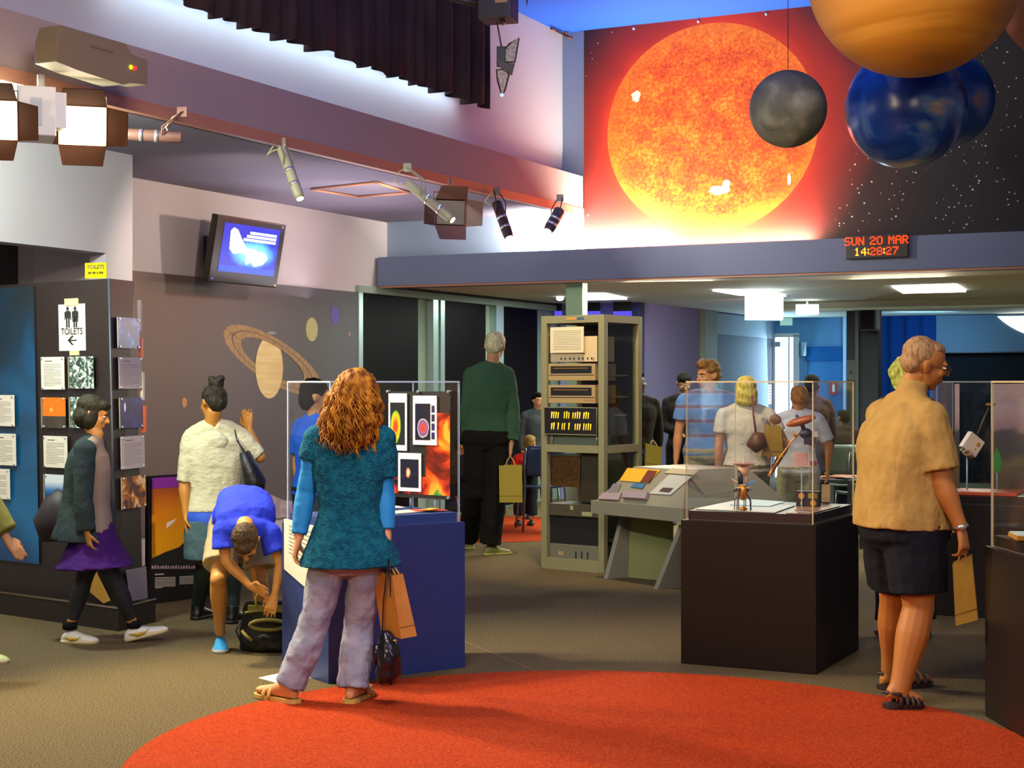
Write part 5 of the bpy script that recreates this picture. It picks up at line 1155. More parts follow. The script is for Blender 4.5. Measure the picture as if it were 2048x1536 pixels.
class Person:
    def __init__(s, lb, D, J, hf, skin='#c08850', sc=1.0, vox=.008, wid=1.0, dep=1.0, arm=1.0, leg=1.0, group=None):
        s.D = D; s.sc = sc; s.vox = vox; s.wid = wid; s.dep = dep; s.am = arm*sc; s.lm = leg*sc
        s.j = {k: P(v[0], v[1], D+(v[2] if len(v) > 2 else 0)) for k, v in J.items()}; j = s.j
        s.pc = (j['pl']+j['pr'])/2; s.shc = (j['sl']+j['sr'])/2
        bx = s.pc.copy(); bx.z = min([0]+[]) ; bx.z = 0
        s.root = thing('person', lb, 'person', bx, group)
        s.skin = M('skin_'+skin[1:], skin, .55, var=(skin, 5), bump=(180, .05)); s.hf = V(hf).normalized()
        up = (j['head']-j['neck']).normalized(); s.hx = s.hf.cross(up).normalized(); s.hup = s.hx.cross(s.hf).normalized()
        s.chain = o_ = None
    def spine(s, t):
        j = s.j
        if 'mid' in j:
            m = j['mid']; 
            if t <= 0: return s.pc+(m-s.pc)*t*1.0
            if t >= 1: return s.shc+(j['neck']-s.shc)*(t-1)*3
            return s.pc*(1-t)**2+m*(2*t*(1-t))+s.shc*t*t
        if t >= 1: return s.shc+(j['neck']-s.shc)*min(1, (t-1)*6)+(s.shc-s.pc)*0.0
        return s.pc.lerp(s.shc, t)
    def axes(s, t):
        d = (s.spine(t+.05)-s.spine(t-.05)).normalized() if t < .97 else (s.shc-s.spine(.9)).normalized()
        a = (s.j['pr']-s.j['pl']).normalized(); b = (s.j['sr']-s.j['sl']).normalized(); w = a.lerp(b, max(0, min(1, t))); w = (w-d*w.dot(d)).normalized()
        return w, w.cross(d).normalized(), d
    def torso(s, mb, m, t0, t1, ease=0.0, flare=0.0, table=None, n=24, fl0=None):
        rs = []; k = 18
        for i in range(k+1):
            t = t0+(t1-t0)*i/k; hw, hd = interp(table or TORSO, t); c = s.spine(t); w, dp, _ = s.axes(t)
            e = ease*(1 if t < .95 else .6); f = flare*max(0, ((fl0 if fl0 is not None else .3)-t)/((fl0 if fl0 is not None else .3)-t0))**1.3 if flare and t < (fl0 if fl0 is not None else .3) else 0
            hw = (hw*s.wid*s.sc)+e+f; hd = (hd*s.dep*s.sc)+e+f*.8
            r = []
            for q in range(n):
                a = 2*PI*q/n; ca, sa = math.cos(a), math.sin(a); p = 2/2.35
                r.append(c+w*(hw*math.copysign(abs(ca)**p, ca))+dp*(hd*math.copysign(abs(sa)**p, sa)))
            rs.append(r)
        mb.rings(rs, m)
        if t1 >= 1.0:
            nk = s.shc+(s.j['neck']-s.shc)*.55
            for a in 'lr': mb.tube([nk, nk.lerp(s.j['s'+a], .5), s.j['s'+a]-(s.j['s'+a]-nk)*.05], [.056*s.sc+ease*.6, .055*s.sc+ease*.7, .046*s.sc+ease*.6], m, 14)
            w_, dp_, d_ = s.axes(1.0); mb.ell(s.shc+d_*.012, (.135*s.sc*s.wid+ease*.5, .072*s.sc*s.dep+ease*.5, .052*s.sc+ease*.5), m, (w_, dp_, d_), 20, 12)
    def limb(s, mb, m, pts, tab, t0, t1, mult=1.0, ease=0.0, cuff=0.0, n=14):
        ps, rs = [], []; k = max(6, int((t1-t0)*10))
        for i in range(k+1):
            t = t0+(t1-t0)*i/k; a = min(int(t), len(pts)-2); fr = t-a
            p = pts[a].lerp(pts[a+1], fr)
            if abs(t-1) < .25 and len(pts) == 3:
                h = (.25-abs(t-1))/.25; p = p+((pts[0].lerp(pts[1], .75)+pts[1].lerp(pts[2], .25))/2-pts[1])*h*.25
            ps.append(p); rs.append(interp(tab, t)[0]*mult+ease+cuff*max(0, (t-t0)/(t1-t0)-.0)**2)
        mb.tube(ps, rs, m, n); return ps, rs
    def fin(s, mb, name, vox=None, it=3, fold=0.0, fs=.09, parent=None, smooth=True):
        o = mb.build(name, parent or s.root, smooth=True) if parent is None else s._sub(mb, name, parent)
        r = o.modifiers.new('skin', 'REMESH'); r.mode = 'VOXEL'; r.voxel_size = vox or s.vox; r.use_smooth_shade = True
        if it: q = o.modifiers.new('soft', 'SMOOTH'); q.factor = .5; q.iterations = it
        if fold: d = o.modifiers.new('folds', 'DISPLACE'); d.texture = clouds(fs); d.strength = fold; d.mid_level = .5
        return o
    def _sub(s, mb, name, parent):
        ROOT.setdefault(parent.name, ROOT[s.root.name]); ROOT[parent.name] = ROOT[s.root.name]
        return mb.build(name, parent, smooth=True)
    # --- body
    def hand(s, mb, w, tip, nrm, side, curl=.5, k=None):
        k = (k or s.sc); m = s.skin; d = (tip-w).normalized(); side = (side-d*side.dot(d)).normalized(); nrm = d.cross(side) if d.cross(side).dot(nrm) > 0 else side.cross(d)
        rs = []
        for q, hw, ht in ((-.01,.024,.019),(.02,.030,.018),(.05,.037,.016),(.085,.041,.013),(.094,.036,.009)):
            rs.append([w+d*(q*k)+side*(hw*k*math.cos(a))+nrm*(ht*k*math.sin(a)) for a in [2*PI*i/14 for i in range(14)]])
        mb.rings(rs, m)
        for off, ln, f in ((-.032,.062,.9),(-.011,.076,1.0),(.011,.080,1.0),(.032,.072,1.05)):
            p = w+d*(.082*k)+side*(off*k); a = 0; pts = [p-d*.01*k]; rr = [.0088*k]
            for sg, ca in ((.42,.35),(.33,.9),(.25,1.35)):
                a = curl*ca*f*1.1; dr = (d*math.cos(a)+nrm*math.sin(a)+side*(off*1.2)).normalized(); p = p+dr*(ln*sg*k); pts.append(p); rr.append((.0088-.0008*len(pts))*k)
            mb.tube(pts, rr, m, 8); mb.ell(pts[-1], rr[-1], m, nu=8, nv=6)
        p = w+d*(.022*k)+side*(.026*k); d1 = (d*.62+side*.62+nrm*.35).normalized(); d2 = (d*.85+side*.1+nrm*(.3+.4*curl)).normalized()
        pts = [p, p+d1*(.036*k), p+d1*(.036*k)+d2*(.028*k), p+d1*(.036*k)+d2*(.050*k)]; mb.tube(pts, [.013*k, .0115*k, .0095*k, .007*k], m, 8); mb.ell(pts[-1], .007*k, m, nu=8, nv=6)
    def head(s, mb, face=True, hs=1.0):
        c, x, f, u = s.j['head'], s.hx, s.hf, s.hup; k = s.sc*hs; m = s.skin; s.hk = k
        ax = (x, f, u); q = lambda a, b, d: c+x*(a*k)+f*(b*k)+u*(d*k)
        mb.ell(q(0,-.012,.030), (.074*k,.094*k,.086*k), m, ax, 24, 16)
        mb.ell(q(0,.030,-.030), (.060*k,.064*k,.078*k), m, ax, 20, 14)
        mb.ell(q(0,.055,-.088), (.030*k,.028*k,.022*k), m, ax); mb.ell(q(0,.025,-.070), (.052*k,.050*k,.034*k), m, ax)
        mb.ell(q(0,.078,.026), (.050*k,.014*k,.014*k), m, ax)                      # brow
        mb.tube([q(0,.086,.020), q(0,.100,-.002), q(0,.114,-.018)], [.008*k,.010*k,.013*k], m, 10); mb.ell(q(0,.110,-.022), (.017*k,.014*k,.010*k), m, ax)
        for z, r in ((-.048,.0085), (-.060,.0095)): mb.ell(q(0,.088,z), (.024*k,.010*k,r*k*.8), m, ax)
        for sg in (-1, 1):
            mb.ell(q(.036*sg,.066,-.020), (.022*k,.022*k,.022*k), m, ax)           # cheek
            mb.ell(q(.077*sg,-.008,-.004), (.009*k,.019*k,.031*k), m, (x, (f+x*sg*-.25).normalized(), u)); mb.ell(q(.082*sg,-.018,.004), (.008*k,.012*k,.024*k), m, ax)
        nb = s.shc+(s.j['neck']-s.shc)*.1
        mb.tube([nb, s.j['neck'], q(0,-.02,-.045)], [.062*s.sc, .054*s.sc, .053*s.sc], m, 16)
    def features(s, iris='#2c2018', brow='#4a3420', lips='#a85840'):
        c, x, f, u, k = s.j['head'], s.hx, s.hf, s.hup, s.hk; ax = (x, f, u); q = lambda a, b, d: c+x*(a*k)+f*(b*k)+u*(d*k)
        for sg in (-1, 1):
            b = MB(); b.ell(q(.031*sg,.080,.006), (.014*k,.010*k,.0075*k), M('eye_white', '#d8d0c0', .3), ax, 12, 8); b.ell(q(.031*sg,.086,.006), (.0065*k,.0055*k,.0062*k), M('iris_'+iris[1:], iris, .2), ax, 10, 8); b.build('eye', s.root)
            b = MB(); b.tube([q(.014*sg,.094,.023), q(.032*sg,.092,.029), q(.050*sg,.080,.024)], [.003*k,.004*k,.002*k], M('brow_'+brow[1:], brow, .8), 6); b.build('eyebrow', s.root)
        b = MB(); b.ell(q(0,.0945,-.0495), (.021*k,.006*k,.0045*k), M('lip_'+lips[1:], lips, .5), ax, 12, 6); b.ell(q(0,.0945,-.0585), (.018*k,.0065*k,.0055*k), M('lip_'+lips[1:], lips, .5), ax, 12, 6); b.build('lips', s.root)
    def body(s, face=True, hands=None, legs=True, arms='lr', feet=True, hs=1.0, legt=2.0):
        mb = MB(); j = s.j; m = s.skin
        s.torso(mb, m, -.15, 1.1, -.016)
        for a in arms:
            if 's'+a not in j: continue
            pts = [j['s'+a], j['e'+a], j['w'+a]]
            mb.ell(j['s'+a], .045*s.am, m); s.limb(mb, m, pts, ARM, 0, 2, s.am); mb.ell(j['e'+a], .037*s.am, m)
            if 'h'+a in j:
                hd = (hands or {}).get(a, {}); d = (j['h'+a]-j['w'+a]).normalized()
                side = V(hd.get('side', (0, 1, 0))); nr = V(hd.get('n', (1 if a == 'l' else -1, 0, 0)))
                s.hand(mb, j['w'+a], j['h'+a], nr, side, hd.get('curl', .5))
        if legs:
            for a in 'lr':
                if 'k'+a not in j: continue
                pts = [j['p'+a], j['k'+a], j['a'+a]]; s.limb(mb, m, pts, LEG, 0, legt, s.lm); mb.ell(j['k'+a], .053*s.lm, m)
                if feet and 't'+a in j: s.foot(mb, a)
        s.head(mb, face, hs)
        return s.fin(mb, 'body', it=2)
    def foot(s, mb, a, m=None, ease=0.0, sole=None, h=1.0, zmin=None, low=False):
        j = s.j; an = j['a'+a]; tp = j['t'+a]; m = m or s.skin
        d = (tp-an); L = d.length*1.0; dz = d.normalized(); hz = V((d.x, d.y, 0)).normalized(); gz = s.gz.get(a) if hasattr(s, 'gz') else None
        heel = V((an.x, an.y, 0))-hz*.055*s.sc; heel.z = max(0, (gz or (0, 0))[0]); toe = V((tp.x, tp.y, 0)); toe.z = (gz or (0, 0))[1]
        fx = (toe-heel); Lf = fx.length; fx.normalize(); sy = fx.cross(EZ).normalized(); fz = sy.cross(fx)*-1; fz = fz if fz.z > 0 else -fz
        rs = []; e = ease
        for t, hw, hh in ((-.01,.014,.03),(.04,.026,.055),(.14,.033,.080),(.28,.034,.085),(.42,.036,.070),(.60,.043,.052),(.78,.045,.040),(.92,.034,.032),(1.0,.012,.018)):
            c = heel+fx*(Lf*t); hw = (hw+e)*s.sc; hh = (hh*h+e)*s.sc; r = []
            for q in range(16):
                a_ = 2*PI*q/16; zz = math.sin(a_); r.append(c+sy*(hw*math.cos(a_))+fz*(hh*.5+hh*.5*(zz if zz > 0 else max(zz*1.25, -1)))+fz*.004)
            rs.append(r)
        mb.rings(rs, m)
        if not low: mb.tube([an+V((0,0,.02)), heel+fx*(Lf*.2)+fz*.06*s.sc], [.036*s.sc+e, .036*s.sc+e], m, 12)
        return heel, fx, sy, fz, Lf
    def solepl(s, mb, fo, m, th=.02, ex=.006):
        heel, fx, sy, fz, Lf = fo; out = []
        pr = [(-.02,.012),(.03,.028),(.15,.036),(.35,.034),(.6,.045),(.78,.047),(.92,.036),(1.01,.014)]
        pts = [heel+fx*(Lf*t)+sy*((w+ex)*s.sc) for t, w in pr]+[heel+fx*(Lf*t)-sy*((w+ex)*s.sc) for t, w in pr[::-1]]
        mb.prism(pts, fz*th, m)
    # --- clothes
    def shirt(s, m, t0=-.05, t1=1.03, ease=.014, sleeve=.6, flare=0.0, name='shirt', fold=.012, fs=.09, sl_ease=.014, cuff=.008, arms='lr', table=None, fl0=None, vox=None, it=3, collar=False):
        mb = MB(); s.torso(mb, m, t0, t1, ease, flare, table, fl0=fl0)
        for a in arms:
            if 'e'+a not in s.j: continue
            sv = sleeve[a] if isinstance(sleeve, dict) else sleeve
            if sv <= 0: continue
            mb.ell(s.j['s'+a]-V((0,0,.006)), .046*s.am+sl_ease*.9, m)
            s.limb(mb, m, [s.j['s'+a], s.j['e'+a], s.j['w'+a]], ARM, 0, sv, s.am, sl_ease, cuff)
        if collar:
            w, dp, d = s.axes(.98); c = s.shc.lerp(s.j['neck'], .35); mb.tube([c, s.j['neck']+(s.j['neck']-s.shc).normalized()*.01], [.075*s.sc, .062*s.sc], m, 20)
        return s.fin(mb, name, vox or max(s.vox, .008), it, fold, fs)
    def trousers(s, m, cut=1.95, ease=.016, cuff=.02, name='trousers', fold=.014, fs=.10, top=.12, vox=None):
        mb = MB(); s.torso(mb, m, -.18, top, ease)
        for a in 'lr':
            if 'k'+a not in s.j: continue
            mb.ell(s.j['p'+a], .088*s.lm+ease, m); s.limb(mb, m, [s.j['p'+a], s.j['k'+a], s.j['a'+a]], LEG, 0, cut, s.lm, ease, cuff); 
            if cut > 1: mb.ell(s.j['k'+a], .053*s.lm+ease, m)
        return s.fin(mb, name, vox or max(s.vox, .009), 3, fold, fs)
    def shoes(s, m, sole=None, ease=.004, h=.95, name='shoe', swoosh=None):
        for a in 'lr':
            if 't'+a not in s.j: continue
            mb = MB(); fo = s.foot(mb, a, m, ease, h=h, low=(name != 'boot')); o = s.fin(mb, name, max(.006, s.vox*.8), 2)
            if sole: b = MB(); s.solepl(b, fo, sole); s._sub(b, 'sole', o)
            if swoosh:
                heel, fx, sy, fz, Lf = fo; y = sy if sy.y < 0 else -sy
                b = MB(); pts = [(.12,.045),(.30,.018),(.48,.022),(.62,.05),(.5,.036),(.32,.036)]
                b.prism([heel+fx*(Lf*u)+fz*w+y*(.043*s.sc) for u, w in pts], y*.004, swoosh); s._sub(b, 'stripe', o)
        
    def hair(s, m, blobs, vox=.007, fold=.014, fs=.03, name='hair'):
        c, x, f, u, k = s.j['head'], s.hx, s.hf, s.hup, getattr(s, 'hk', s.sc); mb = MB()
        for (a, b_, d), r in blobs: mb.ell(c+x*(a*k)+f*(b_*k)+u*(d*k), tuple(q*k for q in r), m, (x, f, u), 20, 14)
        return s.fin(mb, name, vox, 2, fold, fs)
SHORT = [((0,-.022,.046),(.082,.094,.080)), ((0,-.050,.0),(.074,.066,.070)), ((0,.030,.082),(.062,.058,.036))]
def hairmat(n, c, c2, sc=60): return M(n, c, .65, var=(c2, sc, 3), bump=(120, .5), scale=(1, 1, .35), spec=.22)

def paper_bag(corners, depthv, m, label, handles=None, fold=True):
    """front face corners: bl, br, tr, tl"""
    bl, br, tr, tl = corners; b = MB(); dv = V(depthv)
    o = [bl, br, tr, tl]; vs = [b.bm.verts.new(p) for p in o]; ws = [b.bm.verts.new(p+dv) for p in o]
    b.face(vs, m); b.face(ws[::-1], m); b.face([vs[0], ws[0], ws[1], vs[1]], m); b.face([vs[1], ws[1], ws[2], vs[2]], m); b.face([vs[3], ws[3], ws[0], vs[0]], m)
    t = thing('paper_bag', label, 'bag', (bl+br)/2)
    ob = b.build('bag_body', t); sd = ob.modifiers.new('t', 'SOLIDIFY'); sd.thickness = .002
    if fold:
        b = MB(); k = .18; b.tube([bl.lerp(tl, k)-dv.normalized()*.002, br.lerp(tr, k)-dv.normalized()*.002], .0015, M('bag_crease', '#8a5a20', .7), 4); b.build('crease', t)
    if handles is not None:
        for dd in (V((0,0,0)), dv):
            b = MB(); a_, c_ = tl.lerp(tr, .3)+dd, tl.lerp(tr, .7)+dd; b.tube([a_, a_.lerp(handles, .6)+(a_-c_)*.1, handles, c_.lerp(handles, .6)+(c_-a_)*.1, c_], .004, M('bag_cord', '#b08c50', .7), 6); b.build('handle', t)
    return t

# === the red haired woman in teal
D = 7.40
w = Person('woman with long curly red hair in a teal tunic and pale lilac trousers', D,
    dict(head=(712,792), neck=(704,846), sl=(636,874), sr=(762,874), el=(612,985,.02), er=(770,985,.02), wl=(597,1078,-.02), wr=(773,1082,-.04), hl=(588,1120,-.02), hr=(777,1124,-.05),
         pl=(662,1105), pr=(740,1105), kl=(624,1262,-.02), kr=(716,1255,.05), al=(578,1372,-.03), ar=(706,1378,-.02), tl=(515,1392,.12), tr=(738,1392,.18)), (.12, 1, -.05), '#d0905c', sc=.95, vox=.006, leg=.93)
w.gz = {'l': (0.02, .02), 'r': (.02, .02)}
w.body(hands={'l': dict(side=(0,1,0), n=(1,0,0), curl=1.1), 'r': dict(side=(0,1,0), n=(-1,0,0), curl=1.3)})
m_knit = M('teal_knit', '#0d4862', .95, bump=(110, 1.0, .012), var=('#156678', 40, 3)); m_tee = M('azure_jersey', '#0f7fc0', .7, bump=(60, .15))
mb = MB(); tb = [(-.22,.20,.14),(0,.185,.13),(.2,.160,.115),(.38,.142,.104),(.55,.155,.11),(.75,.178,.118),(.90,.182,.105),(1.0,.150,.085),(1.05,.10,.07)]
w.torso(mb, m_knit, -.11, 1.04, .012, .050, tb, fl0=.38)
for a, cut in (('l', .42), ('r', .72)):
    mb.ell(w.j['s'+a]+V((0,0,-.008)), .070, m_knit); w.limb(mb, m_knit, [w.j['s'+a], w.j['e'+a], w.j['w'+a]], ARM, 0, cut, .95, .024, .004)
w.fin(mb, 'tunic', .008, 4, .016, .07)
for a, cut in (('l', 1.9), ('r', 1.78)): mb = MB(); w.limb(mb, m_tee, [w.j['s'+a], w.j['e'+a], w.j['w'+a]], ARM, .2, cut, .95, .010, .004); w.fin(mb, 'sleeve', .007, 3, .008, .06)
w.trousers(M('lilac_trousers', '#888a9c', .85, bump=(14, .5, .03), var=('#9a9aa6', 12)), 1.99, .016, .030, fold=.024, fs=.085)
m_sand = M('tan_sandal', '#c8a050', .6)
for a in 'lr':
    mb = MB(); an, tp = w.j['a'+a], w.j['t'+a]; hz = V((tp.x-an.x, tp.y-an.y, 0)).normalized(); heel = V((an.x, an.y, .004))-hz*.06; L = (V((tp.x, tp.y, 0))-V((heel.x, heel.y, 0))).length
    fo = (heel, hz, hz.cross(EZ), EZ, L); w.solepl(mb, fo, m_sand, .018, .006)
    for t, hh in ((.52,.055),(.66,.048)): mb.tube([heel+hz*(L*t)+fo[2]*(.05*math.cos(q))+V((0,0,.01+hh*math.sin(q))) for q in [PI*i/10 for i in range(11)]], .009, m_sand, 6)
    mb.build('sandal', w.root)
mh = hairmat('copper_hair', '#683408', '#bc7c1e', 30)
w.hair(mh, [((0,-.03,.05),(.094,.108,.088)), ((0,-.07,-.03),(.122,.078,.10)), ((0,-.085,-.12),(.142,.064,.09)), ((.01,-.09,-.19),(.115,.05,.07))], .008, .03, .03)
random.seed(21); mb = MB(); c, x, f, u, k = w.j['head'], w.hx, w.hf, w.hup, .95
for i in range(330):
    th = random.uniform(-PI*.5, PI*1.5); back = random.random(); a = random.uniform(-1, 1)*PI*.62
    dirh = V((math.sin(a), -math.cos(a), 0)); z0 = random.uniform(-.04, .12); r0 = math.sqrt(max(.05, 1-(max(0, z0-.03)/.11)**2))
    p0 = c+x*(dirh.x*.098*r0*k)+f*((dirh.y*.100*r0-.02)*k)+u*(z0*k); L = random.uniform(.12, .24)+max(0, z0)*.8+.05*(1-abs(a)/2); 
    bot = u*-1; pts = []; cr = random.uniform(.006, .013); fr_ = random.uniform(60, 95); ph = random.uniform(0, 6); n_ = 26; spread = random.uniform(.0, .05)
    for q in range(n_):
        s_ = q/(n_-1); ln = L*s_; o_ = x*(dirh.x*k)+f*(dirh.y*k); bulge = .038*math.sin(min(1, s_*1.6)*PI*.5)+spread*s_-(.03*s_*s_)
        pts.append(p0+bot*ln+o_*bulge+x*(cr*math.cos(ph+fr_*ln))+f*(cr*math.sin(ph+fr_*ln)))
    mb.tube(pts, [.0045*(1-.5*q/n_) for q in range(n_)], mh, 4)
mb.build('curls', w.root, smooth=True)
# black handbag and paper bag in her right hand
hb = thing('handbag', 'glossy black leather handbag on a long strap hanging beside the lilac trousers', 'handbag', P(777, 1370, 7.30)); hb.location.z = .11; ROOT[hb.name] = V(hb.location)
m_lea = M('black_leather', '#15121a', .22, bump=(30, .4, .01))
mb = MB(); q = lambda X, Y, d=0: P(X, Y, 7.30+d)
mb.rings([[q(777+rx*math.cos(t)+dx, y, .09*math.sin(t)*rx/26) for t in [2*PI*i/20 for i in range(20)]] for y, rx, dx in ((1262,9,-6),(1275,16,-3),(1295,22,-1),(1320,26,0),(1345,27,0),(1362,24,0),(1371,14,0))], m_lea)
ob = mb.build('pouch', hb, smooth=True); d_ = ob.modifiers.new('s', 'SUBSURF'); d_.levels = 2; d_.render_levels = 2; dd = ob.modifiers.new('folds', 'DISPLACE'); dd.texture = clouds(.05); dd.strength = .03
for xx, x2 in ((764,776),(790,779)):
    mb = MB(); mb.tube([q(xx, 1275), q((xx+x2)/2-3, 1200), q(x2, 1120, -.03)], .010, m_lea, 8, flat=.35); mb.build('strap', hb)
mb = MB(); mb.ell(q(789, 1281, -.04), (.014,.008,.006), M('brass', '#b89848', .3, .9)); mb.build('clasp', hb)
mb = MB(); mb.tube([q(754,1290), q(752,1310), q(756,1330)], .02, m_lea, 8); mb.build('side_pocket', hb)
paper_bag([P(802,1278,7.24), P(834,1272,7.26), P(806,1148,7.30), P(784,1151,7.28)], (-.10,.10,0.02), M('brown_paper', '#b0701c', .7, var=('#a06418', 8)), 'brown paper bag tilted in the hand beside the black handbag', P(777, 1120, 7.34))

# === the man in tan
D = 7.35
w = Person('grey haired man with glasses in a tan short sleeved shirt and black shorts', D,
    dict(head=(1850,728,0), neck=(1826,768,.02), sl=(1766,828,.16), sr=(1860,834,-.16), el=(1788,960,.30), er=(1884,965,-.20), wl=(1850,1040,.34), wr=(1922,1056,-.22), hl=(1880,1060,.3), hr=(1930,1100,-.24),
         pl=(1788,1055,.09), pr=(1828,1060,-.08), kl=(1790,1200,.18), kr=(1838,1215,-.08), al=(1782,1345,.36), ar=(1796,1392,-.12), tl=(1860,1368,.44), tr=(1845,1428,-.10)), (1, .04, -.26), '#a86828', sc=1.05, vox=.006, wid=1.16, dep=1.32, arm=1.22, leg=1.28)
w.gz = {'l': (.02,.02), 'r': (.05,.02)}
w.body(hands={'l': dict(side=(1,0,0), n=(0,-1,0), curl=.6), 'r': dict(side=(.6,.6,0), n=(0,1,0), curl=1.35)}, hs=.98)
w.features(brow='#6a4c2c')
m_tan2 = M('tan_cotton', '#ac8848', .9, bump=(6, .7, .04), var=('#a17e40', 9), scale=(1.5, 1.5, .8))
tb = [(-.1,.172,.132),(.05,.178,.142),(.2,.176,.146),(.36,.172,.144),(.55,.176,.138),(.75,.184,.132),(.90,.180,.110),(1.0,.155,.085),(1.05,.105,.072)]
w.shirt(m_tan2, .02, 1.035, .014, .82, .012, table=tb, fold=.020, fs=.11, sl_ease=.024, cuff=.016, collar=True, it=3)
w.trousers(M('black_shorts_cloth', '#15161c', .85, bump=(60, .2)), .80, .030, .022, name='shorts', fold=.018, fs=.12, top=.10)
hm = hairmat('grey_hair', '#7c5c38', '#a88458', 80)
w.hair(hm, [((0,-.036,.046),(.080,.082,.076)), ((0,-.062,.0),(.073,.052,.060)), ((0,.020,.084),(.056,.050,.026))], .005, .006, .02)
c, x, f, u, k = w.j['head'], w.hx, w.hf, w.hup, w.hk
mb = MB(); mg = M('glasses_frame', '#4c3428', .3, .5); q = lambda a, b, d: c+x*(a*k)+f*(b*k)+u*(d*k)
for sg in (-1, 1):
    mb.tube([q(sg*(.034+.024*math.cos(t)), .104, .002+.017*math.sin(t)) for t in [2*PI*i/20 for i in range(20)]], .0018, mg, 6, closed=True)
    mb.tube([q(sg*.058, .104, .006), q(sg*.078, .06, .008), q(sg*.083, -.012, .010)], .002, mg, 6)
mb.tube([q(-.010,.106,.006), q(0,.110,.008), q(.010,.106,.006)], .002, mg, 6); gl = mb.build('glasses', w.root)
mb = MB(); 
for sg in (-1, 1): mb.poly([q(sg*(.034+.023*math.cos(t)), .104, .002+.016*math.sin(t)) for t in [2*PI*i/20 for i in range(20)]], clear_mat('lens_clear', (.8,.8,.85,1), 1.5, 2))
w._sub(mb, 'lens', gl)
mb = MB(); wr, hd = w.j['wr'], w.j['hr']; d = (hd-w.j['er']).normalized(); a_ = wr-d*.015; mb.tube([a_, a_+d*.02], .036, M('steel_band', '#c8c0b0', .25, .9), 18); mb.ell(a_+d*.01+V((.0,-.036,.0)), (.016,.006,.016), M('steel_band', '#c8c0b0', .25, .9)); mb.build('wristwatch', w.root)
m_sb = M('brown_leather', '#2c1c18', .5)
for a in 'lr':
    mb = MB(); an, tp = w.j['a'+a], w.j['t'+a]; hz = V((tp.x-an.x, tp.y-an.y, 0)).normalized(); heel = V((an.x, an.y, .004))-hz*.065; L = (V((tp.x, tp.y, 0))-V((heel.x, heel.y, 0))).length
    fo = (heel, hz, hz.cross(EZ), EZ, L); w.solepl(mb, fo, m_sb, .022, .006)
    for t, hh, ww in ((.34,.10,.046),(.50,.075,.050),(.64,.062,.054),(.78,.052,.054)): mb.tube([heel+hz*(L*t)+fo[2]*(ww*math.cos(q))+V((0,0,.01+hh*math.sin(q))) for q in [PI*i/10 for i in range(11)]], .011, m_sb, 6)
    mb.tube([heel+hz*(L*.34)+fo[2]*.05+V((0,0,.07)), heel-hz*.005+V((0,0,.075)), heel+hz*(L*.34)-fo[2]*.05+V((0,0,.07))], .009, m_sb, 6); mb.build('sandal', w.root)
paper_bag([P(1911,1252,7.08), P(1956,1240,7.12), P(1943,1112,7.14), P(1905,1128,7.10)], (.03,.09,0.0), M('yellow_paper', '#b08428', .7, var=('#a87c24', 8)), 'yellow brown paper bag held by the man in tan', P(1926, 1092, 7.15))

# === boy bending over the backpack
D = 8.55
w = Person('boy in a royal blue shirt bending down over an open backpack', D,
    dict(head=(492,1082,-.30), neck=(490,1048,-.20), mid=(488,965,.12), sl=(446,1056,-.14), sr=(540,1062,-.14), el=(452,1122,-.16), er=(562,1130,-.16), wl=(500,1172,-.22), wr=(549,1190,-.22), hl=(528,1182,-.24), hr=(540,1222,-.24),
         pl=(452,1050,.38), pr=(512,1050,.40), kl=(436,1160,.14), kr=(520,1165,.3), al=(441,1275,.10), ar=(530,1255,.42), tl=(441,1306,-.10), tr=(535,1275,.26)), (.04, -.12, -.99), '#c88a3c', sc=.86, vox=.006, arm=.92, leg=.98)
w.j['tl'] = G(441, 1308); w.j['al'].y = w.j['tl'].y+.17; w.j['al'].x = (441-CX)/F*w.j['al'].y; w.j['al'].z = .085
w.hup = V((0,-.99,.12)).normalized(); w.hx = w.hf.cross(w.hup).normalized()
w.body(hands={'l': dict(side=(0,-.3,1), n=(0,-.5,-1), curl=.7), 'r': dict(side=(-1,0,0), n=(0,1,-.3), curl=.8)}, feet=False)
w.features()
tb = [(-.1,.15,.115),(.05,.165,.120),(.2,.155,.115),(.36,.150,.110),(.55,.158,.112),(.75,.170,.115),(.90,.170,.105),(1.0,.14,.08),(1.05,.09,.062)]
w.shirt(M('royal_blue_cotton', '#2a3cc8', .8, bump=(30, .2, .02)), .0, 1.03, .016, .62, .02, table=tb, fold=.018, fs=.08, sl_ease=.020, cuff=.02)
w.trousers(M('beige_shorts_cloth', '#b0a078', .85), .75, .028, .02, name='shorts', fold=.015)
w.hair(hairmat('brown_hair', '#2c1f0e', '#54401e', 90), SHORT, .006, .01, .02)
m_bs = M('blue_canvas', '#2088c0', .7); mb = MB(); fo = w.foot(mb, 'l', m_bs, .004, h=.85, low=True); o = w.fin(mb, 'shoe', .006, 2); b = MB(); w.solepl(b, fo, M('grey_sole', '#a8a898', .6)); w._sub(b, 'sole', o)
mb = MB(); w.j['ar'].z = .08; w.j['tr'] = V((w.j['ar'].x, w.j['ar'].y-.16, 0)); fo = w.foot(mb, 'r', m_bs, .004, h=.85, low=True); o = w.fin(mb, 'shoe', .006, 2)
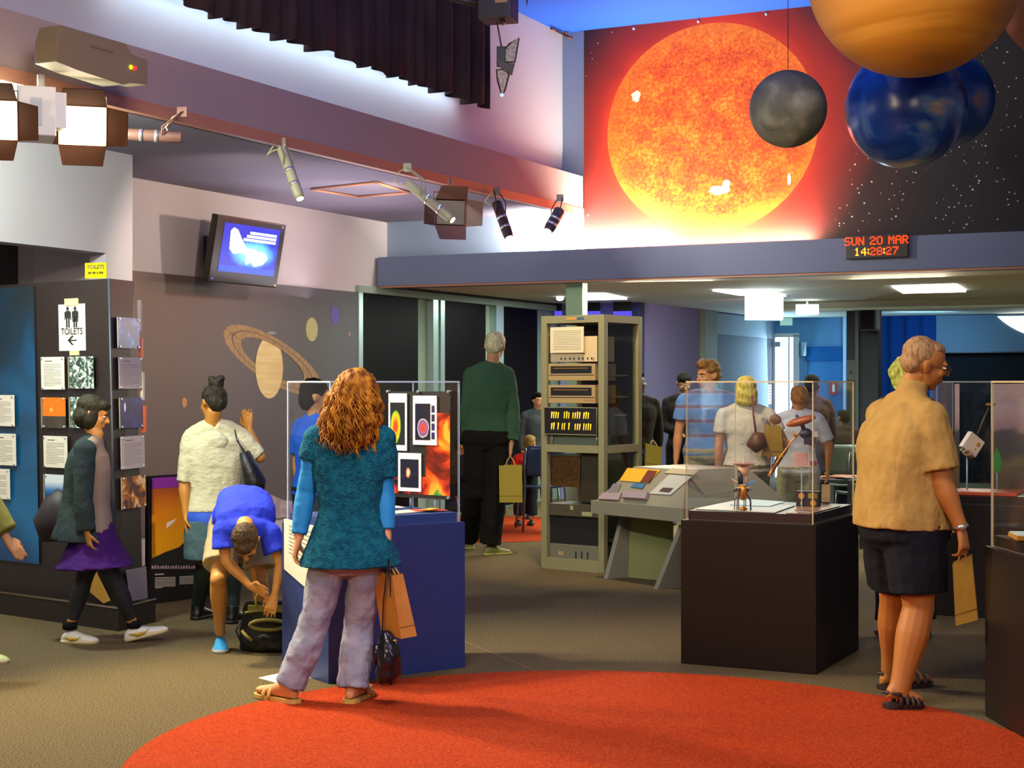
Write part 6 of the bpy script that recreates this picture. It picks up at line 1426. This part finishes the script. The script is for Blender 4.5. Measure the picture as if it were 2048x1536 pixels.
# backpack
bp = G(540, 1308); D = bp.y+.0
bk = thing('backpack', 'black and olive backpack standing open on the carpet under the boy hands', 'backpack', bp)
m_bk = M('black_nylon', '#12110c', .55, bump=(40, .3, .01)); m_ol = M('olive_webbing', '#6c6414', .6); q = lambda X, Y, d=0: P(X, Y, D+d)
mb = MB(); mb.rings([[q(534+rx*math.copysign(abs(math.cos(t))**.8, math.cos(t)), y, .14+.13*math.copysign(abs(math.sin(t))**.8, math.sin(t))) for t in [2*PI*i/24 for i in range(24)]] for y, rx in ((1306,44),(1298,54),(1270,56),(1240,50),(1215,46),(1204,42),(1202,38))], m_bk)
ob = mb.build('pack_body', bk, smooth=True); dd = ob.modifiers.new('s', 'SUBSURF'); dd.levels = 1; dd.render_levels = 2; d2 = ob.modifiers.new('f', 'DISPLACE'); d2.texture = clouds(.08); d2.strength = .03
mb = MB(); mb.tube([q(490+90*i/12, 1226-5*math.sin(PI*i/12), -.02) for i in range(13)], .016, m_ol, 8, flat=.5); mb.build('rim_band', bk)
mb = MB(); mb.box(Fr(q(496, 1224, -.02)), 0, .22, -.012, .012, -.0, .038, m_ol, bev=.004); mb.build('top_strap', bk)
mb = MB(); mb.tube([q(513,1215,-.03), q(511,1196,-.03), q(518,1184,-.03), q(530,1184,-.03), q(538,1196,-.03)], .007, M('handle_tan', '#a89040', .6), 8); mb.build('grab_handle', bk)
mb = MB(); mb.tube([q(536+36*math.cos(t), 1250+10*math.sin(t), -.05) for t in [2*PI*i/24 for i in range(24)]], .011, m_ol, 8, closed=True); mb.build('pocket_zip', bk)
mb = MB(); mb.tube([q(484,1262,-.02), q(492,1272,-.04), q(505,1282,-.05)], .010, m_ol, 8); mb.tube([q(516,1275,-.05), q(528,1270,-.06), q(540,1276,-.05)], .005, M('grey_piping', '#5c6460', .5), 6); mb.build('side_strap', bk)
mb = MB(); mb.tube([q(482,1240,0), q(472,1262,-.02), q(484,1288,.0)], .012, m_bk, 8, flat=.5); mb.build('shoulder_strap', bk)

# === girl walking on the left
D = 9.02
w = Person('girl with a dark bob in a grey cardigan and purple skirt walking past', D,
    dict(head=(186,828,0), neck=(191,868,0), sl=(170,900,-.13), sr=(192,892,.14), el=(166,1000,-.17), er=(200,990,.2), wl=(174,1064,-.17), wr=(214,1050,.2), hl=(180,1100,-.17), hr=(225,1080,.2),
         pl=(184,1075,-.08), pr=(192,1075,.08), kl=(232,1165,-.02), kr=(166,1165,.04), al=(262,1254,.0), ar=(143,1252,.0), tl=(333,1268,-.02), tr=(196,1285,-.04)), (1, .12, -.35), '#b8803c', sc=.86, vox=.007, wid=.92, dep=1.0, arm=.95, leg=.9)
w.j['ar'] = G(140, 1286)+V((0,0,.09)); w.j['tr'] = G(196, 1287); w.j['al'] = G(268, 1283)+V((0,0,.09)); w.j['tl'] = G(336, 1281); w.gz = {'l': (0, .055)}
w.body(hands={'l': dict(side=(.5,-.6,0), n=(1,.3,0), curl=.9)}, feet=False)
w.features()
m_card = M('dark_teal_grey_knit', '#2e3a38', .95, bump=(90, .4)); 
w.shirt(M('grey_marl', '#8c7c68', .9), .05, 1.02, .010, 0, .0, name='top', fold=.01)
mb = MB(); tb = [(-.12,.17,.13),(.05,.17,.14),(.36,.15,.125),(.75,.165,.12),(.92,.165,.10),(1.0,.14,.08),(1.04,.1,.07)]
keep = w.pc.copy(), w.shc.copy()
w.pc = w.pc-V((.07,0,0)); w.shc = w.shc-V((.025,0,0)); w.torso(mb, m_card, -.03, 1.03, .010, .05, tb, fl0=.5)
for a in 'lr': mb.ell(w.j['s'+a], .064, m_card); w.limb(mb, m_card, [w.j['s'+a], w.j['e'+a], w.j['w'+a]], ARM, 0, 1.95, .84, .020, .012)
w.pc, w.shc = keep; w.fin(mb, 'cardigan', .008, 3, .014, .08)
mb = MB(); m_pur = M('purple_skirt_cloth', '#3a1458', .8); w.torso(mb, m_pur, -.32, .16, .012, .09, [(-.35,.19,.16),(-.1,.17,.13),(.2,.14,.11)], fl0=.12); w.fin(mb, 'skirt', .008, 2, .02, .06)
mb = MB(); m_lg = M('black_leggings', '#15191b', .7)
for a in 'lr': w.limb(mb, m_lg, [w.j['p'+a], w.j['k'+a], w.j['a'+a]], LEG, 0, 1.82, .80, .006); mb.ell(w.j['k'+a], .05, m_lg)
w.fin(mb, 'leggings', .008, 3, .004)
w.shoes(M('white_leather', '#d8dccc', .45), M('cream_sole', '#c8bc88', .6), .006, .95, 'sneaker', M('yellow_stripe', '#c09c20', .5))
for a in 'lr': mb = MB(); mb.tube([w.j['a'+a]-V((0,0,.01)), w.j['a'+a]+V((0,0,.035))], .042, M('black_sock', '#101014', .8), 12); mb.build('sock', w.root)
w.hair(hairmat('black_bob', '#1c1a10', '#34301c', 70), [((0,-.028,.044),(.090,.100,.082)), ((0,-.045,-.03),(.094,.078,.085)), ((.05,.0,-.03),(.045,.05,.08)), ((-.05,.0,-.03),(.045,.05,.08)), ((0,.045,.075),(.07,.05,.035))], .007, .008, .03)
D = 9.2; q = lambda X, Y, d=0: P(X, Y, 9.02+d)
t = thing('shoulder_bag', 'dark shoulder bag swinging behind the walking girl', 'bag', q(104,1080)); mb = MB(); mb.tube([q(126,985), q(112,1010), q(102,1045), q(104,1082)], [.03,.055,.075,.05], M('dark_brown_bag', '#241816', .6), 12, flat=1.6); mb.build('pouch', t, smooth=True)
mb = MB(); mb.tube([q(128,990), q(142,940), q(158,900,-.1)], .010, M('bag_strap_brown', '#5c4420', .6), 6); mb.build('strap', t)

# === woman in the pale hoodie
D = 9.85
w = Person('woman with a black bun in a pale hooded top walking away', D,
    dict(head=(426,806,0), neck=(424,843,.0), sl=(384,872,-.02), sr=(476,868,.08), el=(368,966,-.05), er=(520,915,.1), wl=(372,1030,-.08), wr=(498,858,.12), hl=(374,1060,-.08), hr=(494,828,.12),
         pl=(405,1040,-.02), pr=(455,1040,.03), kl=(412,1130,-.02), kr=(466,1130,.08), al=(402,1215,.0), ar=(470,1230,.0), tl=(430,1240,.2), tr=(490,1245,.15)), (-.62, .75, -.15), '#a87428', sc=.92, vox=.008, wid=1.05)
w.j['al'] = G(396, 1238)+V((0,0,.09)); w.j['ar'] = G(466, 1246)+V((0,0,.09)); w.j['tl'] = w.j['al']+V((.05,.16,-.09)); w.j['tr'] = w.j['ar']+V((.06,.15,-.09))
w.body(hands={'l': dict(side=(0,-1,0), n=(1,0,0), curl=.5), 'r': dict(side=(-1,0,0), n=(0,1,0), curl=.6)}, feet=False)
w.shirt(M('blue_undershirt', '#1246b4', .7), -.17+.08, 1.04, .012, 0, .02, name='undershirt')
w.shirt(M('pale_sweat_jersey', '#b4b494', .9, bump=(25, .4, .02), scale=(1,1,2)), .10, 1.03, .024, 1.0, .0, name='hoodie', fold=.020, fs=.09, sl_ease=.018, cuff=.0)
mb = MB(); wv, dp, dd_ = w.axes(.9); c = w.spine(.93)-V((0,.085,0)); mb.ell(c, (.10,.045,.07), M('pale_sweat_jersey', '#b4b494')); mb.ell(c+V((0,0,-.05)), (.065,.035,.04), M('pale_sweat_jersey', '#b4b494')); w.fin(mb, 'hood', .008, 3, .015, .05)
mb = MB(); m_gr = M('grey_hem', '#8c9084', .8); w.torso(mb, m_gr, -.20, -.05, .022, 0, [(-.3,.17,.12),(.1,.17,.12)]); w.fin(mb, 'hem', .008, 2)
mb = MB(); m_dn = M('denim_skirt_cloth', '#3c5458', .85, bump=(30, .3)); w.torso(mb, m_dn, -.46, .0, .022, .01, [(-.5,.165,.12),(-.3,.17,.125),(.1,.168,.12)]); w.fin(mb, 'denim_skirt', .008, 2, .015, .06)
mb = MB(); m_pt = M('patterned_leggings', '#a06428', .7, var=('#141a18', 22, 3))
for a in 'lr': w.limb(mb, m_pt, [w.j['p'+a], w.j['k'+a], w.j['a'+a]], LEG, .3, 1.05, .86, .006)
w.fin(mb, 'patterned_stockings', .009, 2)
mb = MB(); m_lg2 = M('dark_green_socks', '#1c2620', .8)
for a in 'lr': w.limb(mb, m_lg2, [w.j['p'+a], w.j['k'+a], w.j['a'+a]], LEG, .95, 2, .9, .010)
w.fin(mb, 'long_socks', .009, 2); w.shoes(M('black_boot', '#0e0d10', .4), M('black_sole', '#0a0a0a', .6), .008, 1.1, 'boot')
w.hair(hairmat('black_hair', '#16140e', '#2c281a', 70), [((0,-.022,.044),(.085,.096,.080)), ((0,-.06,-.0),(.074,.058,.066)), ((-.0,-.055,.125),(.052,.052,.046)), ((.02,-.085,.155),(.03,.03,.025)), ((-.03,-.04,.16),(.02,.03,.02))], .007, .014, .03)
t = thing('shoulder_bag', 'black slouchy shoulder bag on the back of the woman in the pale hooded top', 'bag', P(505, 990, 9.7)); mb = MB(); q = lambda X, Y, d=0: P(X, Y, 9.66+d)
mb.tube([q(490,905), q(498,935), q(510,965), q(512,988)], [.05,.075,.10,.07], M('black_slouch', '#0e0e10', .5, bump=(20,.4,.02)), 14, flat=.7); ob = mb.build('pouch', t, smooth=True); dd = ob.modifiers.new('f', 'DISPLACE'); dd.texture = clouds(.07); dd.strength = .04
mb = MB(); mb.tube([q(492,910), q(474,880), q(470,862,.1)], .014, m_lea, 8, flat=.4); mb.build('strap', t)

# === person at the left edge
w = Person('person mostly outside the left edge, only a swinging hand and shoe tip showing', 7.9,
    dict(head=(-110,800), neck=(-105,860), sl=(-120,900,-.1), sr=(-80,900,.1), el=(-130,1000,-.15), er=(-30,1000,.12), wl=(-120,1080,-.15), wr=(14,1078,.1), hl=(-110,1110,-.15), hr=(46,1114,.1),
         pl=(-110,1100,-.08), pr=(-90,1100,.08), kl=(-130,1200), kr=(-70,1200), al=(-150,1300), ar=(-35,1300), tl=(-90,1325), tr=(14,1325)), (1, 0, -.1), '#a87a4c', sc=.9, vox=.009)
w.j['ar'] = G(-48, 1322)+V((0,0,.09)); w.j['tr'] = G(15, 1326); w.j['al'] = G(-190, 1322)+V((0,0,.09)); w.j['tl'] = G(-130, 1326)
w.body(hands={'r': dict(side=(0,.5,.8), n=(-.5,0,-1), curl=.4)}, feet=False)
w.shirt(M('olive_sleeve', '#6a6c34', .9), -.05, 1.03, .02, 1.85, fold=.01, sl_ease=.03, cuff=.02); w.trousers(M('dark_jeans', '#181c24', .9)); w.shoes(M('pale_yellow_shoe', '#c8cc80', .5), M('cream_sole', '#c8bc88', .6))
w.hair(hairmat('black_hair', '#16140e', '#2c281a', 70), SHORT, .009)

# === old man in green
D = 13.6
w = Person('white haired old man in a green shirt and black trousers walking away with a bag', D,
    dict(head=(990,694), neck=(986,727), sl=(944,748,-.03), sr=(1012,746,.03), el=(935,815,-.05), er=(1026,825,.0), wl=(935,870), wr=(1022,888,-.05), hl=(935,900), hr=(1020,915,-.05),
         pl=(955,875), pr=(992,875), kl=(952,985,.02), kr=(990,990,.02), al=(945,1085), ar=(985,1095), tl=(935,1105), tr=(1018,1108)), (.25, 1, -.2), '#a87850', sc=1.07, vox=.010, wid=1.08)
w.j['ar'] = G(980, 1110)+V((0,0,.10)); w.j['tr'] = G(1022, 1108); w.j['al'] = G(938, 1098)+V((0,0,.12)); w.j['tl'] = G(922, 1094)
w.body(feet=False); w.shirt(M('green_shirt_cloth', '#2f4c34', .9, bump=(14, .4, .03)), .02, 1.04, .024, 1.9, .01, fold=.02, fs=.12, sl_ease=.024, cuff=.012, collar=True, name='shirt')
w.trousers(M('black_trousers_cloth', '#14120c', .9), 2.0, .032, .03, fold=.025, fs=.12); w.shoes(M('olive_shoe', '#7c7838', .6), M('olive_sole', '#98943c', .6))
w.hair(hairmat('white_hair', '#9a9468', '#c4c098', 60), SHORT, .008, .01, .03)
paper_bag([P(999,1005,13.4), P(1045,1005,13.4), P(1044,931,13.4), P(998,931,13.4)], (.0,.12,0.0), M('mustard_paper', '#8c7c18', .7), 'mustard paper bag held by the old man in green', P(1020, 912, 13.5))

# === people beyond: striped man, blonde woman, white shirted boy and others
def simple(lb, D, hx, hy, hh, shw, ff, skin, top, topm, botm, hairm, hairb=SHORT, seated=False, sc=None, sleeve=.6, yaw=0, armpose=None, floor=0, vox=.011, botcut=1.95, faces=False, wid=1.0, seat=.46):
    """standing or seated figure from head centre pixel; hh is the stature"""
    c = P(hx, hy, D); sc = sc or hh/1.72; nk = c-V((0,0,.120*sc)); cy, sy = math.cos(yaw), math.sin(yaw); rt = V((cy, sy, 0)); fw = V((-sy, cy, 0))
    sh = nk-V((0,0,.075*sc)); w_ = .178*sc*wid
    if seated: hp = V((c.x, c.y, seat+.10*sc))-fw*0; kneeo = fw*.40*sc
    else: hp = V((sh.x, sh.y, max(.5*hh*1.0, sh.z-.50*sc)))
    J = dict(head=c, neck=nk, sl=sh-rt*w_, sr=sh+rt*w_, pl=hp-rt*.09*sc, pr=hp+rt*.09*sc)
    ap = armpose or {}
    for a, sg in (('l', -1), ('r', 1)):
        e = ap.get('e'+a); 
        J['e'+a] = J['s'+a]+(V(e) if e else rt*.05*sg*sc-V((0,0,.28*sc))+fw*-.01); ww = ap.get('w'+a); J['w'+a] = J['e'+a]+(V(ww) if ww else rt*-.01*sg-V((0,0,.24*sc))+fw*.05); J['h'+a] = J['w'+a]+(J['w'+a]-J['e'+a]).normalized()*.1
        if seated: J['k'+a] = J['p'+a]+kneeo; J['a'+a] = J['k'+a]-V((0,0,J['k'+a].z-.09)); J['t'+a] = J['a'+a]+fw*.16-V((0,0,.09))
        else: J['k'+a] = V((J['p'+a].x+rt.x*.02*sg, J['p'+a].y+.03, hp.z*.53)); J['a'+a] = V((J['p'+a].x+rt.x*.03*sg, J['p'+a].y, .09)); J['t'+a] = J['a'+a]+fw*.17-V((0,0,.09))
    p = Person.__new__(Person); p.D = D; p.sc = sc; p.vox = vox; p.wid = wid; p.dep = wid; p.am = sc; p.lm = sc; p.j = {k: V(v) for k, v in J.items()}; p.pc = hp; p.shc = sh; p.root = thing('person', lb, 'person', V((c.x, c.y, 0)))
    p.skin = M('skin_'+skin[1:], skin, .55, var=(skin, 5)); p.hf = V(ff).normalized(); p.hx = p.hf.cross(EZ).normalized(); p.hup = p.hx.cross(p.hf).normalized()
    p.body(feet=False); 
    if faces: p.features()
    p.shirt(topm, -.04, 1.03, .018*sc, sleeve, .01, name=top, fold=.016, fs=.10, sl_ease=.018, vox=vox)
    p.trousers(botm, botcut, .024*sc, .015, fold=.018, vox=vox); p.shoes(m_black, None)
    if hairm: p.hair(hairm, hairb, max(.008, vox*.8), .012, .03)
    return p
blk_h = M('jet_hair', '#080706', .9, var=('#14120c', 70, 3), spec=.05); khaki = M('khaki_cloth', '#9c9a76', .9, bump=(12, .5, .03))
def stripes(name, c1, c2, c3):
    m = bpy.data.materials.new(name); m.use_nodes = True; nt = m.node_tree; b = nt.nodes['Principled BSDF']; b.inputs['Roughness'].default_value = .9
    tc = nt.nodes.new('ShaderNodeTexCoord'); wv = nt.nodes.new('ShaderNodeTexWave'); wv.bands_direction = 'Z'; wv.inputs['Scale'].default_value = 2.55; wv.inputs['Distortion'].default_value = .3
    nt.links.new(tc.outputs['Object'], wv.inputs['Vector']); r = nt.nodes.new('ShaderNodeValToRGB'); e = r.color_ramp.elements; e.new(.5); e.new(.6)
    for k, (p, c) in enumerate(((0, c1), (.72, c1), (.80, c3), (.92, c2))): e[k].position = p; e[k].color = lin(c)
    nt.links.new(wv.outputs['Fac'], r.inputs[0]); nt.links.new(r.outputs[0], b.inputs['Base Color']); return m
D = 13.4; k = D/F
p = simple('man with tousled brown hair in a blue striped shirt and khaki trousers', D, 1416, 752, 1.78, .2, (-.85, -.55, -.1), '#c08858', 'striped_shirt', stripes('blue_stripes', '#5c88c4', '#6c6078', '#7c98cc'), khaki, None, yaw=PI+.15, sleeve=.62, wid=1.12, faces=True,
    armpose=dict(wl=(.03,-.02,-.2), wr=(-.02,-.02,-.22)))
p.hair(hairmat('tousled_hair', '#6a4c20', '#94703a', 60), [((0,-.022,.05),(.086,.098,.082)), ((0,-.050,.0),(.076,.066,.070)), ((0,.045,.10),(.06,.05,.035)), ((.03,.02,.115),(.04,.04,.03))], .009, .03, .03)
p = simple('blonde woman in a white T shirt and olive trousers with a shoulder bag', 12.5, 1492, 782, 1.60, .2, (.1, 1, 0), '#c08858', 't_shirt', M('white_tee', '#c4bca8', .9, bump=(12, .5, .03)), M('olive_trousers', '#6a6440', .9, bump=(12, .4, .03)), None, yaw=.1, sleeve=.6, wid=1.08, armpose=dict(er=(.14,-.02,-.24), wr=(-.06,.10,-.16)))
p.hair(hairmat('blonde_hair', '#a89030', '#d8c868', 60), [((0,-.022,.048),(.090,.100,.084)), ((0,-.055,-.02),(.098,.062,.10)), ((0,-.06,-.08),(.100,.05,.05))], .008, .01, .03)
q = lambda X, Y, d=0: P(X, Y, 12.25+d)
t = thing('shoulder_bag', 'brown leather shoulder bag at the hip of the blonde woman', 'bag', q(1515, 905)); mb = MB(); mb.tube([q(1500,878), q(1512,885), q(1530,880)], [.06,.085,.06], M('brown_bag_leather', '#5c3410', .5), 12); mb.build('pouch', t, smooth=True); mb = MB(); mb.tube([q(1512,868), q(1507,830), q(1505,790,.1)], .008, M('red_brown_strap', '#6c2c24', .6), 6); mb.build('strap', t)
paper_bag([P(1526,912,12.3), P(1567,915,12.3), P(1562,852,12.3), P(1537,850,12.3)], (0,.12,0), M('gold_paper', '#a07c10', .7), 'gold paper bag beside the hip of the blonde woman', P(1540, 838, 12.4))
p = simple('boy with reddish hair in a white T shirt and khaki trousers', 13.05, 1597, 796, 1.50, .2, (-.1, 1, 0), '#b87848', 't_shirt', M('white_tee2', '#c8ccd0', .9, bump=(12, .5, .03)), khaki, hairmat('ginger_hair', '#7c4c10', '#b07c28', 60), yaw=-.1, sleeve=.85, armpose=dict(er=(.10,0,-.22), el=(-.10,0,-.22)))
simple('man with dark skin in brown standing behind the boy in white', 15.6, 1625, 772, 1.62, .2, (.6, 1, 0), '#3c2418', 'brown_top', M('brown_top_cloth', '#2a1812', .95), M('dark_jeans', '#181c24', .9), blk_h, yaw=.4, sleeve=1.9)
simple('person all in black checking something in their hands by the mauve wall', 16.6, 1368, 768, 1.62, .2, (.1, -1, -.5), '#6c4c34', 'black_top', M('black_top_cloth', '#0c0c10', .9), M('black_top_cloth', '#0c0c10', .9), blk_h, yaw=PI-.2, sleeve=1.9, armpose=dict(wl=(-.1,-.15,-.05), wr=(.12,-.15,-.05)), faces=True)
simple('man in a dark olive jacket half hidden behind the right side of the rack', 14.6, 1271, 766, 1.66, .2, (.9, .3, 0), '#5c4434', 'jacket', M('olive_jacket_cloth', '#231e10', .9), M('slate_jeans', '#20405c', .9), blk_h, yaw=.5, sleeve=1.9, wid=1.15)
paper_bag([P(1291,934,14.2), P(1322,938,14.2), P(1324,895,14.2), P(1292,887,14.2)], (0,.12,0), M('mustard_paper', '#8c7c18', .7), 'mustard paper bag hanging beside the dark olive jacket', P(1306, 880, 14.3))
p = simple('dark haired person in a bright blue T shirt behind the navy case', 9.9, 632, 795, 1.60, .2, (1, .25, -.1), '#b08048', 't_shirt', M('bright_blue_tee', '#1450b8', .8), M('dark_jeans', '#181c24', .9), blk_h, [((0,-.022,.05),(.086,.098,.084)), ((0,-.055,-.01),(.080,.066,.085))], yaw=-.9, sleeve=.7, faces=True)
p = simple('blonde person almost hidden behind the head of the man in tan', 9.2, 1812, 752, 1.56, .2, (.3, 1, 0), '#b08048', 'top', M('olive_top_cloth', '#4c5020', .9), M('dark_jeans', '#181c24', .9), None, yaw=.1, sleeve=.7, wid=.8)
p.hair(hairmat('straw_hair', '#8c9030', '#c8cc60', 60), [((0,-.022,.048),(.092,.100,.084)), ((0,-.055,-.03),(.094,.062,.085)), ((-.03,-.06,.02),(.08,.06,.07))], .009, .02, .03)
# seated children and sitters behind
simple('seated child in a red top on the dark blue chair by the rack', 16.1, 1060, 888, 1.15, .2, (.6, 1, -.1), '#b07840', 'red_top', M('red_top_cloth', '#c02414', .8), M('dark_jeans', '#181c24', .9), hairmat('dark_blond_hair', '#5c4418', '#8c6c30', 60), seated=True, seat=.54, yaw=.15, sleeve=.7, sc=.75)
simple('child in a grey top peering out behind the left edge of the rack', 17.3, 1076, 802, 1.35, .2, (.6, -1, -.1), '#b88860', 'grey_top', M('grey_top_cloth', '#3c4448', .9), M('dark_jeans', '#181c24', .9), blk_h, yaw=PI, sleeve=1.9, faces=True)
simple('seated figure with dark hair seen through the right part of the brown case', 17.6, 1638, 832, 1.2, .2, (.4, 1, 0), '#4c3424', 'dark_top', M('charcoal_cloth', '#2c2a28', .9), M('dark_jeans', '#181c24', .9), blk_h, seated=True, yaw=.2, sleeve=1.9, seat=.50)
simple('seated figure in brown between the brown case and the grey green chair', 16.4, 1685, 836, 1.2, .2, (-.6, 1, 0), '#5c3c28', 'brown_top', M('umber_cloth', '#241a16', .95), M('dark_jeans', '#181c24', .9), blk_h, seated=True, yaw=-.3, sleeve=1.9, seat=.50)
simple('child sitting low behind the left side of the man in green', 16.4, 925, 893, 1.15, .2, (1, -.2, -.2), '#a06830', 'dark_top', M('charcoal_cloth', '#2c2a28', .9), M('dark_jeans', '#181c24', .9), blk_h, seated=True, yaw=-.9, sleeve=1.9, sc=.75)
# ---------- light
wd = bpy.data.worlds.new('World'); bpy.context.scene.world = wd; wd.use_nodes = True
bg = wd.node_tree.nodes['Background']; bg.inputs[0].default_value = (0.42, 0.38, 0.50, 1); bg.inputs[1].default_value = 0.30
WARM = (1.0, .80, .48)
light('flood_key', 'SPOT', fc_+V((.06,-.12,-.05)), 380, WARM, V((1.2, 5.6, 0)), .10, spot=math.radians(120), blend=.5)
light('flood_left', 'SPOT', fd+V((.1,-.1,0)), 160, WARM, V((-.6, 5.0, 0)), .10, spot=math.radians(120), blend=.6)
light('spot_wash', 'SPOT', (-3.6, 1.0, 3.1), 330, (1.0, .76, .40), V((-.6, 8.4, .9)), .15, spot=math.radians(60), blend=.6)
light('spot_wash', 'SPOT', (2.6, .6, 3.2), 190, (1.0, .80, .52), V((1.9, 7.6, .9)), .15, spot=math.radians(50), blend=.6)
light('spot_violet', 'SPOT', (2.0, 1.0, 4.2), 260, (.50, .42, 1.0), V((-.6, 8.0, .6)), .3, spot=math.radians(50), blend=.7)
light('poster_fill', 'SPOT', V((-1.7, 5.6, 3.3)), 420, (1.0, .84, .60), V((-2.05, 10.3, .75)), .05, spot=math.radians(17), blend=.5)  # added lamp, only there to brighten the comet poster
# lamps under the beam that light the sun mural and the corner
def strip(u0, u1, e, c):
    o = light('footlight', 'AREA', R((u0+u1)/2, 13.95, 2.79), e, c, None, u1-u0, .06); d = (EZ*.9+EV*.42).normalized(); y = EU.cross(d)*-1
    z = -d; x = EU; y = z.cross(x); o.rotation_euler = Matrix((x, y, z)).transposed().to_euler()
strip(-6.75, -5.3, 110, (1.0, .95, .85)); strip(-5.3, -3.9, 36, (1.0, .88, .66))
light('corner_spot', 'SPOT', R(-6.32, 13.9, 3.06), 90, (1.0, .95, .88), R(-6.6, VB, 2.9), .05, spot=math.radians(120), blend=.8)
light('mural_wash', 'SPOT', R(-5.6, 11.6, 3.2), 190, (1.0, .84, .68), R(-4.3, VB, 4.0), .2, spot=math.radians(95), blend=.8)
light('wall_spot', 'SPOT', R(UF-.1, 11.3, ZS-.25), 60, (1.0, .86, .72), R(UL, 11.6, 2.2), .05, spot=math.radians(110), blend=.6)
light('wall_spot', 'SPOT', R(UF-.1, 9.0, ZS-.3), 60, (1.0, .84, .66), R(UL+.2, 10.8, 1.6), .05, spot=math.radians(110), blend=.6)
light('soffit_bounce', 'AREA', R(-7.2, 11.5, 2.3), 22, (.95, .85, 1.0), R(-7.2, 11.5, 3), 1.2, 3.0)  # added fill imitating light bounced up to the soffit, no fitting there
light('ceiling_blue', 'AREA', R(-4.0, 9.0, 4.3), 36, (.35, .5, 1.0), R(-4.0, 9.0, 6), 2.5)
light('hall_fill', 'AREA', R(-2.5, 4.5, 4.6), 150, (1.0, .88, .84), R(-3.5, 9.0, 1), 2.0)  # added soft fill that lifts the fascia and curtain, not a fitting
# low ceiling panels, far rooms, door
for x, y, e in ((1500, 585, 50), (1860, 577, 50), (1210, 593, 45), (1640, 570, 40)):
    p = P(x, y, F*(2.46-H)/(HZ-y)); light('panel_light', 'AREA', p, e, (.86, 1.0, .86), V((p.x, p.y, 0)), 1.7)
light('panel_light', 'AREA', R(-5.6, 14.9, 2.44), 70, (1.0, .85, .60), R(-5.4, 14.0, 0), .9)
light('panel_light', 'AREA', R(-3.4, 15.4, 2.44), 70, (1.0, .85, .60), R(-3.4, 14.4, 0), .9)
light('front_spot', 'SPOT', R(-4.6, 10.2, 4.2), 330, (1.0, .80, .45), V((1.0, 12.6, .9)), .1, spot=math.radians(50), blend=.6)
light('door_light', 'AREA', R(ub(1570)-.1, VD-.25, 1.3), 55, (.45, .78, 1.0), R(-5, 20, 1.0), .9, 1.8)
light('far_blue', 'AREA', R(-4.6, 22.5, 2.4), 45, (.25, .6, 1.0), R(-5.2, 23.9, 1.2), .8)
light('corridor_light', 'AREA', R(-8.6, 5.5, 2.7), 30, (1, .9, .8), R(-8.6, 5.5, 0), .6)
light('bulkhead_glow', 'POINT', fc_-EU*.55+V((-.1,-.35,.02)), 180, (.86, 1.0, .90), size=.1)  # added point light standing in for floodlight spill on bulkhead and soffit
light('pink_spot', 'SPOT', R(-5.2, 17.6, 2.4), 60, (1.0, .62, .62), onU(1345, 700, UR), .05, spot=math.radians(50), blend=.7)
vs = bpy.context.scene.view_settings; vs.view_transform = 'Standard'; vs.look = 'None'; vs.exposure = 0.6; vs.gamma = 1; vs.use_curve_mapping = False
cy = bpy.context.scene.cycles; cy.transparent_max_bounces = 24; cy.max_bounces = 8; cy.sample_clamp_indirect = 4
